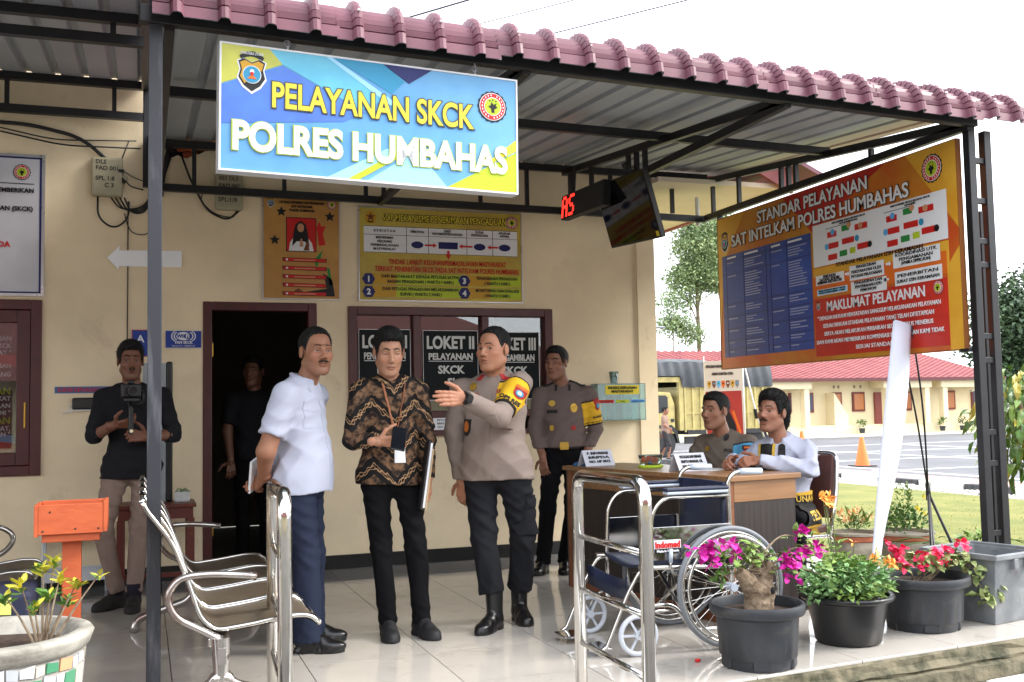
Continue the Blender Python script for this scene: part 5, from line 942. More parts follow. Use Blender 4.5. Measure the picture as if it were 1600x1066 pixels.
# ------------------------------------------------------------------ the yard beyond: row building, truck, cones, banner, trees, wires
m_rroof = M('red_tile_roof', (150, 82, 82), .65, c2=(128, 66, 68), vs=1.2, lo=.3, hi=.7); m_cream2 = M('pale_cream_render', (220, 206, 170), .7, var=.04, vs=.8)
def row_building():
    root = thing('row_building', 'long cream row building with red tiled roof across the parking yard', 'building', (33, 44, -.36)); inv = Matrix.Translation(-root.location)
    def P(b, n, m, par=root, **k):
        o = b.build(n, m, par, **k)
        if par is root: o.matrix_parent_inverse = inv
        return o
    b = B(); b.bx(18, 42.4, 44.6, 52, -.6, 2.75); P(b, 'wall', m_cream2)
    b = B().bx(18, 42.4, 43.9, 44.6, -.5, .12); P(b, 'plinth', m_cream2)
    # roof courses: stepped rows with a wavy edge
    rows = 22; vs = []; fs = []; nx = 240
    for r_ in range(rows+1):
        t = r_/rows
        for st in (0, 1):
            y = 43.3+5.4*t; z = 2.42+1.66*t+(.045 if st else 0)
            x0, x1 = 17, 43.0-1.0*t*1.2
            for i in range(nx+1): x = x0+(x1-x0)*i/nx; vs.append((x, y, z+.03*math.sin(i*math.pi/2)))
    n = nx+1; b = B(); b.add(vs, [(k*n+i, k*n+i+1, (k+1)*n+i+1, (k+1)*n+i) for k in range(2*rows+1) for i in range(nx)]); q = P(b, 'roof', m_rroof, normals=False)
    b = B(); b.add([(43.0, 43.3, 2.42), (43.0, 54, 2.42), (41.8, 48.7, 4.08)], [(0, 1, 2)]); P(b, 'roof_hip', m_rroof); P(B().bx(17, 43, 43.25, 43.31, 2.30, 2.47), 'fascia', M('dark_fascia', (92, 44, 46), .6)); P(B().bx(17, 43, 43.3, 44.6, 2.36, 2.40), 'soffit', m_cream2)
    mfr = M('brown_window_frame', (110, 46, 34), .5); mcur = M('orange_curtain_glass', (176, 110, 62), .25); mbl = M('blue_curtain_glass', (58, 64, 92), .2); mdoor = M('brown_door', (126, 54, 40), .5)
    for x0, x1, m in ((30.4, 30.55, mbl), (31.15, 31.85, mbl), (33.0, 33.55, mcur), (34.2, 34.95, mcur), (36.55, 36.9, mcur), (37.3, 37.9, mcur), (40.1, 40.75, mcur), (41.85, 42.1, mbl), (21, 21.8, mcur), (23, 23.8, mcur), (26, 26.8, mcur)):
        f = P(B().bx(x0, x1, 44.52, 44.6, .78, 1.78), 'window_frame', mfr); B().bx(x0+.09, x1-.09, 44.50, 44.515, .88, 1.68).build('pane', m, f)
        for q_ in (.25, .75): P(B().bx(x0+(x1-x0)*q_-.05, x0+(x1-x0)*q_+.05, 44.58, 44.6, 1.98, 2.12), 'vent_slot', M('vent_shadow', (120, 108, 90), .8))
    for x0, x1 in ((35.55, 36.0), (28.0, 28.5), (24.6, 25.2)): P(B().bx(x0, x1, 44.5, 44.6, .12, 1.75), 'door', mdoor)
    for x0, x1 in ((27.6, 31.0), (35.3, 38.3), (38.9, 42.0)):
        P(B().bx(x0, x1, 43.45, 44.58, 1.95, 2.36), 'porch_canopy', m_cream2)
        for x in (x0+.15, x1-.4): P(B().bx(x, x+.28, 43.5, 43.85, .12, 1.95), 'porch_column', m_cream2)
    b = B(); b.add([(32.6, 43.87, -.2), (33.4, 43.87, -.2), (33.4, 43.87, .6), (32.6, 43.87, 1.75), (32.6, 44.6, -.2), (33.4, 44.6, -.2), (33.4, 44.6, .6), (32.6, 44.6, 1.75)], [(0, 1, 2, 3), (7, 6, 5, 4), (0, 4, 5, 1), (1, 5, 6, 2), (2, 6, 7, 3), (3, 7, 4, 0)]); P(b, 'buttress', m_cream2)
    for i, (x, m) in enumerate(((34.0, m_leaf[0]), (39.0, m_leaf[0]), (40.3, m_leaf[5]))):
        t = thing('porch_plant', ('pale potted shrub under the left windows of the row building', 'small yellow-green plant at the foot of the row building', 'dark potted plant by the row building steps')[i], 'plant', (x, 43.6, -.3 if i else -.3)); b = B(); leafball(b, (0, 0, .5), (.25, .2, .25), 60, .16); b.build('foliage', m, t)['kind'] = 'stuff'; B().lathe([(.12, 0), (.16, .25), (.13, .25)], seg=14).build('pot_wall', m_pot, t)
row_building()
def truck():
    ym = M('faded_yellow_paint', (178, 164, 104), .55, c2=(156, 142, 88), vs=3, wear=(3, .58, .7, .4, (110, 98, 70))); dk = M('truck_dark', (34, 35, 38), .6, var=.2, vs=4); tp = M('grey_tarpaulin', (60, 65, 71), .6, c2=(44, 48, 53), vs=1.5, bump=.3, bs=6); gl = M('cab_glass', (18, 22, 26), .08)
    r = thing('truck', 'yellow cargo truck with a grey tarpaulin parked across the yard', 'truck', (17.95, 30.6, -.45)); Z = lambda z: z+.45
    # local x right; the cab is at the left end
    B().bx(-1.05, 2.2, -.1, 2.1, .72, .86).build('chassis', dk, r); bed = bpy.data.objects.new('cargo_bed', None); C.objects.link(bed); bed.parent = r
    B().bx(-1.15, 2.2, -.02, 2.2, .86, 2.3).build('bed_wall', ym, bed)
    for i in range(12): x = -1.11+.297*i; B().bx(x-.03, x+.03, -.075, -.021, .80, 2.3).build('rib', ym, bed, bevel=.008)
    for z in (.90, 1.42, 2.26): B().bx(-1.15, 2.2, -.055, -.0215, z-.025, z+.025).build('rail', ym, bed)
    B().bx(-.55, -.25, -.03, -.021, 1.3, 1.6).build('number_plate_patch', M('faded_patch', (206, 200, 170), .6), bed)
    b = B(); b.bx(-1.32, -1.16, -.06, .1, .86, 2.62); b.bx(-2.6, -1.32, -.06, .1, 2.45, 2.62); b.build('headboard_frame', ym, r); B().bx(-1.32, -1.16, 2.05, 2.2, .86, 2.62).build('headboard_frame', ym, r)
    B().bx(-1.31, -1.19, .1, 2.05, .86, 2.2).build('headboard', ym, r)
    vs = []; nx = 60; pr = [(-.10, 2.27), (-.11, 2.5), (-.09, 2.8), (.0, 3.12), (.3, 3.2), (1.1, 3.26), (1.9, 3.2), (2.25, 3.1), (2.3, 2.27)]
    for i in range(nx+1):
        x = -2.6+4.85*i/nx; t = i/nx; dz = (-.0 if x < -.6 else -.12*min(1, (x+.6)/1.6)); lo = 2.65 if x < -1.3 else 2.27
        for k, (y, z) in enumerate(pr): vs.append((x, y+.025*math.sin(x*17+k*.7)*(k < 4), max(lo, z+dz+.02*math.sin(x*9+k))))
    n = len(pr); q = B().add(vs, [(i*n+k, i*n+k+1, (i+1)*n+k+1, (i+1)*n+k) for i in range(nx) for k in range(n-1)]+[tuple(range(n)), tuple(range(nx*n, nx*n+n))[::-1]]).build('tarpaulin', tp, r, smooth=True, ang=50)
    b = B(); b.prism([(-2.9, .75), (-1.45, .75), (-1.45, 1.7), (-1.6, 2.12), (-2.3, 2.15), (-2.9, 1.5)], 0, 2.1, lambda u, v, d: (u, d, v)); b.build('cab', ym, r, bevel=.05, bseg=3); B().prism([(-2.5, 1.45), (-1.72, 1.45), (-1.72, 1.95), (-1.8, 2.02), (-2.3, 2.02)], -.012, 0, lambda u, v, d: (u, d, v)).build('side_window', gl, r); B().bx(-1.62, -1.5, -.02, 0, 1.15, 1.25).build('door_handle', dk, r)
    for x in (-1.9, .7, 1.65):
        w_ = bpy.data.objects.new('wheel', None); C.objects.link(w_); w_.parent = r; w_.location = (x, .12, .45); w_.rotation_euler = (R(90), 0, 0)
        B().lathe([(.2, -.13), (.42, -.13), (.45, -.09), (.45, .09), (.42, .13), (.2, .13)], seg=28).build('tyre', dk, w_, smooth=True, ang=40); B().lathe([(.0, .1), (.08, .11), (.1, .06), (.24, .07), (.26, .12)], seg=24, caps=False).build('rim', M('wheel_grey', (150, 150, 150), .5), w_, smooth=True)
    B().prism([(-2.5, .5), (-2.42, .9), (-2.15, 1.05), (-1.6, 1.05), (-1.4, .85), (-1.32, .45), (-1.38, .45), (-1.5, .8), (-1.7, .95), (-2.1, .95), (-2.35, .8), (-2.44, .5)], -.03, .25, lambda u, v, d: (u, d, v)).build('mudguard', dk, r); B().bx(-1.1, .6, .0, .1, .42, .66).build('side_guard', dk, r)
truck()
for i, (x, y, lb) in enumerate(((17.65, 22.68, 'nearer orange traffic cone standing on the yard markings'), (20.45, 29.3, 'farther orange traffic cone beside the seated man'), (31.0, 30.3, 'distant orange traffic cone seen beyond the lattice column'))):
    r = thing('traffic_cone', lb, 'cone', (x, y, -.45), 0, 'orange traffic cones'); m = M('cone_orange', (238, 112, 40), .5, var=.06, vs=4); B().lathe([(.19, .03), (.18, .06), (.05, .74), (.035, .77), (.0, .775)], seg=24, caps=False).build('cone_shell', m, r, smooth=True); B().bx(-.26, .26, -.26, .26, 0, .035).build('base', M('cone_base', (60, 50, 46), .7), r, bevel=.01)
def police_banner():
    r = sign_root('roll_banner', 'leaning white and red banner with a row of emblems behind the seated officer', 'banner', (5.06, 8.75, .62), rx=90, rz=-22); r.rotation_euler[1] = R(-1); w_, h_ = .36, .99; panel(r, w_, h_, M('banner_pale', (206, 200, 192), .5), None, 0, .006); p = P2(); mats = PC+[M('banner_red', (168, 48, 40), .5, c2=(150, 40, 36), vs=3)]
    p.rect(0, 0, w_-.02, .70, 16); p.poly([(.19, .02), (.27, .06), (.29, .2), (.27, .38), (.22, .5), (.2, .58), (.17, .62), (.15, .56), (.17, .4), (.15, .2)], BLK, .0024); p.poly([(.24, .5), (.3, .3), (.31, .05), (.33, .05), (.32, .32), (.26, .52)], ORG, .0024); p.disc(.22, .2, .03, GRY, .004); p.disc(.21, .3, .02, GRY, .004); p.disc(.18, .56, .016, GLD, .004)
    for k in range(7): x = .04+.044*k; p.poly([(x-.016, .80), (x+.016, .80), (x+.016, .76), (x, .725), (x-.016, .76)], (GLD, BRN, SKY, ORG, BRN, GLD, GRY)[k], .002); p.disc(x, .775, .008, (BLK, SKY, GRN, BLK, WHT, BLK, SKY)[k], .0034, 8)
    p.build('print', mats, r); text(r, 'KEPOLISIAN NEGARA REPUBLIK INDONESIA', .18, .925, .026, PC[BLK], .33, bold=.04); text(r, 'DAERAH SUMATERA UTARA', .17, .855, .024, PC[BLK], .2, bold=.04)
    b = B().tube([(w_-.008, -.1, -.012), (w_+.005, h_+.02, -.012)], .008, 8); b.build('side_pole', PC[WHT], r, smooth=True); B().tube([(-.0, -.1, -.012), (.0, h_+.05, -.012)], .006, 8).build('side_pole', PC[WHT], r, smooth=True); B().tube([(w_+.01, h_+.02, -.01), (w_+.13, .46, -.1), (w_+.19, .25, -.1)], .008, 8).build('stay_pole', PC[WHT], r, smooth=True); B().tube([(w_+.115, .52, -.09), (w_+.13, .43, -.1)], .018, 8).build('clamp', PC[BLK], r); B().tube([(-.01, .25, -.012), (w_*.5, .1, -.1), (w_+.1, -.1, -.2)], .007, 8).build('stay_pole', PC[WHT], r, smooth=True)
    for x in (0, w_): B().bx(x-.02, x+.02, -.62, -.1, -.02, -.005).build('leg', PC[WHT], r)
police_banner()
def tree(name, label, loc, h, blobs, leaf_l, n, mats, trunk=.2, branches=None, group=None, asp=.5, bare=0):
    rr = random.Random(hash(label) % 1000 if False else len(label)*7+int(h*10)); r = thing(name, label, 'tree', loc, 0, group); b = B(); b.tube([(0, 0, -.3), (.05*trunk, 0, h*.3), (-.2*trunk, .0, h*.65), (.1, 0, h*.93)], [trunk, trunk*.8, trunk*.5, trunk*.12], 10)
    for c, rad in blobs:
        z0 = min(c[2]*.8, max(bare, c[2]-abs(c[0])*1.2-rad[2]*.9)); b.tube(fillet([(0, 0, z0), (c[0]*.5, c[1]*.5, (z0+c[2])/2+.1), c], .6, 4), [trunk*.35]+[trunk*.22]*6+[trunk*.06]*1, 6) if True else 0
    b.build('trunk', M('tree_bark', (124, 108, 90), .9, var=.25, vs=4, bump=.6, bs=8), r, smooth=True); lb_ = [B() for _ in mats]
    tot = sum(q[1][0]*q[1][1]*q[1][2] for q in blobs)**1.0
    for c, rad in blobs:
        k = int(n*rad[0]*rad[1]*rad[2]/tot); sub = max(3, k//70)
        for _ in range(sub):
            d = Vector((rr.gauss(0, 1), rr.gauss(0, 1), rr.gauss(0, 1))).normalized()*rr.random()**.4; cc = (c[0]+d.x*rad[0], c[1]+d.y*rad[1], c[2]+d.z*rad[2]); m_i = min(len(mats)-1, int(rr.random()*len(mats)))
            leafball(lb_[m_i], cc, (leaf_l*4.2, leaf_l*4.2, leaf_l*2.6), k//sub, leaf_l, 0, .1, asp, rr)
    for i, q in enumerate(lb_): q.build('crown', mats[i], r, normals=False)['kind'] = 'stuff'
m_gum = [M('gum_leaf', (120, 142, 96), .6, var=.2, vs=2), M('gum_leaf_pale', (150, 166, 116), .6, var=.2, vs=2)]; m_dkt = [M('dark_leaf', (58, 78, 56), .6, var=.25, vs=1), M('mid_leaf', (76, 98, 66), .6, var=.25, vs=1)]
tree('gum_tree', 'tall slender gum tree with airy crown behind the row building', (35.4, 62, -.5), 14.5, [((-.3, 0, 12.2), (1.1, 1.2, 1.5)), ((.7, 0, 10.6), (1.2, 1.2, 1.2)), ((-1.1, 0, 10.2), (.9, 1, .9)), ((0, 0, 13.9), (.9, .9, .8)), ((-.8, 0, 8.9), (.7, .7, .5))], .27, 14000, m_gum, .22, group='gum trees behind the row building', asp=.4, bare=6)
tree('gum_tree', 'second slender gum tree half behind the service board', (38.4, 63, -.5), 15, [((-.2, 0, 12.8), (1.4, 1.2, 1.4)), ((.3, 0, 10.8), (1.3, 1.2, 1.3)), ((-.6, 0, 14.2), (1., .9, .8))], .27, 14000, m_gum, .2, group='gum trees behind the row building', asp=.4, bare=6)
tree('gum_tree', 'small low gum tree nearest the cream pilaster', (32.9, 61, -.5), 9, [((.1, 0, 7.2), (.9, .8, .8)), ((-.5, 0, 8.6), (.6, .6, .5)), ((1.2, 0, 6.4), (1.0, .7, .5))], .24, 3600, m_gum, .1, group='gum trees behind the row building', asp=.4, bare=4)
tree('broad_tree', 'large dark broadleaf tree at the right edge behind the yard', (62.5, 60, -.5), 11, [((0, 0, 8.5), (4.6, 4, 2.6)), ((-2.5, 0, 6.3), (3, 3, 2.3)), ((2.5, 0, 6), (4, 3, 2.5)), ((0, 0, 4), (4.8, 3, 1.8)), ((4, 0, 8), (3.5, 3, 2.5))], .46, 17000, m_dkt, .5, asp=.65)
for i, (x, y, h, lb) in enumerate(((70, 66, 8, 'dark tree beyond the broad tree off the right edge'), (76, 64, 9, 'rounded dark tree far off to the right of the yard'), (52, 70, 5.5, 'low dark tree showing beyond the roof hip'))): tree('broad_tree', lb, (x, y, -.5), h, [((0, 0, h*.7), (3, 3, h*.28)), ((1.5, 0, h*.45), (3, 3, h*.25)), ((-1.5, 0, h*.4), (3, 3, h*.25))], .45, 2200, m_dkt, .35, asp=.6)
def near_shrub():
    r = thing('leafy_shrub', 'leafy green shrub with long leaves reaching in at the right edge', 'shrub', (6.45, 6.05, -.3)); b = B(); bl = [B(), B(), B()]
    for k in range(13): e = (rnd.uniform(-.62, .3), rnd.uniform(-.3, .3), rnd.uniform(1.0, 1.75)); b.tube(fillet([(0, 0, 0), (e[0]*.3, e[1]*.3, .8), e], .2, 4), .012, 6)
    b.build('stems', m_bark, r, smooth=True)
    for k in range(800): d = Vector((rnd.gauss(0, 1), rnd.gauss(0, 1), rnd.gauss(0, 1))).normalized()*rnd.random()**.4; leaf(bl[rnd.choice((0, 0, 0, 1, 1, 2))], Vector((-.10+d.x*.58, d.y*.45, 1.34+d.z*.46)), Vector((d.x*.6, d.y*.6-.2, -.45+rnd.gauss(0, .4))), rnd.uniform(.09, .17), 0, .34)
    for q, m in zip(bl, (M('shrub_leaf', (78, 116, 46), .4, var=.25, vs=5), M('shrub_leaf_pale', (118, 152, 66), .4, var=.2, vs=5), M('shrub_leaf_yellow', (166, 160, 62), .45, var=.2, vs=5))): q.build('foliage', m, r)['kind'] = 'stuff'
near_shrub()
def wires():
    m = M('wire_blue_grey', (70, 68, 84), .6)
    for i, (a, c, rad, lb) in enumerate((((2.0, 13.2, 5.95), (4.2, 10.4, 6.0), .012, 'leftmost overhead wire rising above the canopy'), ((3.2, 13.0, 6.05), (5.5, 10.5, 6.15), .007, 'second overhead wire from the left'), ((4.2, 13.3, 6.1), (7.6, 10, 6.4), .009, 'third overhead wire crossing the white sky'), ((4.3, 13.4, 6.15), (7.3, 10.4, 6.35), .006, 'fine overhead wire just above the third wire'), ((3.1, 13.1, 6.0), (5.7, 10.3, 6.1), .005, 'hair-thin overhead wire right of the second wire'))):
        a, c = Vector(a), Vector(c); d = (c-a); pts = [a-d*1.2+d*3.4*t+Vector((0, 0, .25*(t-.5)**2-.06)) for t in [k/12 for k in range(13)]]; tag(B().tube(pts, rad, 6).build('overhead_wire', m, smooth=True), lb, 'wire', 'overhead wires above the canopy')
wires()
r = thing('street_lamp', 'grey street lamp head just past the cream pilaster', 'street lamp', (20.0, 40.2, -.45)); B().tube(fillet([(0, 0, 0), (0, 0, 4.9), (1.0, 0, 5.1)], .4), .06, 8).build('pole', M('lamp_grey', (130, 134, 138), .5, metal=.3), r, smooth=True); B().bx(.7, 1.25, -.12, .12, 5.03, 5.13).build('lamp_head', M('lamp_grey', (130, 134, 138), .5), r, bevel=.04)
# what the window and the polished steel look back at: a red-roofed wing and trees on the other side of the drive
def opposite():
    r = thing('opposite_wing', 'red-roofed cream wing across the drive, seen only in reflections', 'building', (-4, -12, -.4)); B().bx(-22, 16, -8, 0, 0, 2.7).build('wall', m_cream2, r); b = B(); b.add([(-23, 1, 2.5), (17, 1, 2.5), (10.5, -4, 5.6), (-21, -4, 5.6), (-23, -9, 2.5), (17, -9, 2.5)], [(0, 1, 2, 3), (3, 2, 5, 4), (1, 5, 2), (0, 3, 4)]); b.build('roof', M('dull_red_roof', (120, 56, 48), .6, c2=(80, 40, 34), vs=5, stretch=(1, 3, 3)), r)
    for k in range(6): B().bx(-18+4.4*k, -16.6+4.4*k, .0, .03, .9, 2.3).build('window', M('brown_window_frame', (110, 46, 34), .5), r)
    for i, (x, y, h) in enumerate(((-13, -23, 11), (-4, -24, 12), (6, -22, 10), (24, -17, 9), (-24, -10, 9))): tree('garden_tree', ('tall', 'tallest', 'round', 'lower', 'spreading')[i]+' garden tree behind the opposite wing, seen only in reflections', (x, y, -.4), h, [((0, 0, h*.72), (3, 3, h*.25)), ((1.5, 0, h*.5), (3, 3, h*.25)), ((-1.5, 0, h*.5), (3, 3, h*.25))], .5, 1200, m_dkt, .3, asp=.6)
opposite()
# ------------------------------------------------------------------ people: smooth blended solids turned into surfaces
f32 = np.float32
A = lambda *v: np.array(v, f32)
def d_cap(P, a, b, ra, rb=None):
    rb = ra if rb is None else rb; a, b = np.asarray(a, f32), np.asarray(b, f32); ab = b-a; l2 = float(ab @ ab)+1e-9; pa = P-a
    t = np.clip((pa @ ab)/l2, 0, 1); q = pa-t[:, None]*ab; return np.sqrt(np.einsum('ij,ij->i', q, q))-(ra+(rb-ra)*t)
def d_ell(P, c, r):
    r = np.asarray(r, f32); q = (P-np.asarray(c, f32))/r; k0 = np.sqrt(np.einsum('ij,ij->i', q, q))+1e-6; q2 = q/r; k1 = np.sqrt(np.einsum('ij,ij->i', q2, q2))+1e-6; return k0*(k0-1)/k1
def smin(a, b, k): h = np.clip(.5+.5*(b-a)/k, 0, 1); return b+(a-b)*h-k*h*(1-h)
def smax(a, b, k): return -smin(-a, -b, k)
def surf(fn, lo, hi, h):
    lo = np.asarray(lo, float)-3*h; hi = np.asarray(hi, float)+3*h; nb = np.maximum(1, np.ceil((hi-lo)/(4*h)).astype(int))
    g = np.stack(np.meshgrid(*[np.arange(n) for n in nb], indexing='ij'), -1).reshape(-1, 3); cen = (lo+(g+.5)*4*h).astype(f32); dc = fn(cen)
    act = np.abs(dc) < 4*h*1.7; off = np.stack(np.meshgrid(*[np.arange(4)]*3, indexing='ij'), -1).reshape(-1, 3)
    V6 = np.where(dc < 0, -1., 1.).astype(f32)[:, None].repeat(64, 1); ai = np.nonzero(act)[0]
    for c0 in range(0, len(ai), 3000):
        s = ai[c0:c0+3000]; pts = (lo+((g[s]*4)[:, None, :]+off[None]+.5)*h).astype(f32).reshape(-1, 3); V6[s] = fn(pts).reshape(-1, 64)
    D = V6.reshape(*nb, 4, 4, 4).transpose(0, 3, 1, 4, 2, 5).reshape(*(nb*4)); S = D < 0
    n = np.array(D.shape)-1; corners = [(i, j, k) for i in (0, 1) for j in (0, 1) for k in (0, 1)]; sl = lambda c: tuple(slice(c[i], c[i]+n[i]) for i in range(3))
    cnt = sum(S[sl(c)].astype(np.int8) for c in corners); mix = (cnt > 0) & (cnt < 8); idx = np.full(mix.shape, -1, np.int64); cells = np.argwhere(mix); idx[mix] = np.arange(len(cells))
    vals = np.stack([D[cells[:, 0]+c[0], cells[:, 1]+c[1], cells[:, 2]+c[2]] for c in corners], 1); acc = np.zeros((len(cells), 3)); num = np.zeros(len(cells))
    for i in range(8):
        for j in range(i+1, 8):
            ci, cj = np.array(corners[i]), np.array(corners[j])
            if np.abs(ci-cj).sum() != 1: continue
            a, b = vals[:, i], vals[:, j]; m = (a < 0) != (b < 0); t = np.where(m, a/np.where(m, a-b, 1), 0); acc += np.where(m[:, None], ci+(cj-ci)*t[:, None], 0); num += m
    V = lo+(cells+.5+acc/num[:, None])*h; F = []
    for ax in range(3):
        o = [0, 0, 0]; o[ax] = 1; a = S[:S.shape[0]-o[0], :S.shape[1]-o[1], :S.shape[2]-o[2]]; b = S[o[0]:, o[1]:, o[2]:]; e = np.argwhere(a != b); u, v = (ax+1) % 3, (ax+2) % 3
        e = e[(e[:, u] > 0) & (e[:, v] > 0) & (e[:, u] < n[u]) & (e[:, v] < n[v])]
        if not len(e): continue
        q = []
        for du, dv in ((1, 1), (0, 1), (0, 0), (1, 0)):
            c = e.copy(); c[:, u] -= du; c[:, v] -= dv; q.append(idx[c[:, 0], c[:, 1], c[:, 2]])
        q = np.stack(q, 1); fl = S[e[:, 0], e[:, 1], e[:, 2]]; q[~fl] = q[~fl][:, ::-1]; F.append(q)
    return V.astype(f32), np.concatenate(F)
def join(*ms):
    V, F, K, o = [], [], [], 0
    for v, f, c in ms: V.append(v); F.append(f+o); K.append(np.broadcast_to(c, (len(v), 3))); o += len(v)
    return np.concatenate(V), np.concatenate(F), np.concatenate(K)
def m_attr(name, rough, sss=0, bump=0, bs=200, spec=.4):
    m = bpy.data.materials.new(name); m.use_nodes = True; t = m.node_tree; p = t.nodes['Principled BSDF']; a = t.nodes.new('ShaderNodeAttribute'); a.attribute_name = 'Col'
    t.links.new(a.outputs['Color'], p.inputs['Base Color']); p.inputs['Roughness'].default_value = rough; p.inputs['Specular IOR Level'].default_value = spec
    if sss: p.inputs['Subsurface Weight'].default_value = sss; p.inputs['Subsurface Radius'].default_value = (1, .35, .2); p.inputs['Subsurface Scale'].default_value = .008
    if bump:
        co = t.nodes.new('ShaderNodeTexCoord'); nb = t.nodes.new('ShaderNodeTexNoise'); nb.inputs['Scale'].default_value = bs; nb.inputs['Detail'].default_value = 4; t.links.new(co.outputs['Object'], nb.inputs['Vector'])
        b = t.nodes.new('ShaderNodeBump'); b.inputs['Strength'].default_value = bump; b.inputs['Distance'].default_value = .004; t.links.new(nb.outputs['Fac'], b.inputs['Height']); t.links.new(b.outputs['Normal'], p.inputs['Normal'])
    return m
m_skin = m_attr('skin', .46, .12, .3, 260); m_colcloth = m_attr('coloured_cloth', .8, 0, .2, 300); m_hair = M('black_hair', (13, 12, 12), .55, bump=.6, bs=300, var=.2, vs=60, spec=.35)
m_eyew = M('eye_white', (206, 200, 192), .25); m_iris = M('dark_iris', (26, 18, 14), .15)
un = lambda v: np.asarray(v, float)/np.linalg.norm(v)
def head_fn(wide=1., jaw=1., cheek=1.):
    def fn(P):
        Q = P.copy(); Q[:, 0] = np.abs(Q[:, 0]); Q[:, 0] /= wide
        d = smin(d_ell(Q, (0, -.018, .045), (.0735, .094, .079)), d_ell(Q, (0, .022, -.03), (.060*cheek, .074, .086)), .03)
        d = smin(d, d_cap(Q, (.047*jaw, -.012, -.055), (.018, .060, -.098), .020, .019), .03); d = smin(d, d_ell(Q, (0, .072, -.100), (.019, .016, .014)), .02)
        d = smin(d, d_ell(Q, (.042, .058, -.018), (.02, .02, .019)), .022); d = smin(d, d_cap(Q, (.010, .088, .027), (.046, .068, .028), .0085, .008), .014)
        d = smax(d, -d_ell(Q, (.031, .0915, .008), (.018, .0135, .0105)), .010); d = smin(d, d_cap(Q, (.0, .087, .016), (0, .109, -.023), .0068, .0102), .012); d = smin(d, d_ell(Q, (.0115, .100, -.029), (.0095, .011, .0085)), .008)
        d = smin(d, d_ell(Q, (.031, .0665, .006), (.0138, .0135, .0125)), .003)
        d = smin(d, d_ell(Q, (0, .088, -.0555), (.022, .0115, .0055)), .006); d = smin(d, d_ell(Q, (0, .086, -.0675), (.019, .012, .0068)), .006); d = smax(d, -d_ell(Q, (0, .103, -.0612), (.023, .009, .0018)), .003)
        d = smin(d, d_ell(Q, (.0775, -.010, .000), (.0085, .0185, .031)), .006); d = smax(d, -d_ell(Q, (.087, -.006, .003), (.0045, .010, .019)), .004); return d
    return fn
def face_col(Q, skin, stub=.0, lip=(.72, .55, .55), gaze=0, brow=.9, eye=.0040):
    x, y, z = np.abs(Q[:, 0]), Q[:, 1], Q[:, 2]; n = len(Q); c = np.tile(np.asarray(lin(skin)), (n, 1)); nz = np.sin(Q[:, 0]*90+1)*np.sin(Q[:, 1]*70)*np.sin(Q[:, 2]*80+2); c *= (1+.05*nz)[:, None]
    sm = lambda a, lo, hi: np.clip((a-lo)/(hi-lo), 0, 1)
    ch = np.exp(-(((x-.04)/.022)**2+((z+.02)/.022)**2))*(y > .03); c *= np.stack([1+.07*ch, 1-.04*ch, 1-.04*ch], 1)
    mk = lambda w, col: c.__setitem__(slice(None), c*(1-w[:, None])+np.asarray(col)*w[:, None])
    bl = np.asarray(lin((26, 20, 18)))
    if stub: w = stub*sm(-z, .04, .06)*sm(y, -.01, .02)*(1-np.exp(-((x/.03)**2+((z+.061)/.012)**2)*.7)); mk(w, lin((60, 48, 42)))
    lm = (np.exp(-((x/.021)**4+((z+.0615)/.0105)**4)) > .45)*(y > .07)*.8; mk(lm, c[0]*0+np.asarray(lin(skin))*np.asarray(lip)); mk(((np.abs(z+.0612+.0005*(x/.02)**2) < .0016)*(x < .022)*(y > .07))*.75, np.asarray(lin((56, 26, 22))))
    bz = .0315+.004*np.sin(np.clip((x-.012)/.036, 0, 1)*math.pi)-.004*np.clip((x-.036)/.012, 0, 1); mk(brow*(np.abs(z-bz) < .0046-.0022*np.clip((x-.02)/.03, 0, 1))*(x > .011)*(x < .05)*(y > .04), bl)
    al = ((Q[:, 0].__abs__()-.031)/.0138)**2+((z-.0050-.0008*np.cos((x-.031)*100))/eye)**2
    ex = np.abs(Q[:, 0]-np.sign(Q[:, 0])*.031-gaze); e = (al < 1)*(y > .05); mk(e*.9, np.asarray(lin((138, 122, 110)))); mk(e*(((ex/.0066)**2+((z-.0055)/.0066)**2) < 1)*1., np.asarray(lin((22, 16, 13))))
    mk(((al > .8)*(al < 2.1)*(z > .006)*(y > .05)*(x > .014)*(x < .048))*.8, bl)
    mk((((x-.0065)/.0045)**2+((z+.0365)/.0028)**2 < 1)*(y > .085)*.8, np.asarray(lin((40, 20, 16))))
    return c
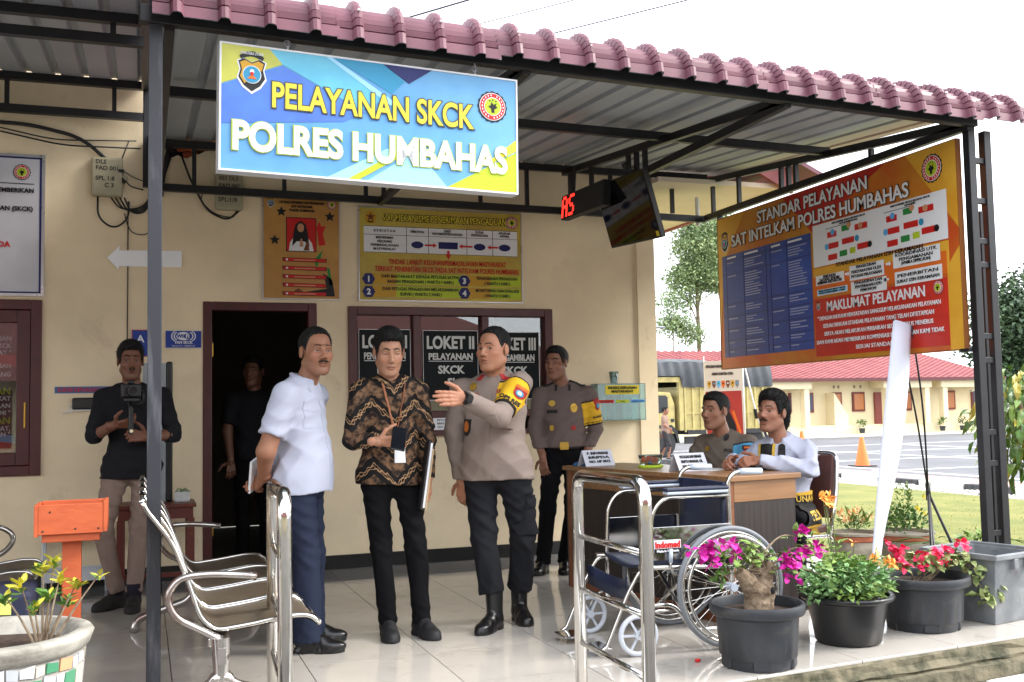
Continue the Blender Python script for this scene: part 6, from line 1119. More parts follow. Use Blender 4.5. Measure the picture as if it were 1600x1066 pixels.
def hair_fn(style):
    ys = [-.13, -.09, -.06, -.03, -.012, .0, .012, .024, .036, .05, .066, .08, .11]
    zs = {'short': [-.05, -.05, -.045, -.03, .035, .036, .03, -.012, .0, .05, .072, .085, .095], 'crop': [-.045, -.045, -.035, -.015, .035, .038, .03, .0, .02, .058, .078, .088, .1], 'recede': [-.05, -.05, -.045, -.03, .035, .036, .03, .0, .03, .09, .104, .115, .13], 'long': [-.10, -.10, -.10, -.085, .02, .034, .03, -.02, -.012, .045, .07, .082, .09]}[style]
    t = {'short': .016, 'crop': .012, 'recede': .012, 'long': .017}[style]; ts = {'short': .008, 'crop': .0075, 'recede': .008, 'long': .012}[style]
    def fn(P):
        Q = P.copy(); d = d_ell(Q, (0, -.018, .045), (.0735+ts, .094+ts*1.2, .079+t))
        if style == 'short': d = smin(d, d_ell(Q, (0, .028, .098), (.056, .058, .038)), .03)
        if style == 'crop': d = smin(d, d_ell(Q, (0, .02, .095), (.052, .056, .034)), .03)
        if style == 'long': d = smin(d, d_ell(Q, (0, -.088, -.035), (.066, .036, .085)), .04); d = smin(d, d_ell(Q, (0, .01, .10), (.068, .075, .045)), .03)
        x, y, z = Q[:, 0], Q[:, 1], Q[:, 2]; a = .0034 if style != 'long' else .006
        d = d+a*np.sin(x*190+14*np.sin(y*60)+9*np.sin(z*70))*np.sin(y*85+z*130)*(1 if style != 'crop' else .4)
        d = smax(d, np.interp(y+.15*np.maximum(0, np.abs(x)-.045), ys, zs).astype(f32)+.016*np.exp(-((np.abs(x)-.046)/.014)**2)*(y > .03)+.003*np.sin(x*310+y*200)-z, .005); return d
    return fn
def hand_segs(w, d, n, side, curl=(.25, .3, .2), spread=.06, thumb=(.9, .35, -.25), s=1., fan=None):
    """capsules of a hand: w wrist, d finger direction, n back-of-hand normal, side +1 when the thumb lies along d x n"""
    d = un(d); n = un(np.asarray(n, float)-d*np.dot(n, d)); t = np.cross(d, n)*side; w = np.asarray(w, float); L_ = lambda a, b, c: w+(d*a+t*b+n*c)*s; seg = []
    for i, (o, ln) in enumerate(((.028, .072), (.0095, .08), (-.0095, .074), (-.0275, .059))):
        k = L_(.086-.006*abs(i-1), o, .0); seg.append((L_(.0, o*.55, 0), k, .0125*s, .0108*s)); ang = 0; p = k; fd = d+t*(1.5-i)*spread; fd /= np.linalg.norm(fd)
        for q, (a, fr) in enumerate(zip(curl, (.44, .31, .25))):
            ang += a*(1+.12*i if fan else 1); e = p+(fd*math.cos(ang)-n*math.sin(ang))*ln*fr*s; seg.append((p, e, (.0094-.0009*q-.0006*(i == 3))*s, (.0086-.0009*q-.0006*(i == 3))*s)); p = e
    p = L_(.018, .024, -.004); td = un(d*thumb[1]+t*thumb[0]+n*thumb[2]); e = p+td*.042*s; seg.append((p, e, .0135*s, .0112*s)); td2 = un(td*.75+d*.55); e2 = e+td2*.03*s; seg.append((e, e2, .0108*s, .0092*s)); e3 = e2+un(td2*.8+d*.4-n*.15)*.026*s; seg.append((e2, e3, .0092*s, .0076*s))
    seg.append((L_(-.03, 0, 0), L_(.02, 0, 0), .026*s, .022*s)); return seg
def seg_fn(segs, k=.008):
    def fn(P):
        d = None
        for a, b, ra, rb in segs: e = d_cap(P, a, b, ra, rb); d = e if d is None else smin(d, e, k)
        return d
    return fn
def bbox(segs, m=.0):
    pts = np.array([p for s in segs for p in s[:2]]); r = max(max(s[2], s[3]) for s in segs)+m; return pts.min(0)-r, pts.max(0)+r
def march(fn, O, D, n=46, off=0):
    O = np.asarray(O, f32).reshape(-1, 3).copy(); D = np.asarray(un(D), f32)
    for _ in range(n): O += D*(np.clip(fn(O)-off, -.02, .06)*.85)[:, None]
    return O
def patch(fn, O, U, V, D, poly_or_size, name, mat, parent, off=.004, nx=8, ny=8, kind='rect'):
    """a thin cloth patch that follows a garment: rectangle (w,h) or disc/shield of size (w,h), projected along D"""
    O, U, V, D = (np.asarray(q, float) for q in (O, U, V, D)); w_, h = poly_or_size
    uu, vv = np.meshgrid(np.linspace(-1, 1, nx+1), np.linspace(-1, 1, ny+1), indexing='ij'); u, v = uu.ravel(), vv.ravel()
    if kind == 'disc': u, v = u*np.sqrt(1-v*v/2), v*np.sqrt(1-u*u/2)
    if kind == 'shield': u = u*np.where(v < 0, np.sqrt(np.clip(1-(v*.96)**2, 0, 1)), 1)
    if kind == 'flap': v = np.where(v < -.2, v-(1-np.abs(u))*.25*(-v), v)
    pts = O+np.outer(u*w_/2, U)+np.outer(v*h/2, V); top = march(fn, pts, D, off=off); bad = np.abs(fn(top)-off) > .009; bot = top+(un(D)*(off+.003)).astype(f32); m = (nx+1)*(ny+1); g = lambda i, j: i*(ny+1)+j
    F = [(g(i, j), g(i+1, j), g(i+1, j+1), g(i, j+1)) for i in range(nx) for j in range(ny)]; ring = [g(i, 0) for i in range(nx)]+[g(nx, j) for j in range(ny)]+[g(i, ny) for i in range(nx, 0, -1)]+[g(0, j) for j in range(ny, 0, -1)]
    F += [(ring[k], ring[(k+1) % len(ring)], ring[(k+1) % len(ring)]+m, ring[k]+m) for k in range(len(ring))]
    F = [q for q in F if not any(bad[i % m] for i in q)]
    b = B(); b.add(np.concatenate([top, bot]), F); return b.build(name, mat, parent, smooth=True, ang=50)
def wrap_text(fn, s, O, U, V, D, wid, name, mat, parent, off=.006, bold=.05):
    cu_ = bpy.data.curves.new(name, 'FONT'); cu_.body = s; cu_.size = 1; cu_.align_x = 'CENTER'; cu_.align_y = 'CENTER'; cu_.offset = bold*.7; cu_.resolution_u = 2
    o = bpy.data.objects.new('tmp', cu_); C.objects.link(o); bpy.context.view_layer.update(); me = bpy.data.meshes.new_from_object(o.evaluated_get(bpy.context.evaluated_depsgraph_get())); bpy.data.objects.remove(o)
    v = np.array([p.co[:] for p in me.vertices]); k = wid/(v[:, 0].max()-v[:, 0].min()); pts = np.asarray(O, float)+np.outer(v[:, 0]*k, U)+np.outer(v[:, 1]*k, V); top = march(fn, pts, D, off=off)
    bad = np.abs(fn(top)-off) > .009; fs = [tuple(p.vertices) for p in me.polygons if not any(bad[i] for i in p.vertices)]; bpy.data.meshes.remove(me); return B().add(top, fs).build(name, mat, parent)
def folds(P, amp, seed=0.):
    """cloth creases: sharp valleys running in a few directions, stronger in patches"""
    x, y, z = P[:, 0], P[:, 1], P[:, 2]; n = np.sin(7.1*x+5.3*z+seed*3)+np.sin(6.3*y-8.2*z+seed)+np.sin(9*z+seed*2); m1 = .5+.5*np.sin(6*z+4*x-5*y+seed*1.3); m2 = .5+.5*np.sin(5*z-7*x+3*y+seed*2.1)
    c1 = np.sqrt(np.sin(24*z+20*x-17*y+1.5*n+seed)**2+.012); c2 = np.sqrt(np.sin(27*z-23*x+19*y+1.4*n+seed*2)**2+.012); c3 = np.sin(42*z+17*x+2.1*n)
    return 2.3*amp*(1.5*m1*(c1**.6-.72)+1.3*m2*(c2**.6-.72)+.3*c3*m1)
class Body:
    def __init__(s, label, pos, f, s_=1., group=None, sit=None, base=None):
        s.pos = np.array([pos[0], pos[1], base or 0.]); s.f = un((f[0], f[1], 0)); s.r = np.array([s.f[1], -s.f[0], 0]); s.u = np.array([0, 0, 1.]); s.root = thing('person', label, 'person', tuple(s.pos), 0, group); s.hip = (.88 if sit is None else sit); s.k = s_
    def L(s, x, y, z): return s.r*x+s.f*y+s.u*z                      # body frame -> offsets from the base
    def Wd(s, p): return np.asarray(p, float)-s.pos                   # world point -> offset from the base
    def q(s, P, o): return np.stack([(P-o) @ s.r.astype(f32), (P-o) @ s.f.astype(f32), P[:, 2]-f32(o[2])], 1)
    def torso(s, T, arms, belly=0., chest=1., hem=None, sleeve=1., short=None, wr=.0035, seed=0, k=.05, slim=1., under=None, hemw=1.):
        """shirt solid: T torso centre (world x,y) above the hips, arms [(shoulder, elbow, wrist)...]"""
        o = np.array([T[0]-s.pos[0], T[1]-s.pos[1], s.hip]); sc = s.k
        def fn(P, s=s):
            q = s.q(P, o.astype(f32))/f32(sc)
            d = smin(d_ell(q, (0, .005, .31), (.170*chest, .112*chest, .21)), d_ell(q, (0, .015+belly*.6, .08), (.152*slim+belly*.35, .115+belly, .20)), .08); d = smin(d, d_ell(q, (0, .0, -.06), (.168*slim*hemw, .130*hemw**1.6, .22)), .06)
            d = smin(d, d_cap(q, (-.128, -.012, .418), (.128, -.012, .418), .060), .06); d = smin(d, d_cap(q, (-.055, -.018, .452), (.055, -.018, .452), .046), .05); d = d*sc
            if under is not None: d = smin(d, under(P)-.012, .03)
            for S_, E_, W_2 in arms:
                S_, E_, W_2 = (np.asarray(v, f32) for v in (S_, E_, W_2))
                if short: m_ = S_+(E_-S_)*short; e = d_cap(P, S_, E_, .064*sleeve, .060*sleeve); ax = (E_-S_)/np.linalg.norm(E_-S_); e = np.maximum(e, (P-m_) @ ax)
                else:
                    e = smin(d_cap(P, S_, E_, .062*sleeve, .052*sleeve), d_cap(P, E_, W_2, .051*sleeve, .040*sleeve), .02); ax = (W_2-E_)/np.linalg.norm(W_2-E_); e = np.maximum(e, (P-W_2) @ ax); rE = np.linalg.norm(P-E_, axis=1); e = e+.0065*(np.abs(np.sin(rE*58+6*P[:, 0]))-.6)*np.exp(-(rE/.13)**2)+.004*(np.abs(np.sin(((P-E_) @ ax)*62+9*P[:, 2]+seed))-.6)*np.exp(-((rE-.12)/.1)**2)
                d = smin(d, e, .035)
            d = d+folds(P, wr, seed)
            if hem is not None: d = np.maximum(d, (hem+.006*np.sin(P[:, 0]*14+P[:, 1]*11+seed))-P[:, 2])
            return d
        return fn
    def collar(s, nc, h=.03, gap=.5, r0=.062, z0=0., tilt=.022, th=.0075):
        segs = []; n = 22
        for i in range(n):
            pt = lambda i: (lambda a: nc+s.r*r0*math.sin(a)-s.f*r0*1.02*math.cos(a)+s.u*(z0+tilt*math.cos(a)))(-math.pi+gap+(2*math.pi-2*gap)*i/n)
            for k in range(3): segs.append((pt(i)+s.u*h*k/2+0, pt(i+1)+s.u*h*k/2, th, th))
        for sd in (-1, 1):
            a = math.pi-gap; e = nc+s.r*sd*r0*math.sin(a)-s.f*r0*math.cos(a)+s.u*(z0+tilt*math.cos(a))
            for k in range(4): t = k/3; segs.append((e+s.u*(h*.9)-0*s.f, e+s.r*sd*(.012+.042*t)+s.f*(.018-.012*t)-s.u*(.03-.018*t), th*.8, th*.6))
        return segs
    def trousers(s, T, legs, wd=1., flare=1., top=.10, cut=True, wr=.003, seed=3.):
        o = np.array([T[0]-s.pos[0], T[1]-s.pos[1], s.hip])
        def fn(P):
            q = s.q(P, o.astype(f32)); d = d_ell(q, (0, -.005, .0), (.150*wd**.5, .112, .135))
            d2 = None
            for H_, K_, A_ in legs:
                H_, K_, A_ = (np.asarray(v, f32) for v in (H_, K_, A_)); e = smin(d_cap(P, H_, K_, .085*wd, .061*wd), d_cap(P, K_, A_, .060*wd, .050*wd*flare), .03); rk = np.linalg.norm(P-K_, axis=1); ra = np.linalg.norm(P-A_, axis=1)
                e = e+.0055*(np.abs(np.sin(P[:, 2]*37+P[:, 0]*34-P[:, 1]*25+1.5*np.sin(P[:, 2]*19+seed)+seed))-.6)*(np.exp(-(rk/.13)**2)+np.exp(-(ra/.13)**2)); ax = (A_-K_)/np.linalg.norm(A_-K_); e = np.maximum(e, (P-A_) @ ax-.004)
                d2 = e if d2 is None else smin(d2, e, .012)
            d = smin(d, d2, .05)+folds(P, wr, seed); return np.maximum(d, P[:, 2]-(s.hip+top))
        s.tf = fn; return fn
    def mesh(s, fn, lo, hi, h, name, mat, col=None):
        V, F = surf(fn, lo, hi, h); o = mesh_np(name, V, F, mat, s.root, None if col is None else col(V)); sm = o.modifiers.new('soften', 'SMOOTH'); sm.factor = .5; sm.iterations = 3; return o
    def shoe(s, ank, toe, mat, boot=False, sock=None, h=.0045, dress=False):
        toe = un((toe[0], toe[1], 0)); rt = np.array([toe[1], -toe[0], 0]); a = np.array([ank[0], ank[1], 0.])
        Lq = lambda x, y, z: a+rt*x+toe*y+s.u*z; tl = .155 if dress else .145
        def fn(P):
            q = np.stack([(P-a.astype(f32)) @ rt.astype(f32), (P-a.astype(f32)) @ toe.astype(f32), P[:, 2]], 1)
            d = smin(d_ell(q, (0, -.03, .045), (.036, .045, .05)), d_ell(q, (.004, .095, .03), (.046, .075 if not dress else .085, .034)), .045); d = smin(d, d_ell(q, (0, .03, .05), (.037, .07, .045)), .03)
            d = smin(d, d_cap(q, (0, -.018, .06), (0, -.012, .10 if not boot else .23), .040 if not boot else .043, .041 if not boot else .05), .025)
            sole = np.maximum(smin(d_ell(q, (0, -.03, .012), (.041, .05, .06)), d_ell(q, (.004, .088, .012), (.050, .086, .06)), .03), np.abs(q[:, 2]-.013)-.013); d = smin(d, sole, .004)
            d = np.maximum(d, -q[:, 2]+.001); return np.maximum(d, q[:, 2]-(.105 if not boot else .215))+(.0022*np.sin(q[:, 1]*120)*np.exp(-((q[:, 1]-.045)/.04)**2) if not dress else .0012*np.sin(q[:, 1]*160)*np.exp(-((q[:, 1]-.05)/.02)**2))
        lo = a-np.array([.2, .2, 0]); hi = a+np.array([.2, .2, .24 if boot else .12]); o = s.mesh(fn, lo, hi, h, 'boot' if boot else 'shoe', mat); return fn
    def skin(s, head, neck, skin, hf, hu=(0, 0, 1), hs=1., hands=(), fore=(), wide=1., jaw=1., cheek=1., hair='short', stub=0., gaze=0., mous=0, h=.0027, core=(), eye=.0040):
        """one body mesh: head with face, neck, forearms and hands, plus the hidden trunk under the clothes"""
        hc = s.Wd(head); hf = un(hf); hr = un(np.cross(hf, hu)); hz = np.cross(hr, hf); Rm = np.stack([hr, hf, hz], 1).astype(f32); hfn = head_fn(wide, jaw, cheek); hcf = hc.astype(f32)
        loc = lambda P: ((P-hcf) @ Rm)/f32(hs); nb = s.Wd(neck).astype(f32); nt = (hc-hf*.022*hs-hz*.045*hs).astype(f32)
        fn = lambda P: smin(hfn(loc(P))*hs, d_cap(P, nb, nt, .058*hs, .050*hs), .022)
        V, F = surf(fn, np.minimum(hc-.17*hs, nb-.03), hc+.17*hs, h); ms = [(V, F, face_col(loc(V), skin, stub, gaze=gaze, eye=eye))]; sc = np.asarray(lin(skin))
        for segs in hands:
            lo, hi = bbox(segs, .004); V, F = surf(seg_fn(segs, .007), lo, hi, .0031); ms.append((V, F, sc*np.array([1.02, .97, .95])))
        for segs in fore:
            lo, hi = bbox(segs, .01); V, F = surf(seg_fn(segs, .02), lo, hi, .006); ms.append((V, F, sc))
        if core:
            lo, hi = bbox(core, .02); V, F = surf(seg_fn(core, .05), lo, hi, .022); ms.append((V, F, sc))
        V, F, K = join(*ms); o = mesh_np('body', V, F, m_skin, s.root, K)
        if hair:
            hfn2 = hair_fn(hair); V, F = surf(lambda P: hfn2(loc(P))*hs, hc-.17*hs, hc+.17*hs, h*1.15); rg = np.random.default_rng(5); cv = hc-hf*.015*hs+hz*.03*hs
            ok = np.nonzero(np.linalg.norm((V-cv), axis=1) > .085*hs)[0]; pk = rg.choice(ok, min(len(ok), 2600)); nv = (V[pk]-cv)/np.linalg.norm(V[pk]-cv, axis=1)[:, None]; dv = nv*.75+rg.normal(0, .35, nv.shape)-hf*.35+(hf*.9*(nv @ hf > .55)[:, None])-hz*(.25 if hair != 'long' else .8); dv /= np.linalg.norm(dv, axis=1)[:, None]
            ln_ = (rg.uniform(.5, 1.1, len(pk))*(.013 if hair != 'long' else .015)*hs*(.6 if hair in ('crop', 'recede') else 1))[:, None]; sd_ = np.cross(dv, nv+.01); sd_ /= np.linalg.norm(sd_, axis=1)[:, None]; b0 = V[pk]-nv*.002; SV = np.stack([b0-sd_*.0011, b0+sd_*.0011, b0+dv*ln_+sd_*.0002-hz*ln_*.25, b0+dv*ln_-sd_*.0002-hz*ln_*.25], 1).reshape(-1, 3); SF = np.arange(len(SV)).reshape(-1, 4)+len(V)
            mesh_np('hair', np.concatenate([V, SV.astype(f32)]), np.concatenate([F, SF]), m_hair, s.root)
        if mous:
            mf = lambda P: (lambda q: smax(d_ell(np.stack([np.abs(q[:, 0]), q[:, 1], q[:, 2]+.16*np.abs(q[:, 0])*mous], 1), (.011, .0955, -.0465), (.020*mous, .0085, .0052))+.0009*np.sin(q[:, 0]*900), -d_ell(q, (0, .105, -.047), (.0012, .02, .01)), .002))(loc(P))
            V, F = surf(lambda P: mf(P)*hs, hc+hf*.09*hs-.06*hs, hc+hf*.09*hs+.06*hs, .0022); mesh_np('moustache', V, F, m_hair, s.root)
        s.loc = loc; s.hc = hc; s.hr, s.hf2, s.hz, s.hs = hr, hf, hz, hs; return o
def cloth(name, c, bump=.25, bs=500, rough=.82, var=.06, vs=5): return M(name, c, rough, var=var, vs=vs, bump=bump, bs=bs, spec=.12)
m_black_trs = cloth('black_trousers', (15, 15, 18), var=.12); m_shoe_blk = M('black_leather_shoe', (20, 20, 22), .28, var=.2, vs=20, bump=.06, bs=120); m_shoe_mat = M('black_knit_shoe', (24, 24, 27), .6, var=.2, vs=40, bump=.3, bs=300)
m_sock = cloth('dark_sock', (40, 36, 46)); m_pol = cloth('grey_brown_uniform', (140, 126, 118), bs=700); m_pold = cloth('dark_taupe_uniform', (108, 94, 90), bs=700)
m_yel_badge = M('gold_badge', (196, 158, 66), .35, metal=.6, bump=.3, bs=200); m_red_b = M('red_patch', (164, 36, 36), .7); m_blk_p = M('black_patch', (26, 24, 24), .75)
def armband(bd, shirt, S_, E_, t0, t1, base, name='armband', off=.006, text_=None, D=None, tcol=None, edge=(.9, .1)):
    S_, E_ = np.asarray(S_, float), np.asarray(E_, float); ax = un(E_-S_); ln = np.linalg.norm(E_-S_); a0, a1 = S_+ax*ln*t0, S_+ax*ln*t1
    def fn(P):
        t = (P-a0.astype(f32)) @ ax.astype(f32); rad = np.linalg.norm(P-a0.astype(f32)-t[:, None]*ax.astype(f32), axis=1); return np.maximum(np.maximum(shirt(P)-off, -t), np.maximum(t-ln*(t1-t0), rad-.105))
    lo, hi = np.minimum(a0, a1)-.11, np.maximum(a0, a1)+.11
    def col(V):
        t = ((V-a0) @ ax)/(ln*(t1-t0)); c = np.tile(lin(base), (len(V), 1)); c[(t > .93) | (t < .06)] = lin((28, 26, 22)); c[(t > .86) & (t < .89)] = lin((28, 26, 22)); return c
    bd.mesh(fn, lo, hi, .0045, name, m_colcloth, col); return fn
# ------------------------------------------------------------------ the nine people
def std_arms(b, *a): return [tuple(b.Wd(p) for p in t) for t in a]
def trunk(b, T, arms, legs):
    o = np.array([T[0]-b.pos[0], T[1]-b.pos[1], b.hip]); s = [(o+b.u*.02, o+b.u*.30, .07, .06), (o+b.u*.30, o+b.u*.45, .06, .04)]
    for S_, E_, W_2 in arms: s += [(S_, E_, .034, .030), (E_, W_2, .030, .022), (o+b.u*.40, S_, .035, .03)]
    for H_, K_, A_ in legs: s += [(H_, K_, .05, .035), (K_, A_, .035, .028)]
    return s
def person_white():
    b = Body('man in white short-sleeved shirt and navy trousers standing with hands behind his back', (.79, 5.43), (.86, -.52)); T = (.77, 5.44); b.hip = .86
    arms = std_arms(b, ((.675, 5.29, 1.275), (.575, 5.27, 1.0), (.575, 5.40, .865)), ((.865, 5.59, 1.275), (.74, 5.68, 1.02), (.61, 5.55, .86)))
    legs = [tuple(b.Wd(p) for p in t) for t in (((.735, 5.36, .84), (.775, 5.32, .46), (.775, 5.31, .055)), ((.80, 5.50, .84), (.83, 5.50, .46), (.83, 5.54, .055)))]
    b.mesh(b.trousers(T, legs, 1.08, 1.35, wr=.002), (-.3, -.3, .03), (.3, .3, .98), .0075, 'trousers', cloth('navy_trousers', (38, 44, 62), .2, 500))
    fn = b.torso(T, arms, belly=.018, hemw=1.10, chest=1.0, under=lambda P: b.tf(P), hem=.785, short=.72, sleeve=1.12, seed=1.3, wr=.0028); nc = b.Wd((.785, 5.43, 1.335)); col = b.collar(nc, .034, .5, .066); cf = seg_fn(col, .006)
    fn2 = lambda P: smin(fn(P), cf(P), .006); m = cloth('white_shirt_cotton', (178, 182, 200), .2, 600, .75, .02)
    b.mesh(fn2, (-.32, -.32, .77), (.3, .32, 1.42), .0068, 'shirt', m)
    b.shoe(b.Wd((.79, 5.31, 0)), (.95, -.32), m_shoe_blk, dress=True); b.shoe(b.Wd((.84, 5.55, 0)), (.95, -.2), m_shoe_blk, dress=True)
    hr_ = hand_segs(arms[0][2], (-.35, .75, -.35), (-.75, -.5, .2), 1, (.5, .7, .5)); hl = hand_segs(arms[1][2], (-.7, -.55, -.05), (.3, .4, .7), 1, (.4, .6, .4))
    fore = [[(arms[0][0], arms[0][1], .050, .046), (arms[0][1], arms[0][2], .046, .030)], [(arms[1][0], arms[1][1], .05, .046), (arms[1][1], arms[1][2], .046, .03)]]
    b.skin((.845, 5.405, 1.497), (.79, 5.43, 1.33), (150, 104, 80), (.24, -.97, -.02), hands=(hr_, hl), fore=fore, hair='recede', stub=.2, mous=.95, gaze=-.002, wide=1.03, jaw=1.08, cheek=1.04, core=trunk(b, T, arms, legs))
    F = -b.f
    patch(fn, b.Wd((.77, 5.44, 1.17))+b.f*.35+b.r*.085, -b.r, b.u, F, (.105, .12), 'pocket', m, b.root, .003); patch(fn, b.Wd((.77, 5.44, 1.222))+b.f*.35+b.r*.085, -b.r, b.u, F, (.11, .045), 'pocket_flap', m, b.root, .006, kind='flap')
    patch(fn, b.Wd((.77, 5.44, 1.02))+b.f*.4, -b.r, b.u, F, (.035, .46), 'placket', m, b.root, .003, 4, 20)
    t = thing('phone', 'black phone with papers held behind the back of the man in white', 'phone', (.535, 5.475, .885)); t.rotation_euler = (R(20), R(14), R(-30)); B().bx(-.012, -.002, -.04, .04, -.085, .06).build('phone_body', M('phone_black', (12, 12, 14), .2), t, bevel=.004); B().bx(.0, .012, -.05, .05, -.09, .085).build('papers', PC[WHT], t)
person_white()
def m_batik():
    m = bpy.data.materials.new('batik_cotton'); m.use_nodes = True; t = m.node_tree; p = t.nodes['Principled BSDF']; p.inputs['Roughness'].default_value = .8; p.inputs['Specular IOR Level'].default_value = .25
    N = lambda ty, **k: (lambda n: ([setattr(n, a, v) for a, v in k.items()], n)[1])(t.nodes.new(ty)); ln_ = t.links.new
    def mt(op, a, b=None, c=None):
        n = N('ShaderNodeMath', operation=op)
        for i, v in enumerate((a, b, c)):
            if v is None: continue
            if isinstance(v, (int, float)): n.inputs[i].default_value = v
            else: ln_(v, n.inputs[i])
        return n.outputs[0]
    co = N('ShaderNodeTexCoord').outputs['Object']; sp = N('ShaderNodeSeparateXYZ'); ln_(co, sp.inputs[0]); x, z = sp.outputs['X'], sp.outputs['Z']
    wn = N('ShaderNodeTexNoise'); wn.inputs['Scale'].default_value = 26; ln_(co, wn.inputs['Vector']); wob = mt('MULTIPLY', mt('SUBTRACT', wn.outputs['Fac'], .5), .045)
    tri = mt('PINGPONG', mt('ADD', x, 10-.0), .115); w = mt('ADD', mt('ADD', z, mt('MULTIPLY', tri, .95)), wob); ph = mt('FRACT', mt('DIVIDE', w, .165))     # bands that zigzag across the body
    band = mt('LESS_THAN', mt('ABSOLUTE', mt('SUBTRACT', ph, .5)), .27)
    arcv = mt('MULTIPLY', mt('SINE', mt('MULTIPLY', mt('ADD', x, mt('MULTIPLY', z, .4)), 150)), .045); c1 = mt('LESS_THAN', mt('ABSOLUTE', mt('SUBTRACT', mt('ABSOLUTE', mt('SUBTRACT', ph, mt('ADD', arcv, .5))), .055)), .017); c2 = mt('LESS_THAN', mt('ABSOLUTE', mt('ADD', mt('SUBTRACT', ph, .5), mt('MULTIPLY', arcv, 1.1))), .018); chain = mt('MAXIMUM', c1, c2)
    vo = N('ShaderNodeTexVoronoi'); vo.inputs['Scale'].default_value = 160; ln_(co, vo.inputs['Vector']); n2 = N('ShaderNodeTexNoise'); n2.inputs['Scale'].default_value = 34; n2.inputs['Detail'].default_value = 6; ln_(co, n2.inputs['Vector'])
    r1 = N('ShaderNodeValToRGB'); e = r1.color_ramp.elements; e[0].position = .40; e[0].color = (*lin((40, 32, 28)), 1); e[1].position = .62; e[1].color = (*lin((124, 94, 70)), 1); ln_(n2.outputs['Fac'], r1.inputs['Fac'])
    dots = mt('LESS_THAN', vo.outputs['Distance'], .22); m1 = N('ShaderNodeMix', data_type='RGBA'); ln_(mt('MULTIPLY', dots, .45), m1.inputs['Factor']); ln_(r1.outputs['Color'], m1.inputs['A']); m1.inputs['B'].default_value = (*lin((40, 32, 28)), 1)
    m2 = N('ShaderNodeMix', data_type='RGBA'); ln_(band, m2.inputs['Factor']); ln_(m1.outputs['Result'], m2.inputs['A']); m2.inputs['B'].default_value = (*lin((22, 20, 20)), 1)
    m3 = N('ShaderNodeMix', data_type='RGBA'); ln_(chain, m3.inputs['Factor']); ln_(m2.outputs['Result'], m3.inputs['A']); m3.inputs['B'].default_value = (*lin((160, 126, 92)), 1); ln_(m3.outputs['Result'], p.inputs['Base Color']); return m
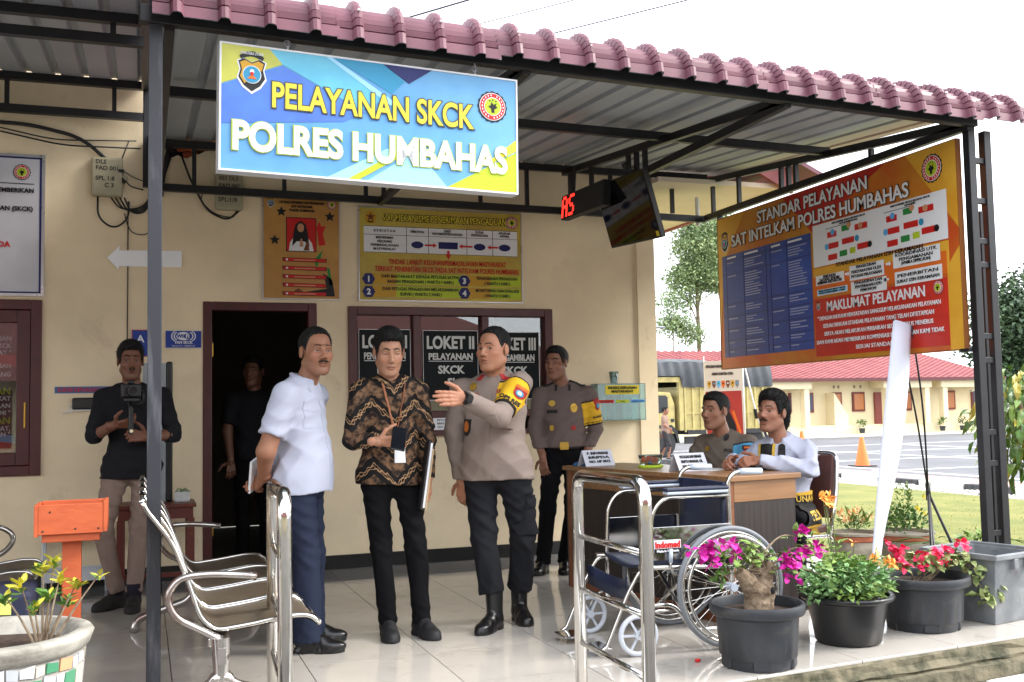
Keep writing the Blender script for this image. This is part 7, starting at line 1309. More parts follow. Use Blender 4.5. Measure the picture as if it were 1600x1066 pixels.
def person_batik():
    b = Body('man in brown and black batik shirt looking down at the phone in his hand', (1.25, 5.5), (-.06, -1)); T = (1.25, 5.51); mb = m_batik(); b.hip = .87
    arms = std_arms(b, ((1.095, 5.51, 1.30), (1.035, 5.45, 1.04), (1.135, 5.27, 1.035)), ((1.405, 5.51, 1.30), (1.462, 5.54, 1.03), (1.45, 5.48, .825)))
    legs = [tuple(b.Wd(p) for p in t) for t in (((1.165, 5.51, .86), (1.19, 5.47, .47), (1.225, 5.49, .075)), ((1.335, 5.51, .86), (1.375, 5.46, .47), (1.40, 5.46, .07)))]
    b.mesh(b.trousers(T, legs, .93, 1.05, wr=.0025), (-.3, -.3, .04), (.3, .3, .98), .007, 'trousers', m_black_trs)
    fn = b.torso(T, arms, under=lambda P: b.tf(P), hem=.80, seed=4.2, wr=.0042, chest=.95, sleeve=.97, slim=.97, hemw=1.03); nc = b.Wd((1.25, 5.50, 1.338)); cf = seg_fn(b.collar(nc, .03, .5, .062), .006); fn2 = lambda P: smin(fn(P), cf(P), .006)
    b.mesh(fn2, (-.33, -.3, .78), (.33, .25, 1.44), .0066, 'shirt', mb)
    b.shoe(b.Wd((1.225, 5.485, 0)), (-.05, -1), m_shoe_mat); b.shoe(b.Wd((1.40, 5.455, 0)), (.28, -1), m_shoe_mat)
    for a_ in ((1.225, 5.49), (1.40, 5.46)): w_ = b.Wd((*a_, 0)); B().lathe([(.043, .075), (.045, .11), (.043, .135)], (w_[0], w_[1], 0), 20).build('sock', m_sock, b.root, smooth=True)
    hr_ = hand_segs(arms[0][2], (.93, -.25, -.02), (-.05, -.75, -.62), -1, (.55, .75, .45), thumb=(.75, .55, -.5)); hl = hand_segs(arms[1][2], (.02, -.1, -1), (.85, -.5, 0), -1, (.35, .5, .3))
    fore = [[(arms[0][1], arms[0][2], .036, .027)], [(arms[1][1], arms[1][2], .036, .027)]]
    b.skin((1.238, 5.455, 1.50), (1.25, 5.51, 1.335), (176, 130, 104), (-.06, -.965, -.25), eye=.0026, hands=(hr_, hl), fore=fore, hair='short', stub=.06, mous=0, wide=1.0, jaw=1.02, cheek=1.02, gaze=-.003, core=trunk(b, T, arms, legs))
    F = -b.f; patch(fn, b.Wd((1.25, 5.51, 1.06))+b.f*.4, -b.r, b.u, F, (.032, .5), 'placket', mb, b.root, .003, 4, 24)
    # lanyard straps and card lying on the chest
    ml = M('tan_lanyard', (156, 96, 62), .6); pts = []
    for sd in (-1, 1):
        line = np.array([b.Wd((1.25, 5.51, 0))+b.r*(-sd*(.062*(1-t)**1.1)-.012)+b.u*(1.335-.30*t) for t in np.linspace(0, 1, 22)]); s_ = march(fn2, line+b.f*.3, F, off=.004); bb = B()
        bb.tube([Vector(p) for p in s_], .0065, 6, flat=.4); bb.build('lanyard_strap', ml, b.root, smooth=True)
    o = b.Wd((1.25, 5.51, 1.005))-b.r*.03; patch(fn2, o+b.f*.35+b.u*.012, -b.r, b.u, F, (.062, .035), 'card_holder', ml, b.root, .012); patch(fn2, o+b.f*.35-b.u*.045, -b.r, b.u, F, (.058, .085), 'id_card', PC[WHT], b.root, .010)
    t = thing('phone', 'black phone held up in the right hand of the man in batik', 'phone', (1.222, 5.185, 1.045)); t.rotation_euler = (R(-38), R(12), R(-8)); B().bx(-.037, .037, -.0045, .0045, -.07, .075).build('phone_body', M('phone_black', (12, 12, 14), .2), t, bevel=.004); B().bx(.004, .03, .0046, .006, .045, .07).build('lens_plate', M('phone_lens', (30, 32, 38), .15), t, bevel=.001); B().bx(-.034, .034, -.0058, -.0046, -.065, .07).build('screen', M('phone_screen', (24, 26, 32), .1), t)
    t = thing('document_folder', 'thin folder with tan edge held under the arm of the man in batik', 'folder', (1.425, 5.45, .86)); t.rotation_euler = (R(-4), R(9), R(-6)); m = M('folder_black', (36, 34, 36), .5)
    B().bx(-.016, -.006, -.12, .13, -.2, .16).build('cover', m, t, bevel=.002); B().bx(-.005, .006, -.115, .125, -.19, .15).build('papers', PC[WHT], t); B().bx(.007, .016, -.12, .13, -.2, .12).build('back_cover', M('folder_tan', (172, 148, 112), .55), t, bevel=.002)
person_batik()
def badge(b, fn, O, sz, kind, m, name, off=.006, U=None, D=None): patch(fn, O, -b.r if U is None else U, b.u, -b.f if D is None else D, sz, name, m, b.root, off, 6, 6, kind)
def person_officer():
    b = Body('officer in grey uniform with yellow armband pointing left with outstretched hand', (1.83, 5.5), (-.60, -.80)); T = (1.85, 5.51); b.hip = .88
    arms = std_arms(b, ((1.69, 5.63, 1.30), (1.66, 5.68, 1.04), (1.672, 5.60, .80)), ((1.955, 5.385, 1.325), (1.765, 5.19, 1.15), (1.54, 5.05, 1.242)))
    legs = [tuple(b.Wd(p) for p in t) for t in (((1.765, 5.55, .87), (1.755, 5.46, .48), (1.785, 5.43, .20)), ((1.925, 5.44, .87), (1.985, 5.47, .48), (2.0, 5.58, .19)))]
    tf = b.trousers(T, legs, 1.16, 1.22, wr=.0035); b.mesh(tf, (-.32, -.32, .14), (.35, .32, .98), .0075, 'trousers', cloth('black_cargo_trousers', (30, 31, 35), .25, 500))
    fn = b.torso(T, arms, belly=.03, chest=1.06, under=lambda P: b.tf(P), hem=.80, seed=2.1, wr=.003, sleeve=1.1, slim=1.1); nc = b.Wd((1.85, 5.50, 1.352)); cf = seg_fn(b.collar(nc, .034, .6, .068), .006); fn2 = lambda P: smin(fn(P), cf(P), .006)
    b.mesh(fn2, (-.36, -.5, .78), (.34, .34, 1.46), .0068, 'shirt', m_pol)
    b.shoe(b.Wd((1.79, 5.43, 0)), (-.72, -.7), m_shoe_blk, boot=True); b.shoe(b.Wd((2.0, 5.585, 0)), (-.05, -1), m_shoe_blk, boot=True)
    D = un((-.9, .3, 0)); patch(tf, b.Wd((2.20, 5.27, .60)), un((-.6, -.8, 0)), b.u, un((-.8, .6, 0)), (.12, .2), 'cargo_pocket', cloth('black_cargo_trousers', (30, 31, 35)), b.root, .009); patch(tf, b.Wd((2.20, 5.27, .68)), un((-.6, -.8, 0)), b.u, un((-.8, .6, 0)), (.128, .065), 'pocket_flap', cloth('black_cargo_trousers', (30, 31, 35)), b.root, .014)
    hl = hand_segs(arms[1][2], (-.985, -.16, .03), (-.05, -1, .12), 1, (.06, .08, .06), .03, (.72, .65, -.1), s=1.06); hr_ = hand_segs(arms[0][2], (0, -.1, -1), (-.8, -.5, 0), 1, (.4, .5, .3))
    b.skin((1.825, 5.455, 1.512), (1.85, 5.50, 1.345), (172, 122, 96), (-.80, -.60, .0), hands=(hl, hr_), fore=[[(arms[1][1], arms[1][2], .038, .028)], [(arms[0][1], arms[0][2], .038, .028)]], hair='recede', stub=.05, wide=1.06, jaw=1.12, cheek=1.1, gaze=-.003, core=trunk(b, T, arms, legs))
    w_ = arms[1][2]; ax = un(w_-arms[1][1]); t = B(); c = w_+ax*.012; t.tube([c-ax*.011, c+ax*.011], .0335, 24); t.build('watch_strap', M('watch_black', (20, 20, 22), .4), b.root, smooth=True, ang=40)
    n = un((-.15, -1, .1)); n = un(n-ax*np.dot(n, ax)); B().tube([c+n*.026, c+n*.042], .024, 24).build('watch_case', M('watch_metal', (60, 62, 66), .25, metal=.8), b.root, smooth=True, ang=40); B().tube([c+n*.0421, c+n*.0432], .02, 24).build('watch_dial', M('watch_dial', (18, 20, 24), .1), b.root)
    af = armband(b, fn2, arms[1][0], arms[1][1], .12, .82, (226, 178, 32)); S_, E_ = arms[1][0], arms[1][1]; mid = S_+(E_-S_)*.5; ax = un(E_-S_); D = un((-.12, 1, -.1)); D = un(D-ax*np.dot(D, ax)); U = un(np.cross(D, ax)); U = U if U[0] < 0 else -U
    X = un(np.cross(ax, -D)); X = X if X[0] > 0 else -X
    D = un((.30, .94, -.1)); X = un((.82, -.28, -.5)); V_ = un(np.cross(X, D)); V_ = V_ if V_[2] > 0 else -V_; mid = S_+(E_-S_)*.42
    wrap_text(af, 'OPS RES', mid-D*.3-V_*.03, X, V_, D, .125, 'armband_lettering', m_blk_p, b.root, .003, .07); m0 = mid-D*.3+V_*.03+X*.03
    for nm, (w2, h2), m, of, kd, dz in (('sleeve_patch', (.072, .062), m_red_b, .004, 'shield', 0), ('patch_emblem', (.045, .036), PC[TEA], .008, 'disc', -.002), ('patch_centre', (.026, .02), PC[WHT], .011, 'disc', -.002), ('patch_title', (.075, .018), PC[ORG], .007, 'rect', .034)): patch(af, m0+V_*dz, X, V_, D, (w2, h2), nm, m, b.root, of, 6, 6, kd)
    o = b.Wd((1.85, 5.51, 0)); q = lambda x, z: o+b.f*.4+b.r*x+b.u*z
    badge(b, fn2, q(.10, 1.315), (.045, .045), 'disc', m_yel_badge, 'chest_badge'); badge(b, fn2, q(.10, 1.265), (.075, .028), 'rect', M('red_gold_wing', (150, 70, 40), .6), 'wing_badge'); badge(b, fn2, q(.135, 1.09), (.065, .09), 'shield', m_blk_p, 'unit_patch'); badge(b, fn2, q(.135, 1.095), (.042, .06), 'disc', M('orange_crest', (196, 110, 40), .6), 'unit_crest', .009)
    badge(b, fn2, q(-.08, 1.285), (.07, .025), 'rect', M('red_gold_wing', (150, 70, 40), .6), 'ribbon_bar'); badge(b, fn2, q(-.08, 1.18), (.12, .05), 'flap', m_pol, 'pocket_flap', .008); badge(b, fn2, q(-.08, 1.115), (.115, .11), 'rect', m_pol, 'pocket', .005); patch(fn2, q(0, 1.05), -b.r, b.u, -b.f, (.036, .48), 'placket', m_pol, b.root, .004, 4, 20)
    for sd in (-1, 1):
        c = nc-b.r*sd*.052+b.f*.045+b.u*.012; cc = B(); d_ = un(b.f*.6-b.r*sd*.6); patch(fn2, c+d_*.1, un(np.cross(b.u, d_)), un(b.u*.8+b.f*.2), -d_, (.026, .034), 'collar_tab', m_red_b, b.root, .004, 4, 6)
person_officer()
def person_officer2():
    b = Body('officer in dark taupe uniform with gold belt buckle standing by the desk end', (2.90, 7.15), (-.42, -.91)); T = (2.945, 7.17); b.hip = .87
    arms = std_arms(b, ((2.785, 7.24, 1.29), (2.735, 7.24, 1.03), (2.76, 7.15, .83)), ((3.11, 7.09, 1.29), (3.165, 7.10, 1.03), (3.065, 7.04, .865)))
    legs = [tuple(b.Wd(p) for p in t) for t in (((2.865, 7.2, .86), (2.80, 7.18, .47), (2.745, 7.15, .07)), ((3.01, 7.14, .86), (2.97, 7.11, .47), (2.90, 7.12, .065)))]
    tf = b.trousers(T, legs, 1.0, 1.1, top=.06); b.mesh(tf, (-.32, -.3, .03), (.32, .3, .96), .008, 'trousers', m_black_trs); b.shoe(b.Wd((2.74, 7.15, 0)), (-.6, -.8), m_shoe_blk, h=.006, dress=True); b.shoe(b.Wd((2.90, 7.115, 0)), (-.35, -.93), m_shoe_blk, h=.006, dress=True)
    fn = b.torso(T, arms, hem=.90, seed=7.7, wr=.003, chest=1.0, sleeve=1.02, slim=.95); nc = b.Wd((2.935, 7.16, 1.338)); cf = seg_fn(b.collar(nc, .03, .5, .062), .006); fn2 = lambda P: smin(fn(P), cf(P), .006)
    b.mesh(fn2, (-.3, -.3, .9), (.4, .28, 1.45), .0075, 'shirt', m_pold)
    o = b.Wd((2.945, 7.17, .915)); bel = B(); n = 36; pts = []
    for k in range(n): a = 2*math.pi*k/n; pts.append(o+b.r*.153*math.cos(a)+b.f*(.123*math.sin(a)+.005))
    vs = [p+b.u*z for p in pts for z in (-.024, .024)]; bel.add(vs, [(2*k, 2*k+1, (2*k+3) % (2*n), (2*k+2) % (2*n)) for k in range(n)]); q = bel.build('belt', M('black_belt', (18, 18, 20), .35), b.root, smooth=True); q.modifiers.new('t', 'SOLIDIFY').thickness = .008
    c = o+b.f*.134; bb = B(); bb.prism([(-.03, -.028), (.03, -.028), (.034, .0), (.03, .028), (-.03, .028), (-.034, 0)], 0, .01, lambda u, v, d: tuple(c-b.r*u+b.u*v+b.f*d)); bb.build('belt_buckle', m_yel_badge, b.root, bevel=.003)
    hl = hand_segs(arms[1][2], (-.15, -.25, -.95), (.3, -.9, .1), -1, (.35, .5, .4)); hr_ = hand_segs(arms[0][2], (0, -.1, -1), (-.8, -.5, 0), 1, (.4, .5, .3))
    b.skin((2.868, 7.12, 1.515), (2.935, 7.165, 1.335), (134, 92, 72), (-.74, -.67, -.02), eye=.0036, hands=(hl, hr_), fore=[[(arms[1][1], arms[1][2], .036, .027)], [(arms[0][1], arms[0][2], .036, .027)]], hair='crop', stub=.05, wide=.97, gaze=-.002, core=trunk(b, T, arms, legs), h=.0032)
    af = armband(b, fn2, arms[1][0], arms[1][1], .16, .86, (214, 168, 36)); S_, E_ = arms[1][0], arms[1][1]; ax = un(E_-S_); D = un((-.35, .93, 0)); D = un(D-ax*np.dot(D, ax)); X = un(np.cross(ax, -D)); X = X if X[0] > 0 else -X; mid = S_+(E_-S_)*.5
    wrap_text(af, 'WARKAT', mid-D*.3+ax*.04, X, -ax, D, .1, 'armband_lettering', m_blk_p, b.root, .004, .06); patch(af, mid-D*.3-ax*.05, X, -ax, D, (.05, .085), 'sleeve_patch', m_red_b, b.root, .004, 6, 6, 'shield'); patch(af, mid-D*.3-ax*.04, X, -ax, D, (.03, .04), 'patch_emblem', PC[TEA], b.root, .008, 6, 6, 'disc')
    o = b.Wd((2.945, 7.17, 0)); q = lambda x, z: o+b.f*.4+b.r*x+b.u*z
    badge(b, fn2, q(-.075, 1.19), (.05, .065), 'disc', m_yel_badge, 'shield_badge'); badge(b, fn2, q(.085, 1.225), (.05, .045), 'disc', m_yel_badge, 'wing_badge'); badge(b, fn2, q(.085, 1.165), (.08, .024), 'rect', m_blk_p, 'name_tag'); badge(b, fn2, q(-.07, 1.105), (.11, .04), 'flap', m_pold, 'pocket_flap', .007); badge(b, fn2, q(.085, 1.105), (.11, .04), 'flap', m_pold, 'pocket_flap', .007); badge(b, fn2, q(-.07, 1.045), (.035, .035), 'disc', m_red_b, 'round_badge', .008); badge(b, fn2, q(.09, 1.045), (.03, .04), 'shield', m_yel_badge, 'crest_badge', .008)
    for sd in (-1, 1): S_ = arms[0 if sd > 0 else 1][0]; c = S_*.55+(nc)*.45+b.u*.09; patch(fn2, c+b.u*.1, un((nc-S_)*np.array([1, 1, 0])), b.f, -b.u, (.12, .05), 'shoulder_board', m_blk_p, b.root, .006, 6, 4)
    for sd in (-1, 1): d_ = un(b.f*.8-b.r*sd*.5); patch(fn2, nc-b.r*sd*.04+b.f*.16+b.u*.01, -b.r, b.u, -b.f, (.018, .05), 'collar_tab', m_blk_p, b.root, .006, 4, 6) if False else patch(fn2, nc+b.r*sd*.05+b.f*.2-b.u*.0, -b.r, b.u, -b.f, (.018, .045), 'collar_tab', m_blk_p, b.root, .005, 4, 6)
person_officer2()
def person_camera():
    b = Body('young man in black shirt and brown trousers holding a camera gimbal by the wall', (-.08, 7.05), (.12, -1)); T = (-.06, 7.09); b.hip = .89
    arms = std_arms(b, ((-.235, 7.11, 1.315), (-.285, 6.99, 1.07), (-.165, 6.83, 1.135)), ((.12, 7.07, 1.315), (.185, 6.97, 1.07), (.03, 6.83, 1.06)))
    legs = [tuple(b.Wd(p) for p in t) for t in (((-.145, 7.09, .87), (-.23, 6.98, .49), (-.145, 7.03, .105)), ((.025, 7.08, .87), (-.015, 6.99, .48), (-.045, 6.93, .105)))]
    b.mesh(b.trousers(T, legs, .98, 1.0), (-.34, -.3, .06), (.3, .3, 1.0), .0075, 'trousers', cloth('brown_trousers', (134, 114, 104), .25, 500)); ms = M('dark_suede_shoe', (34, 30, 28), .8, var=.2, vs=30)
    fn = b.torso(T, [(a, e, e+(w-e)*.35) for a, e, w in arms], under=lambda P: b.tf(P), hem=.80, seed=5.5, wr=.0035, sleeve=.98, chest=.94, slim=.94); nc = b.Wd((-.06, 7.08, 1.356)); cf = seg_fn(b.collar(nc, .03, .5, .06), .006); fn2 = lambda P: smin(fn(P), cf(P), .006)
    b.mesh(fn2, (-.32, -.3, .78), (.33, .28, 1.46), .0075, 'shirt', cloth('black_shirt', (32, 32, 36), .25, 500))
    b.shoe(b.Wd((-.15, 7.03, 0)), (-.75, -.66), ms, h=.006); b.shoe(b.Wd((-.045, 6.92, 0)), (-.05, -1), ms, h=.006)
    for a_ in ((-.148, 7.03), (-.045, 6.925)): w_ = b.Wd((*a_, 0)); B().lathe([(.044, .08), (.046, .12), (.044, .16)], (w_[0], w_[1], 0), 18).build('sock', m_sock, b.root, smooth=True)
    hr_ = hand_segs(arms[0][2], (.95, -.3, .1), (-.1, -.6, -.75), -1, (.5, .7, .5)); hl = hand_segs(arms[1][2], (-.95, -.28, .12), (0, -.95, .2), 1, (.55, .9, .6))
    b.skin((-.072, 7.045, 1.535), (-.06, 7.085, 1.35), (118, 78, 60), (.10, -.99, -.04), hands=(hr_, hl), fore=[[(e, w_, .040, .028)] for _, e, w_ in arms], hair='short', stub=.12, mous=.5, wide=.97, gaze=.003, eye=.0034, core=trunk(b, T, arms, legs), h=.0032)
    k = M('camera_black', (18, 18, 20), .42, bump=.1, bs=120); t = thing('camera_gimbal', 'black mirrorless camera mounted on a handheld gimbal at his chest', 'camera', (-.065, 6.74, 1.05)); t.rotation_euler = (0, 0, R(10)); t.scale = (.92, .92, .92); t.location.z += .03
    B().tube([(0, 0, .0), (0, 0, .17)], .016, 14).build('handle', k, t, smooth=True, ang=40); B().tube(fillet([(0, 0, .17), (0, .06, .2), (0, .07, .30)], .04), .012, 10).build('gimbal_arm', k, t, smooth=True); B().bx(-.062, .062, -.02, .035, .24, .33).build('camera_body', k, t, bevel=.012, bseg=3); B().bx(-.022, .022, -.02, .03, .331, .352).build('viewfinder', k, t, bevel=.006)
    B().tube([(0, -.02, .285), (0, -.075, .285)], .034, 24).build('lens_barrel', k, t, smooth=True, ang=40); B().tube([(0, -.0755, .285), (0, -.078, .285)], .026, 24).build('lens_glass', M('lens_glass', (14, 18, 34), .05), t); B().bx(-.05, .05, -.03, .04, .215, .236).build('plate', k, t, bevel=.004); B().tube([(.0, -.016, .02), (0, -.02, .02)], .012, 12).build('joystick_ring', m_chrome, t)
    B().tube(fillet([(.075, .0, .285), (.08, .02, .2), (.03, .05, .19)], .03), .012, 10).build('gimbal_motor', k, t, smooth=True)
person_camera()
def person_dark():
    b = Body('person in black standing inside the dark doorway', (.86, 8.75), (-.2, -1)); T = (.86, 8.75)
    arms = std_arms(b, ((.69, 8.75, 1.31), (.65, 8.77, 1.05), (.67, 8.68, .82)), ((1.03, 8.75, 1.31), (1.07, 8.77, 1.05), (1.05, 8.68, .82)))
    b.mesh(b.torso(T, arms, hem=.82, short=.75, seed=2), (-.32, -.3, .8), (.32, .3, 1.45), .011, 'shirt', cloth('black_shirt', (32, 32, 36))); legs = [tuple(b.Wd(p) for p in t) for t in (((.78, 8.75, .86), (.77, 8.73, .47), (.77, 8.75, .07)), ((.94, 8.75, .86), (.95, 8.73, .47), (.95, 8.75, .07)))]
    b.mesh(b.trousers(T, legs), (-.3, -.3, .04), (.3, .3, 1), .011, 'trousers', m_black_trs)
    for x in (.77, .95): b.shoe(b.Wd((x, 8.75, 0)), (0, -1), m_shoe_blk, h=.008)
    b.skin((.85, 8.72, 1.53), (.86, 8.75, 1.35), (120, 84, 66), (-.4, -.9, 0), hands=[hand_segs(a[2], (0, -.1, -1), (0, -1, .1), 1, (.4, .5, .3)) for a in arms], fore=[[(s_, e, .046, .04), (e, w_, .04, .028)] for s_, e, w_ in arms], hair='short', h=.0045, core=trunk(b, T, arms, legs))
person_dark()
def person_seated_officer():
    b = Body('seated officer in grey uniform with light blue armband behind the desk', (3.74, 6.12), (-.86, -.51), sit=.50); T = (3.67, 6.12)
    arms = std_arms(b, ((3.580, 6.265, .93), (3.470, 6.30, .70), (3.350, 6.18, .69)), ((3.755, 5.97, .93), (3.680, 5.86, .70), (3.450, 5.93, .69)))
    fn = b.torso(T, arms, hem=.45, seed=3.3, wr=.003, sleeve=1.05); nc = b.Wd((3.655, 6.12, .975)); cf = seg_fn(b.collar(nc, .03, .5, .062), .006); fn2 = lambda P: smin(fn(P), cf(P), .006)
    b.mesh(fn2, (-.45, -.35, .44), (.3, .35, 1.08), .0075, 'shirt', cloth('grey_olive_uniform', (112, 102, 92), bs=700)); legs = [tuple(b.Wd(p) for p in t) for t in (((3.650, 6.22, .51), (3.310, 6.16, .54), (3.350, 6.16, .06)), ((3.680, 6.03, .51), (3.340, 5.96, .54), (3.370, 5.96, .06)))]
    b.mesh(b.trousers(T, legs), (-.5, -.3, .03), (.3, .3, .6), .010, 'trousers', m_black_trs)
    for x, y in ((3.35, 6.16), (3.37, 5.96)): b.shoe(b.Wd((x, y, 0)), (-1, -.2), m_shoe_blk, h=.008)
    b.skin((3.585, 6.10, 1.145), (3.655, 6.12, .965), (146, 102, 80), (-.93, -.37, .0), hands=[hand_segs(arms[0][2], (-.9, -.3, 0), (0, 0, 1), 1, (.3, .4, .3)), hand_segs(arms[1][2], (-.9, .3, 0), (0, 0, 1), -1, (.3, .4, .3))], fore=[[(e, w_, .036, .028)] for _, e, w_ in arms], hair='crop', wide=1., jaw=1.08, gaze=0, core=trunk(b, T, arms, legs))
    af = armband(b, fn2, arms[1][0], arms[1][1], .06, .80, (86, 156, 196)); S_, E_ = arms[1][0], arms[1][1]; D = un((.45, .89, 0)); X = un((.89, -.45, 0)); ax = np.array([0, 0, -1.]); mid = S_+(E_-S_)*.30
    for nm, (w2, h2), m, of, kd, dz in (('sleeve_patch', (.075, .09), m_red_b, .004, 'shield', .01), ('patch_emblem', (.04, .04), m_blk_p, .008, 'disc', .015), ('patch_centre', (.024, .022), PC[TEA], .011, 'disc', .015), ('patch_title', (.09, .026), m_blk_p, .007, 'rect', -.05), ('title_line', (.07, .012), PC[ORG], .010, 'rect', -.05)): patch(af, mid-D*.3+ax*dz, X, -ax, D, (w2, h2), nm, m, b.root, of, 6, 6, kd)
    o = b.Wd((3.670, 6.12, 0)); Dv = -b.f; Ux = -b.r; q = lambda x, z: o-Dv*.45+b.r*x+b.u*z
    for nm, p, sz, m, kd in (('round_badge', q(-.07, .81), (.052, .052), m_yel_badge, 'disc'), ('badge_centre', q(-.07, .81), (.028, .028), m_blk_p, 'disc'), ('pocket_flap', q(-.085, .85), (.11, .03), M('grey_olive_uniform', (122, 112, 100)), 'flap'), ('chest_badge', q(.09, .90), (.04, .035), m_yel_badge, 'disc')): patch(fn2, p, Ux, b.u, Dv, sz, nm, m, b.root, .006 if nm != 'badge_centre' else .010, 6, 6, kd)
    wrap_text(fn2, 'POLRI', q(-.085, .89), Ux, b.u, Dv, .075, 'name_lettering', m_blk_p, b.root, .004, .06)
    patch(fn2, nc-b.r*.055-Dv*.2-b.u*.0, Ux, b.u, Dv, (.03, .045), 'collar_tab', m_blk_p, b.root, .005, 5, 5, 'disc')
person_seated_officer()
def person_seated_white():
    b = Body('seated man in white shirt and black tie with clasped hands on the desk', (3.72, 5.45), (-.76, -.65), sit=.49); T = (3.66, 5.44)
    arms = std_arms(b, ((3.565, 5.545, .895), (3.47, 5.62, .815), (3.335, 5.50, .86)), ((3.745, 5.325, .895), (3.655, 5.17, .81), (3.40, 5.30, .86)))
    fn = b.torso(T, arms, hem=.52, seed=6.1, wr=.0045, sleeve=1.0, chest=1.0); nc = b.Wd((3.635, 5.43, .962)); cf = seg_fn(b.collar(nc, .034, .5, .064), .006); fn2 = lambda P: smin(fn(P), cf(P), .006); mw = cloth('white_shirt_cotton', (178, 182, 200), .2, 600, .75, .02)
    b.mesh(fn2, (-.45, -.35, .5), (.25, .32, 1.08), .007, 'shirt', mw); legs = [tuple(b.Wd(p) for p in t) for t in (((3.69, 5.54, .50), (3.50, 5.5, .53), (3.53, 5.5, .06)), ((3.72, 5.34, .50), (3.56, 5.20, .53), (3.58, 5.22, .06)))]
    tf = b.trousers(T, legs, 1.05); b.mesh(tf, (-.5, -.32, .03), (.25, .3, .62), .009, 'trousers', m_black_trs)
    for x, y in ((3.53, 5.5), (3.58, 5.22)): b.shoe(b.Wd((x, y, 0)), (-1, -.25), m_shoe_blk, h=.008)
    hr_ = hand_segs(arms[0][2], (-.80, -.55, -.12), (-.35, .55, .75), -1, (.75, .8, .5), .02, (.8, .5, -.3)); hl = hand_segs(arms[1][2], (-.88, .42, -.08), (-.3, -.75, .6), 1, (.7, .85, .5), .02, (.8, .5, -.3))
    b.skin((3.575, 5.415, 1.135), (3.635, 5.435, .95), (150, 104, 82), (-.90, -.42, .08), (.1, 0, 1), hands=(hr_, hl), fore=[[(e, w_, .036, .028)] for _, e, w_ in arms], hair='long', mous=1., stub=.1, jaw=1.02, wide=.98, core=trunk(b, T, arms, legs))
    # black sash with gold edge round the neck and hips, lettered at the hip
    def sash(V):
        z = V[:, 2]; c = np.tile(lin((20, 18, 18)), (len(V), 1)); c[(z > .645) | (z < .475)] = lin((204, 158, 44)); return c
    wrapf = lambda P: np.maximum(np.maximum(np.minimum(fn2(P), tf(P))-.012, P[:, 2]-(.665+.05*P[:, 0])), np.maximum(.455-P[:, 2], -.16-P[:, 0]+.0*P[:, 2])); b.mesh(wrapf, (-.2, -.3, .44), (.25, .3, .70), .0055, 'hip_sash', m_colcloth, sash)
    D = un((-.25, 1, 0)); X = un((1, .25, 0)); g = M('gold_thread', (206, 166, 52), .6)
    wrap_text(wrapf, 'TELKAM', b.Wd((3.73, 5.44, .53))-D*.5, X, b.u, D, .27, 'sash_lettering', g, b.root, .003, .05); wrap_text(wrapf, 'UNAN TERP', b.Wd((3.73, 5.44, .625))-D*.5, X, b.u, D, .27, 'sash_lettering', g, b.root, .003, .03)
    bb = B()
    for k in range(26): x = -.1+.26*k/25; p = march(wrapf, [b.Wd((3.75, 5.44, .455))-D*.5+X*x], D)[0]; bb.tube([tuple(p), (p[0], p[1]-.004, p[2]-.05-.02*rnd.random())], .0025, 4)
    q_ = bb.build('fringe', g, b.root); q_['kind'] = 'stuff'
    fnt = b.torso(T, [], hem=.5, seed=6.1, wr=.0045); Dv = -b.f; o = b.Wd((3.69, 5.44, 0)); Ux = -b.r; q = lambda x, z: o-Dv*.45+b.r*x+b.u*z
    patch(fnt, q(.095, .80), un(Ux+b.u*.10), b.u, Dv, (.085, .30), 'neck_sash', m_blk_p, b.root, .010, 8, 14)
    for x in (-.047, .047): patch(fnt, q(.095, .80)+Ux*x, un(Ux+b.u*.10), b.u, Dv, (.014, .30), 'sash_edge', g, b.root, .013, 3, 14)
    patch(fnt, q(.095, .795), Ux, b.u, Dv, (.055, .065), 'sash_crest', m_red_b, b.root, .014, 6, 6, 'shield'); patch(fnt, q(.095, .795), Ux, b.u, Dv, (.028, .028), 'crest_centre', PC[TEA], b.root, .018, 6, 6, 'disc'); patch(fnt, q(.0, .84), Ux, b.u, Dv, (.042, .2), 'necktie', m_blk_p, b.root, .006, 5, 10); patch(fnt, q(.0, .935), Ux, b.u, Dv, (.04, .03), 'tie_knot', m_blk_p, b.root, .012, 5, 5, 'disc')
person_seated_white()
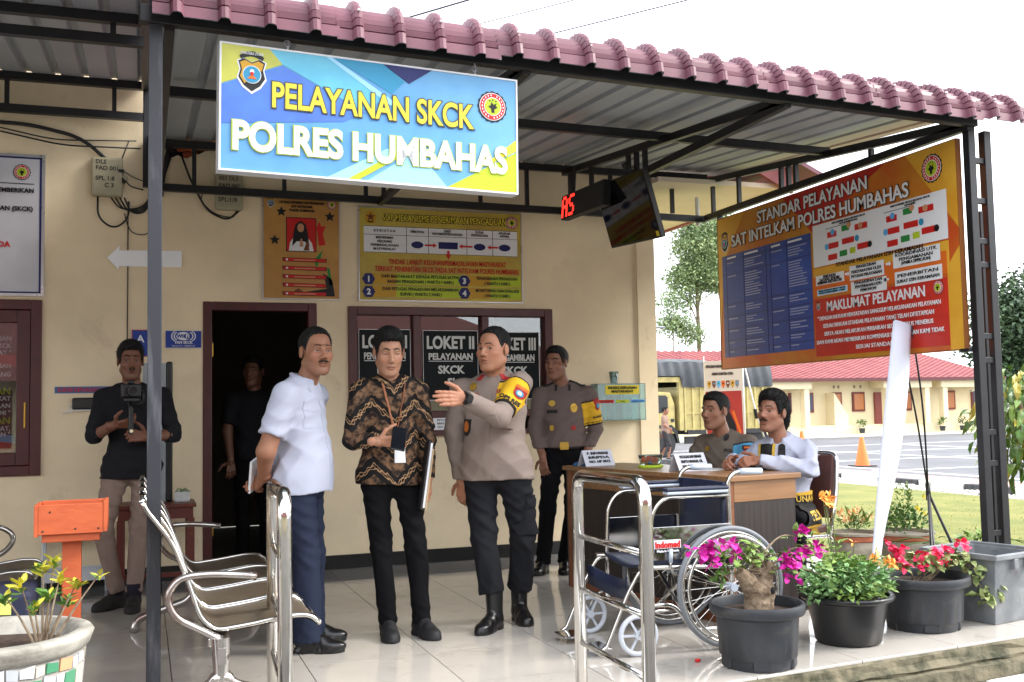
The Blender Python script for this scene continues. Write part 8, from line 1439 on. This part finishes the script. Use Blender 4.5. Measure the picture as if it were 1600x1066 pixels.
def person_far():
    b = Body('man in brown T-shirt and dark shorts walking past the yellow truck', (15.1, 28.7), (.8, -.6), base=-.45); T = (15.1, 28.7); W2 = lambda x, y, z: b.L(x, y, z)
    arms = [(W2(.18, 0, 1.31), W2(.26, .05, 1.08), W2(.30, .24, .95)), (W2(-.18, 0, 1.31), W2(-.22, -.1, 1.06), W2(-.2, -.12, .82))]; legs = [(W2(.09, 0, .86), W2(.1, .16, .5), W2(.1, .1, .28)), (W2(-.09, 0, .86), W2(-.1, -.02, .48), W2(-.1, -.16, .26))]
    b.mesh(b.torso(T, arms, hem=.82, short=.7), (-.4, -.4, .8), (.4, .4, 1.45), .014, 'shirt', cloth('brown_tshirt', (140, 116, 104))); b.mesh(b.trousers(T, legs), (-.4, -.4, .2), (.4, .4, 1), .014, 'shorts', cloth('dark_shorts', (62, 60, 62)))
    for (h_, k_, a_), y in zip(legs, (.1, -.2)): b.shoe(np.array([*(a_[:2]), 0]), (.8, -.6), m_shoe_blk, h=.01)
    b.skin(tuple(b.pos+np.array([0, 0, 1.53])+b.f*.03), tuple(b.pos+np.array([0, 0, 1.35])), (140, 98, 76), (.8, -.6, 0), hands=[hand_segs(a[2], (0, 0, -1), (0, -1, .1), 1, (.4, .5, .3)) for a in arms], fore=[[(s_, e, .046, .04), (e, w_, .04, .028)] for s_, e, w_ in arms]+[[(k_, np.array([a_[0], a_[1], .06]), .05, .035)] for _, k_, a_ in legs], hair='short', h=.006, core=trunk(b, T, arms, legs))
person_far()
# ------------------------------------------------------------------ fit lettering to its measured width and turn it into plain meshes
bpy.context.view_layer.update()
for o, wid in FIT:
    d = o.dimensions.x
    if d > 1e-6: o.scale.x = wid/(d/o.scale.x)
dg = bpy.context.evaluated_depsgraph_get()
for o in [o for o in SC.objects if o.type == 'FONT']:
    me = bpy.data.meshes.new_from_object(o.evaluated_get(dg)); q = bpy.data.objects.new('tmp', me); C.objects.link(q)
    q.parent = o.parent; q.location = o.location; q.rotation_euler = o.rotation_euler; q.scale = o.scale; nm = o.name; bpy.data.objects.remove(o); q.name = nm; me.name = 'lettering'
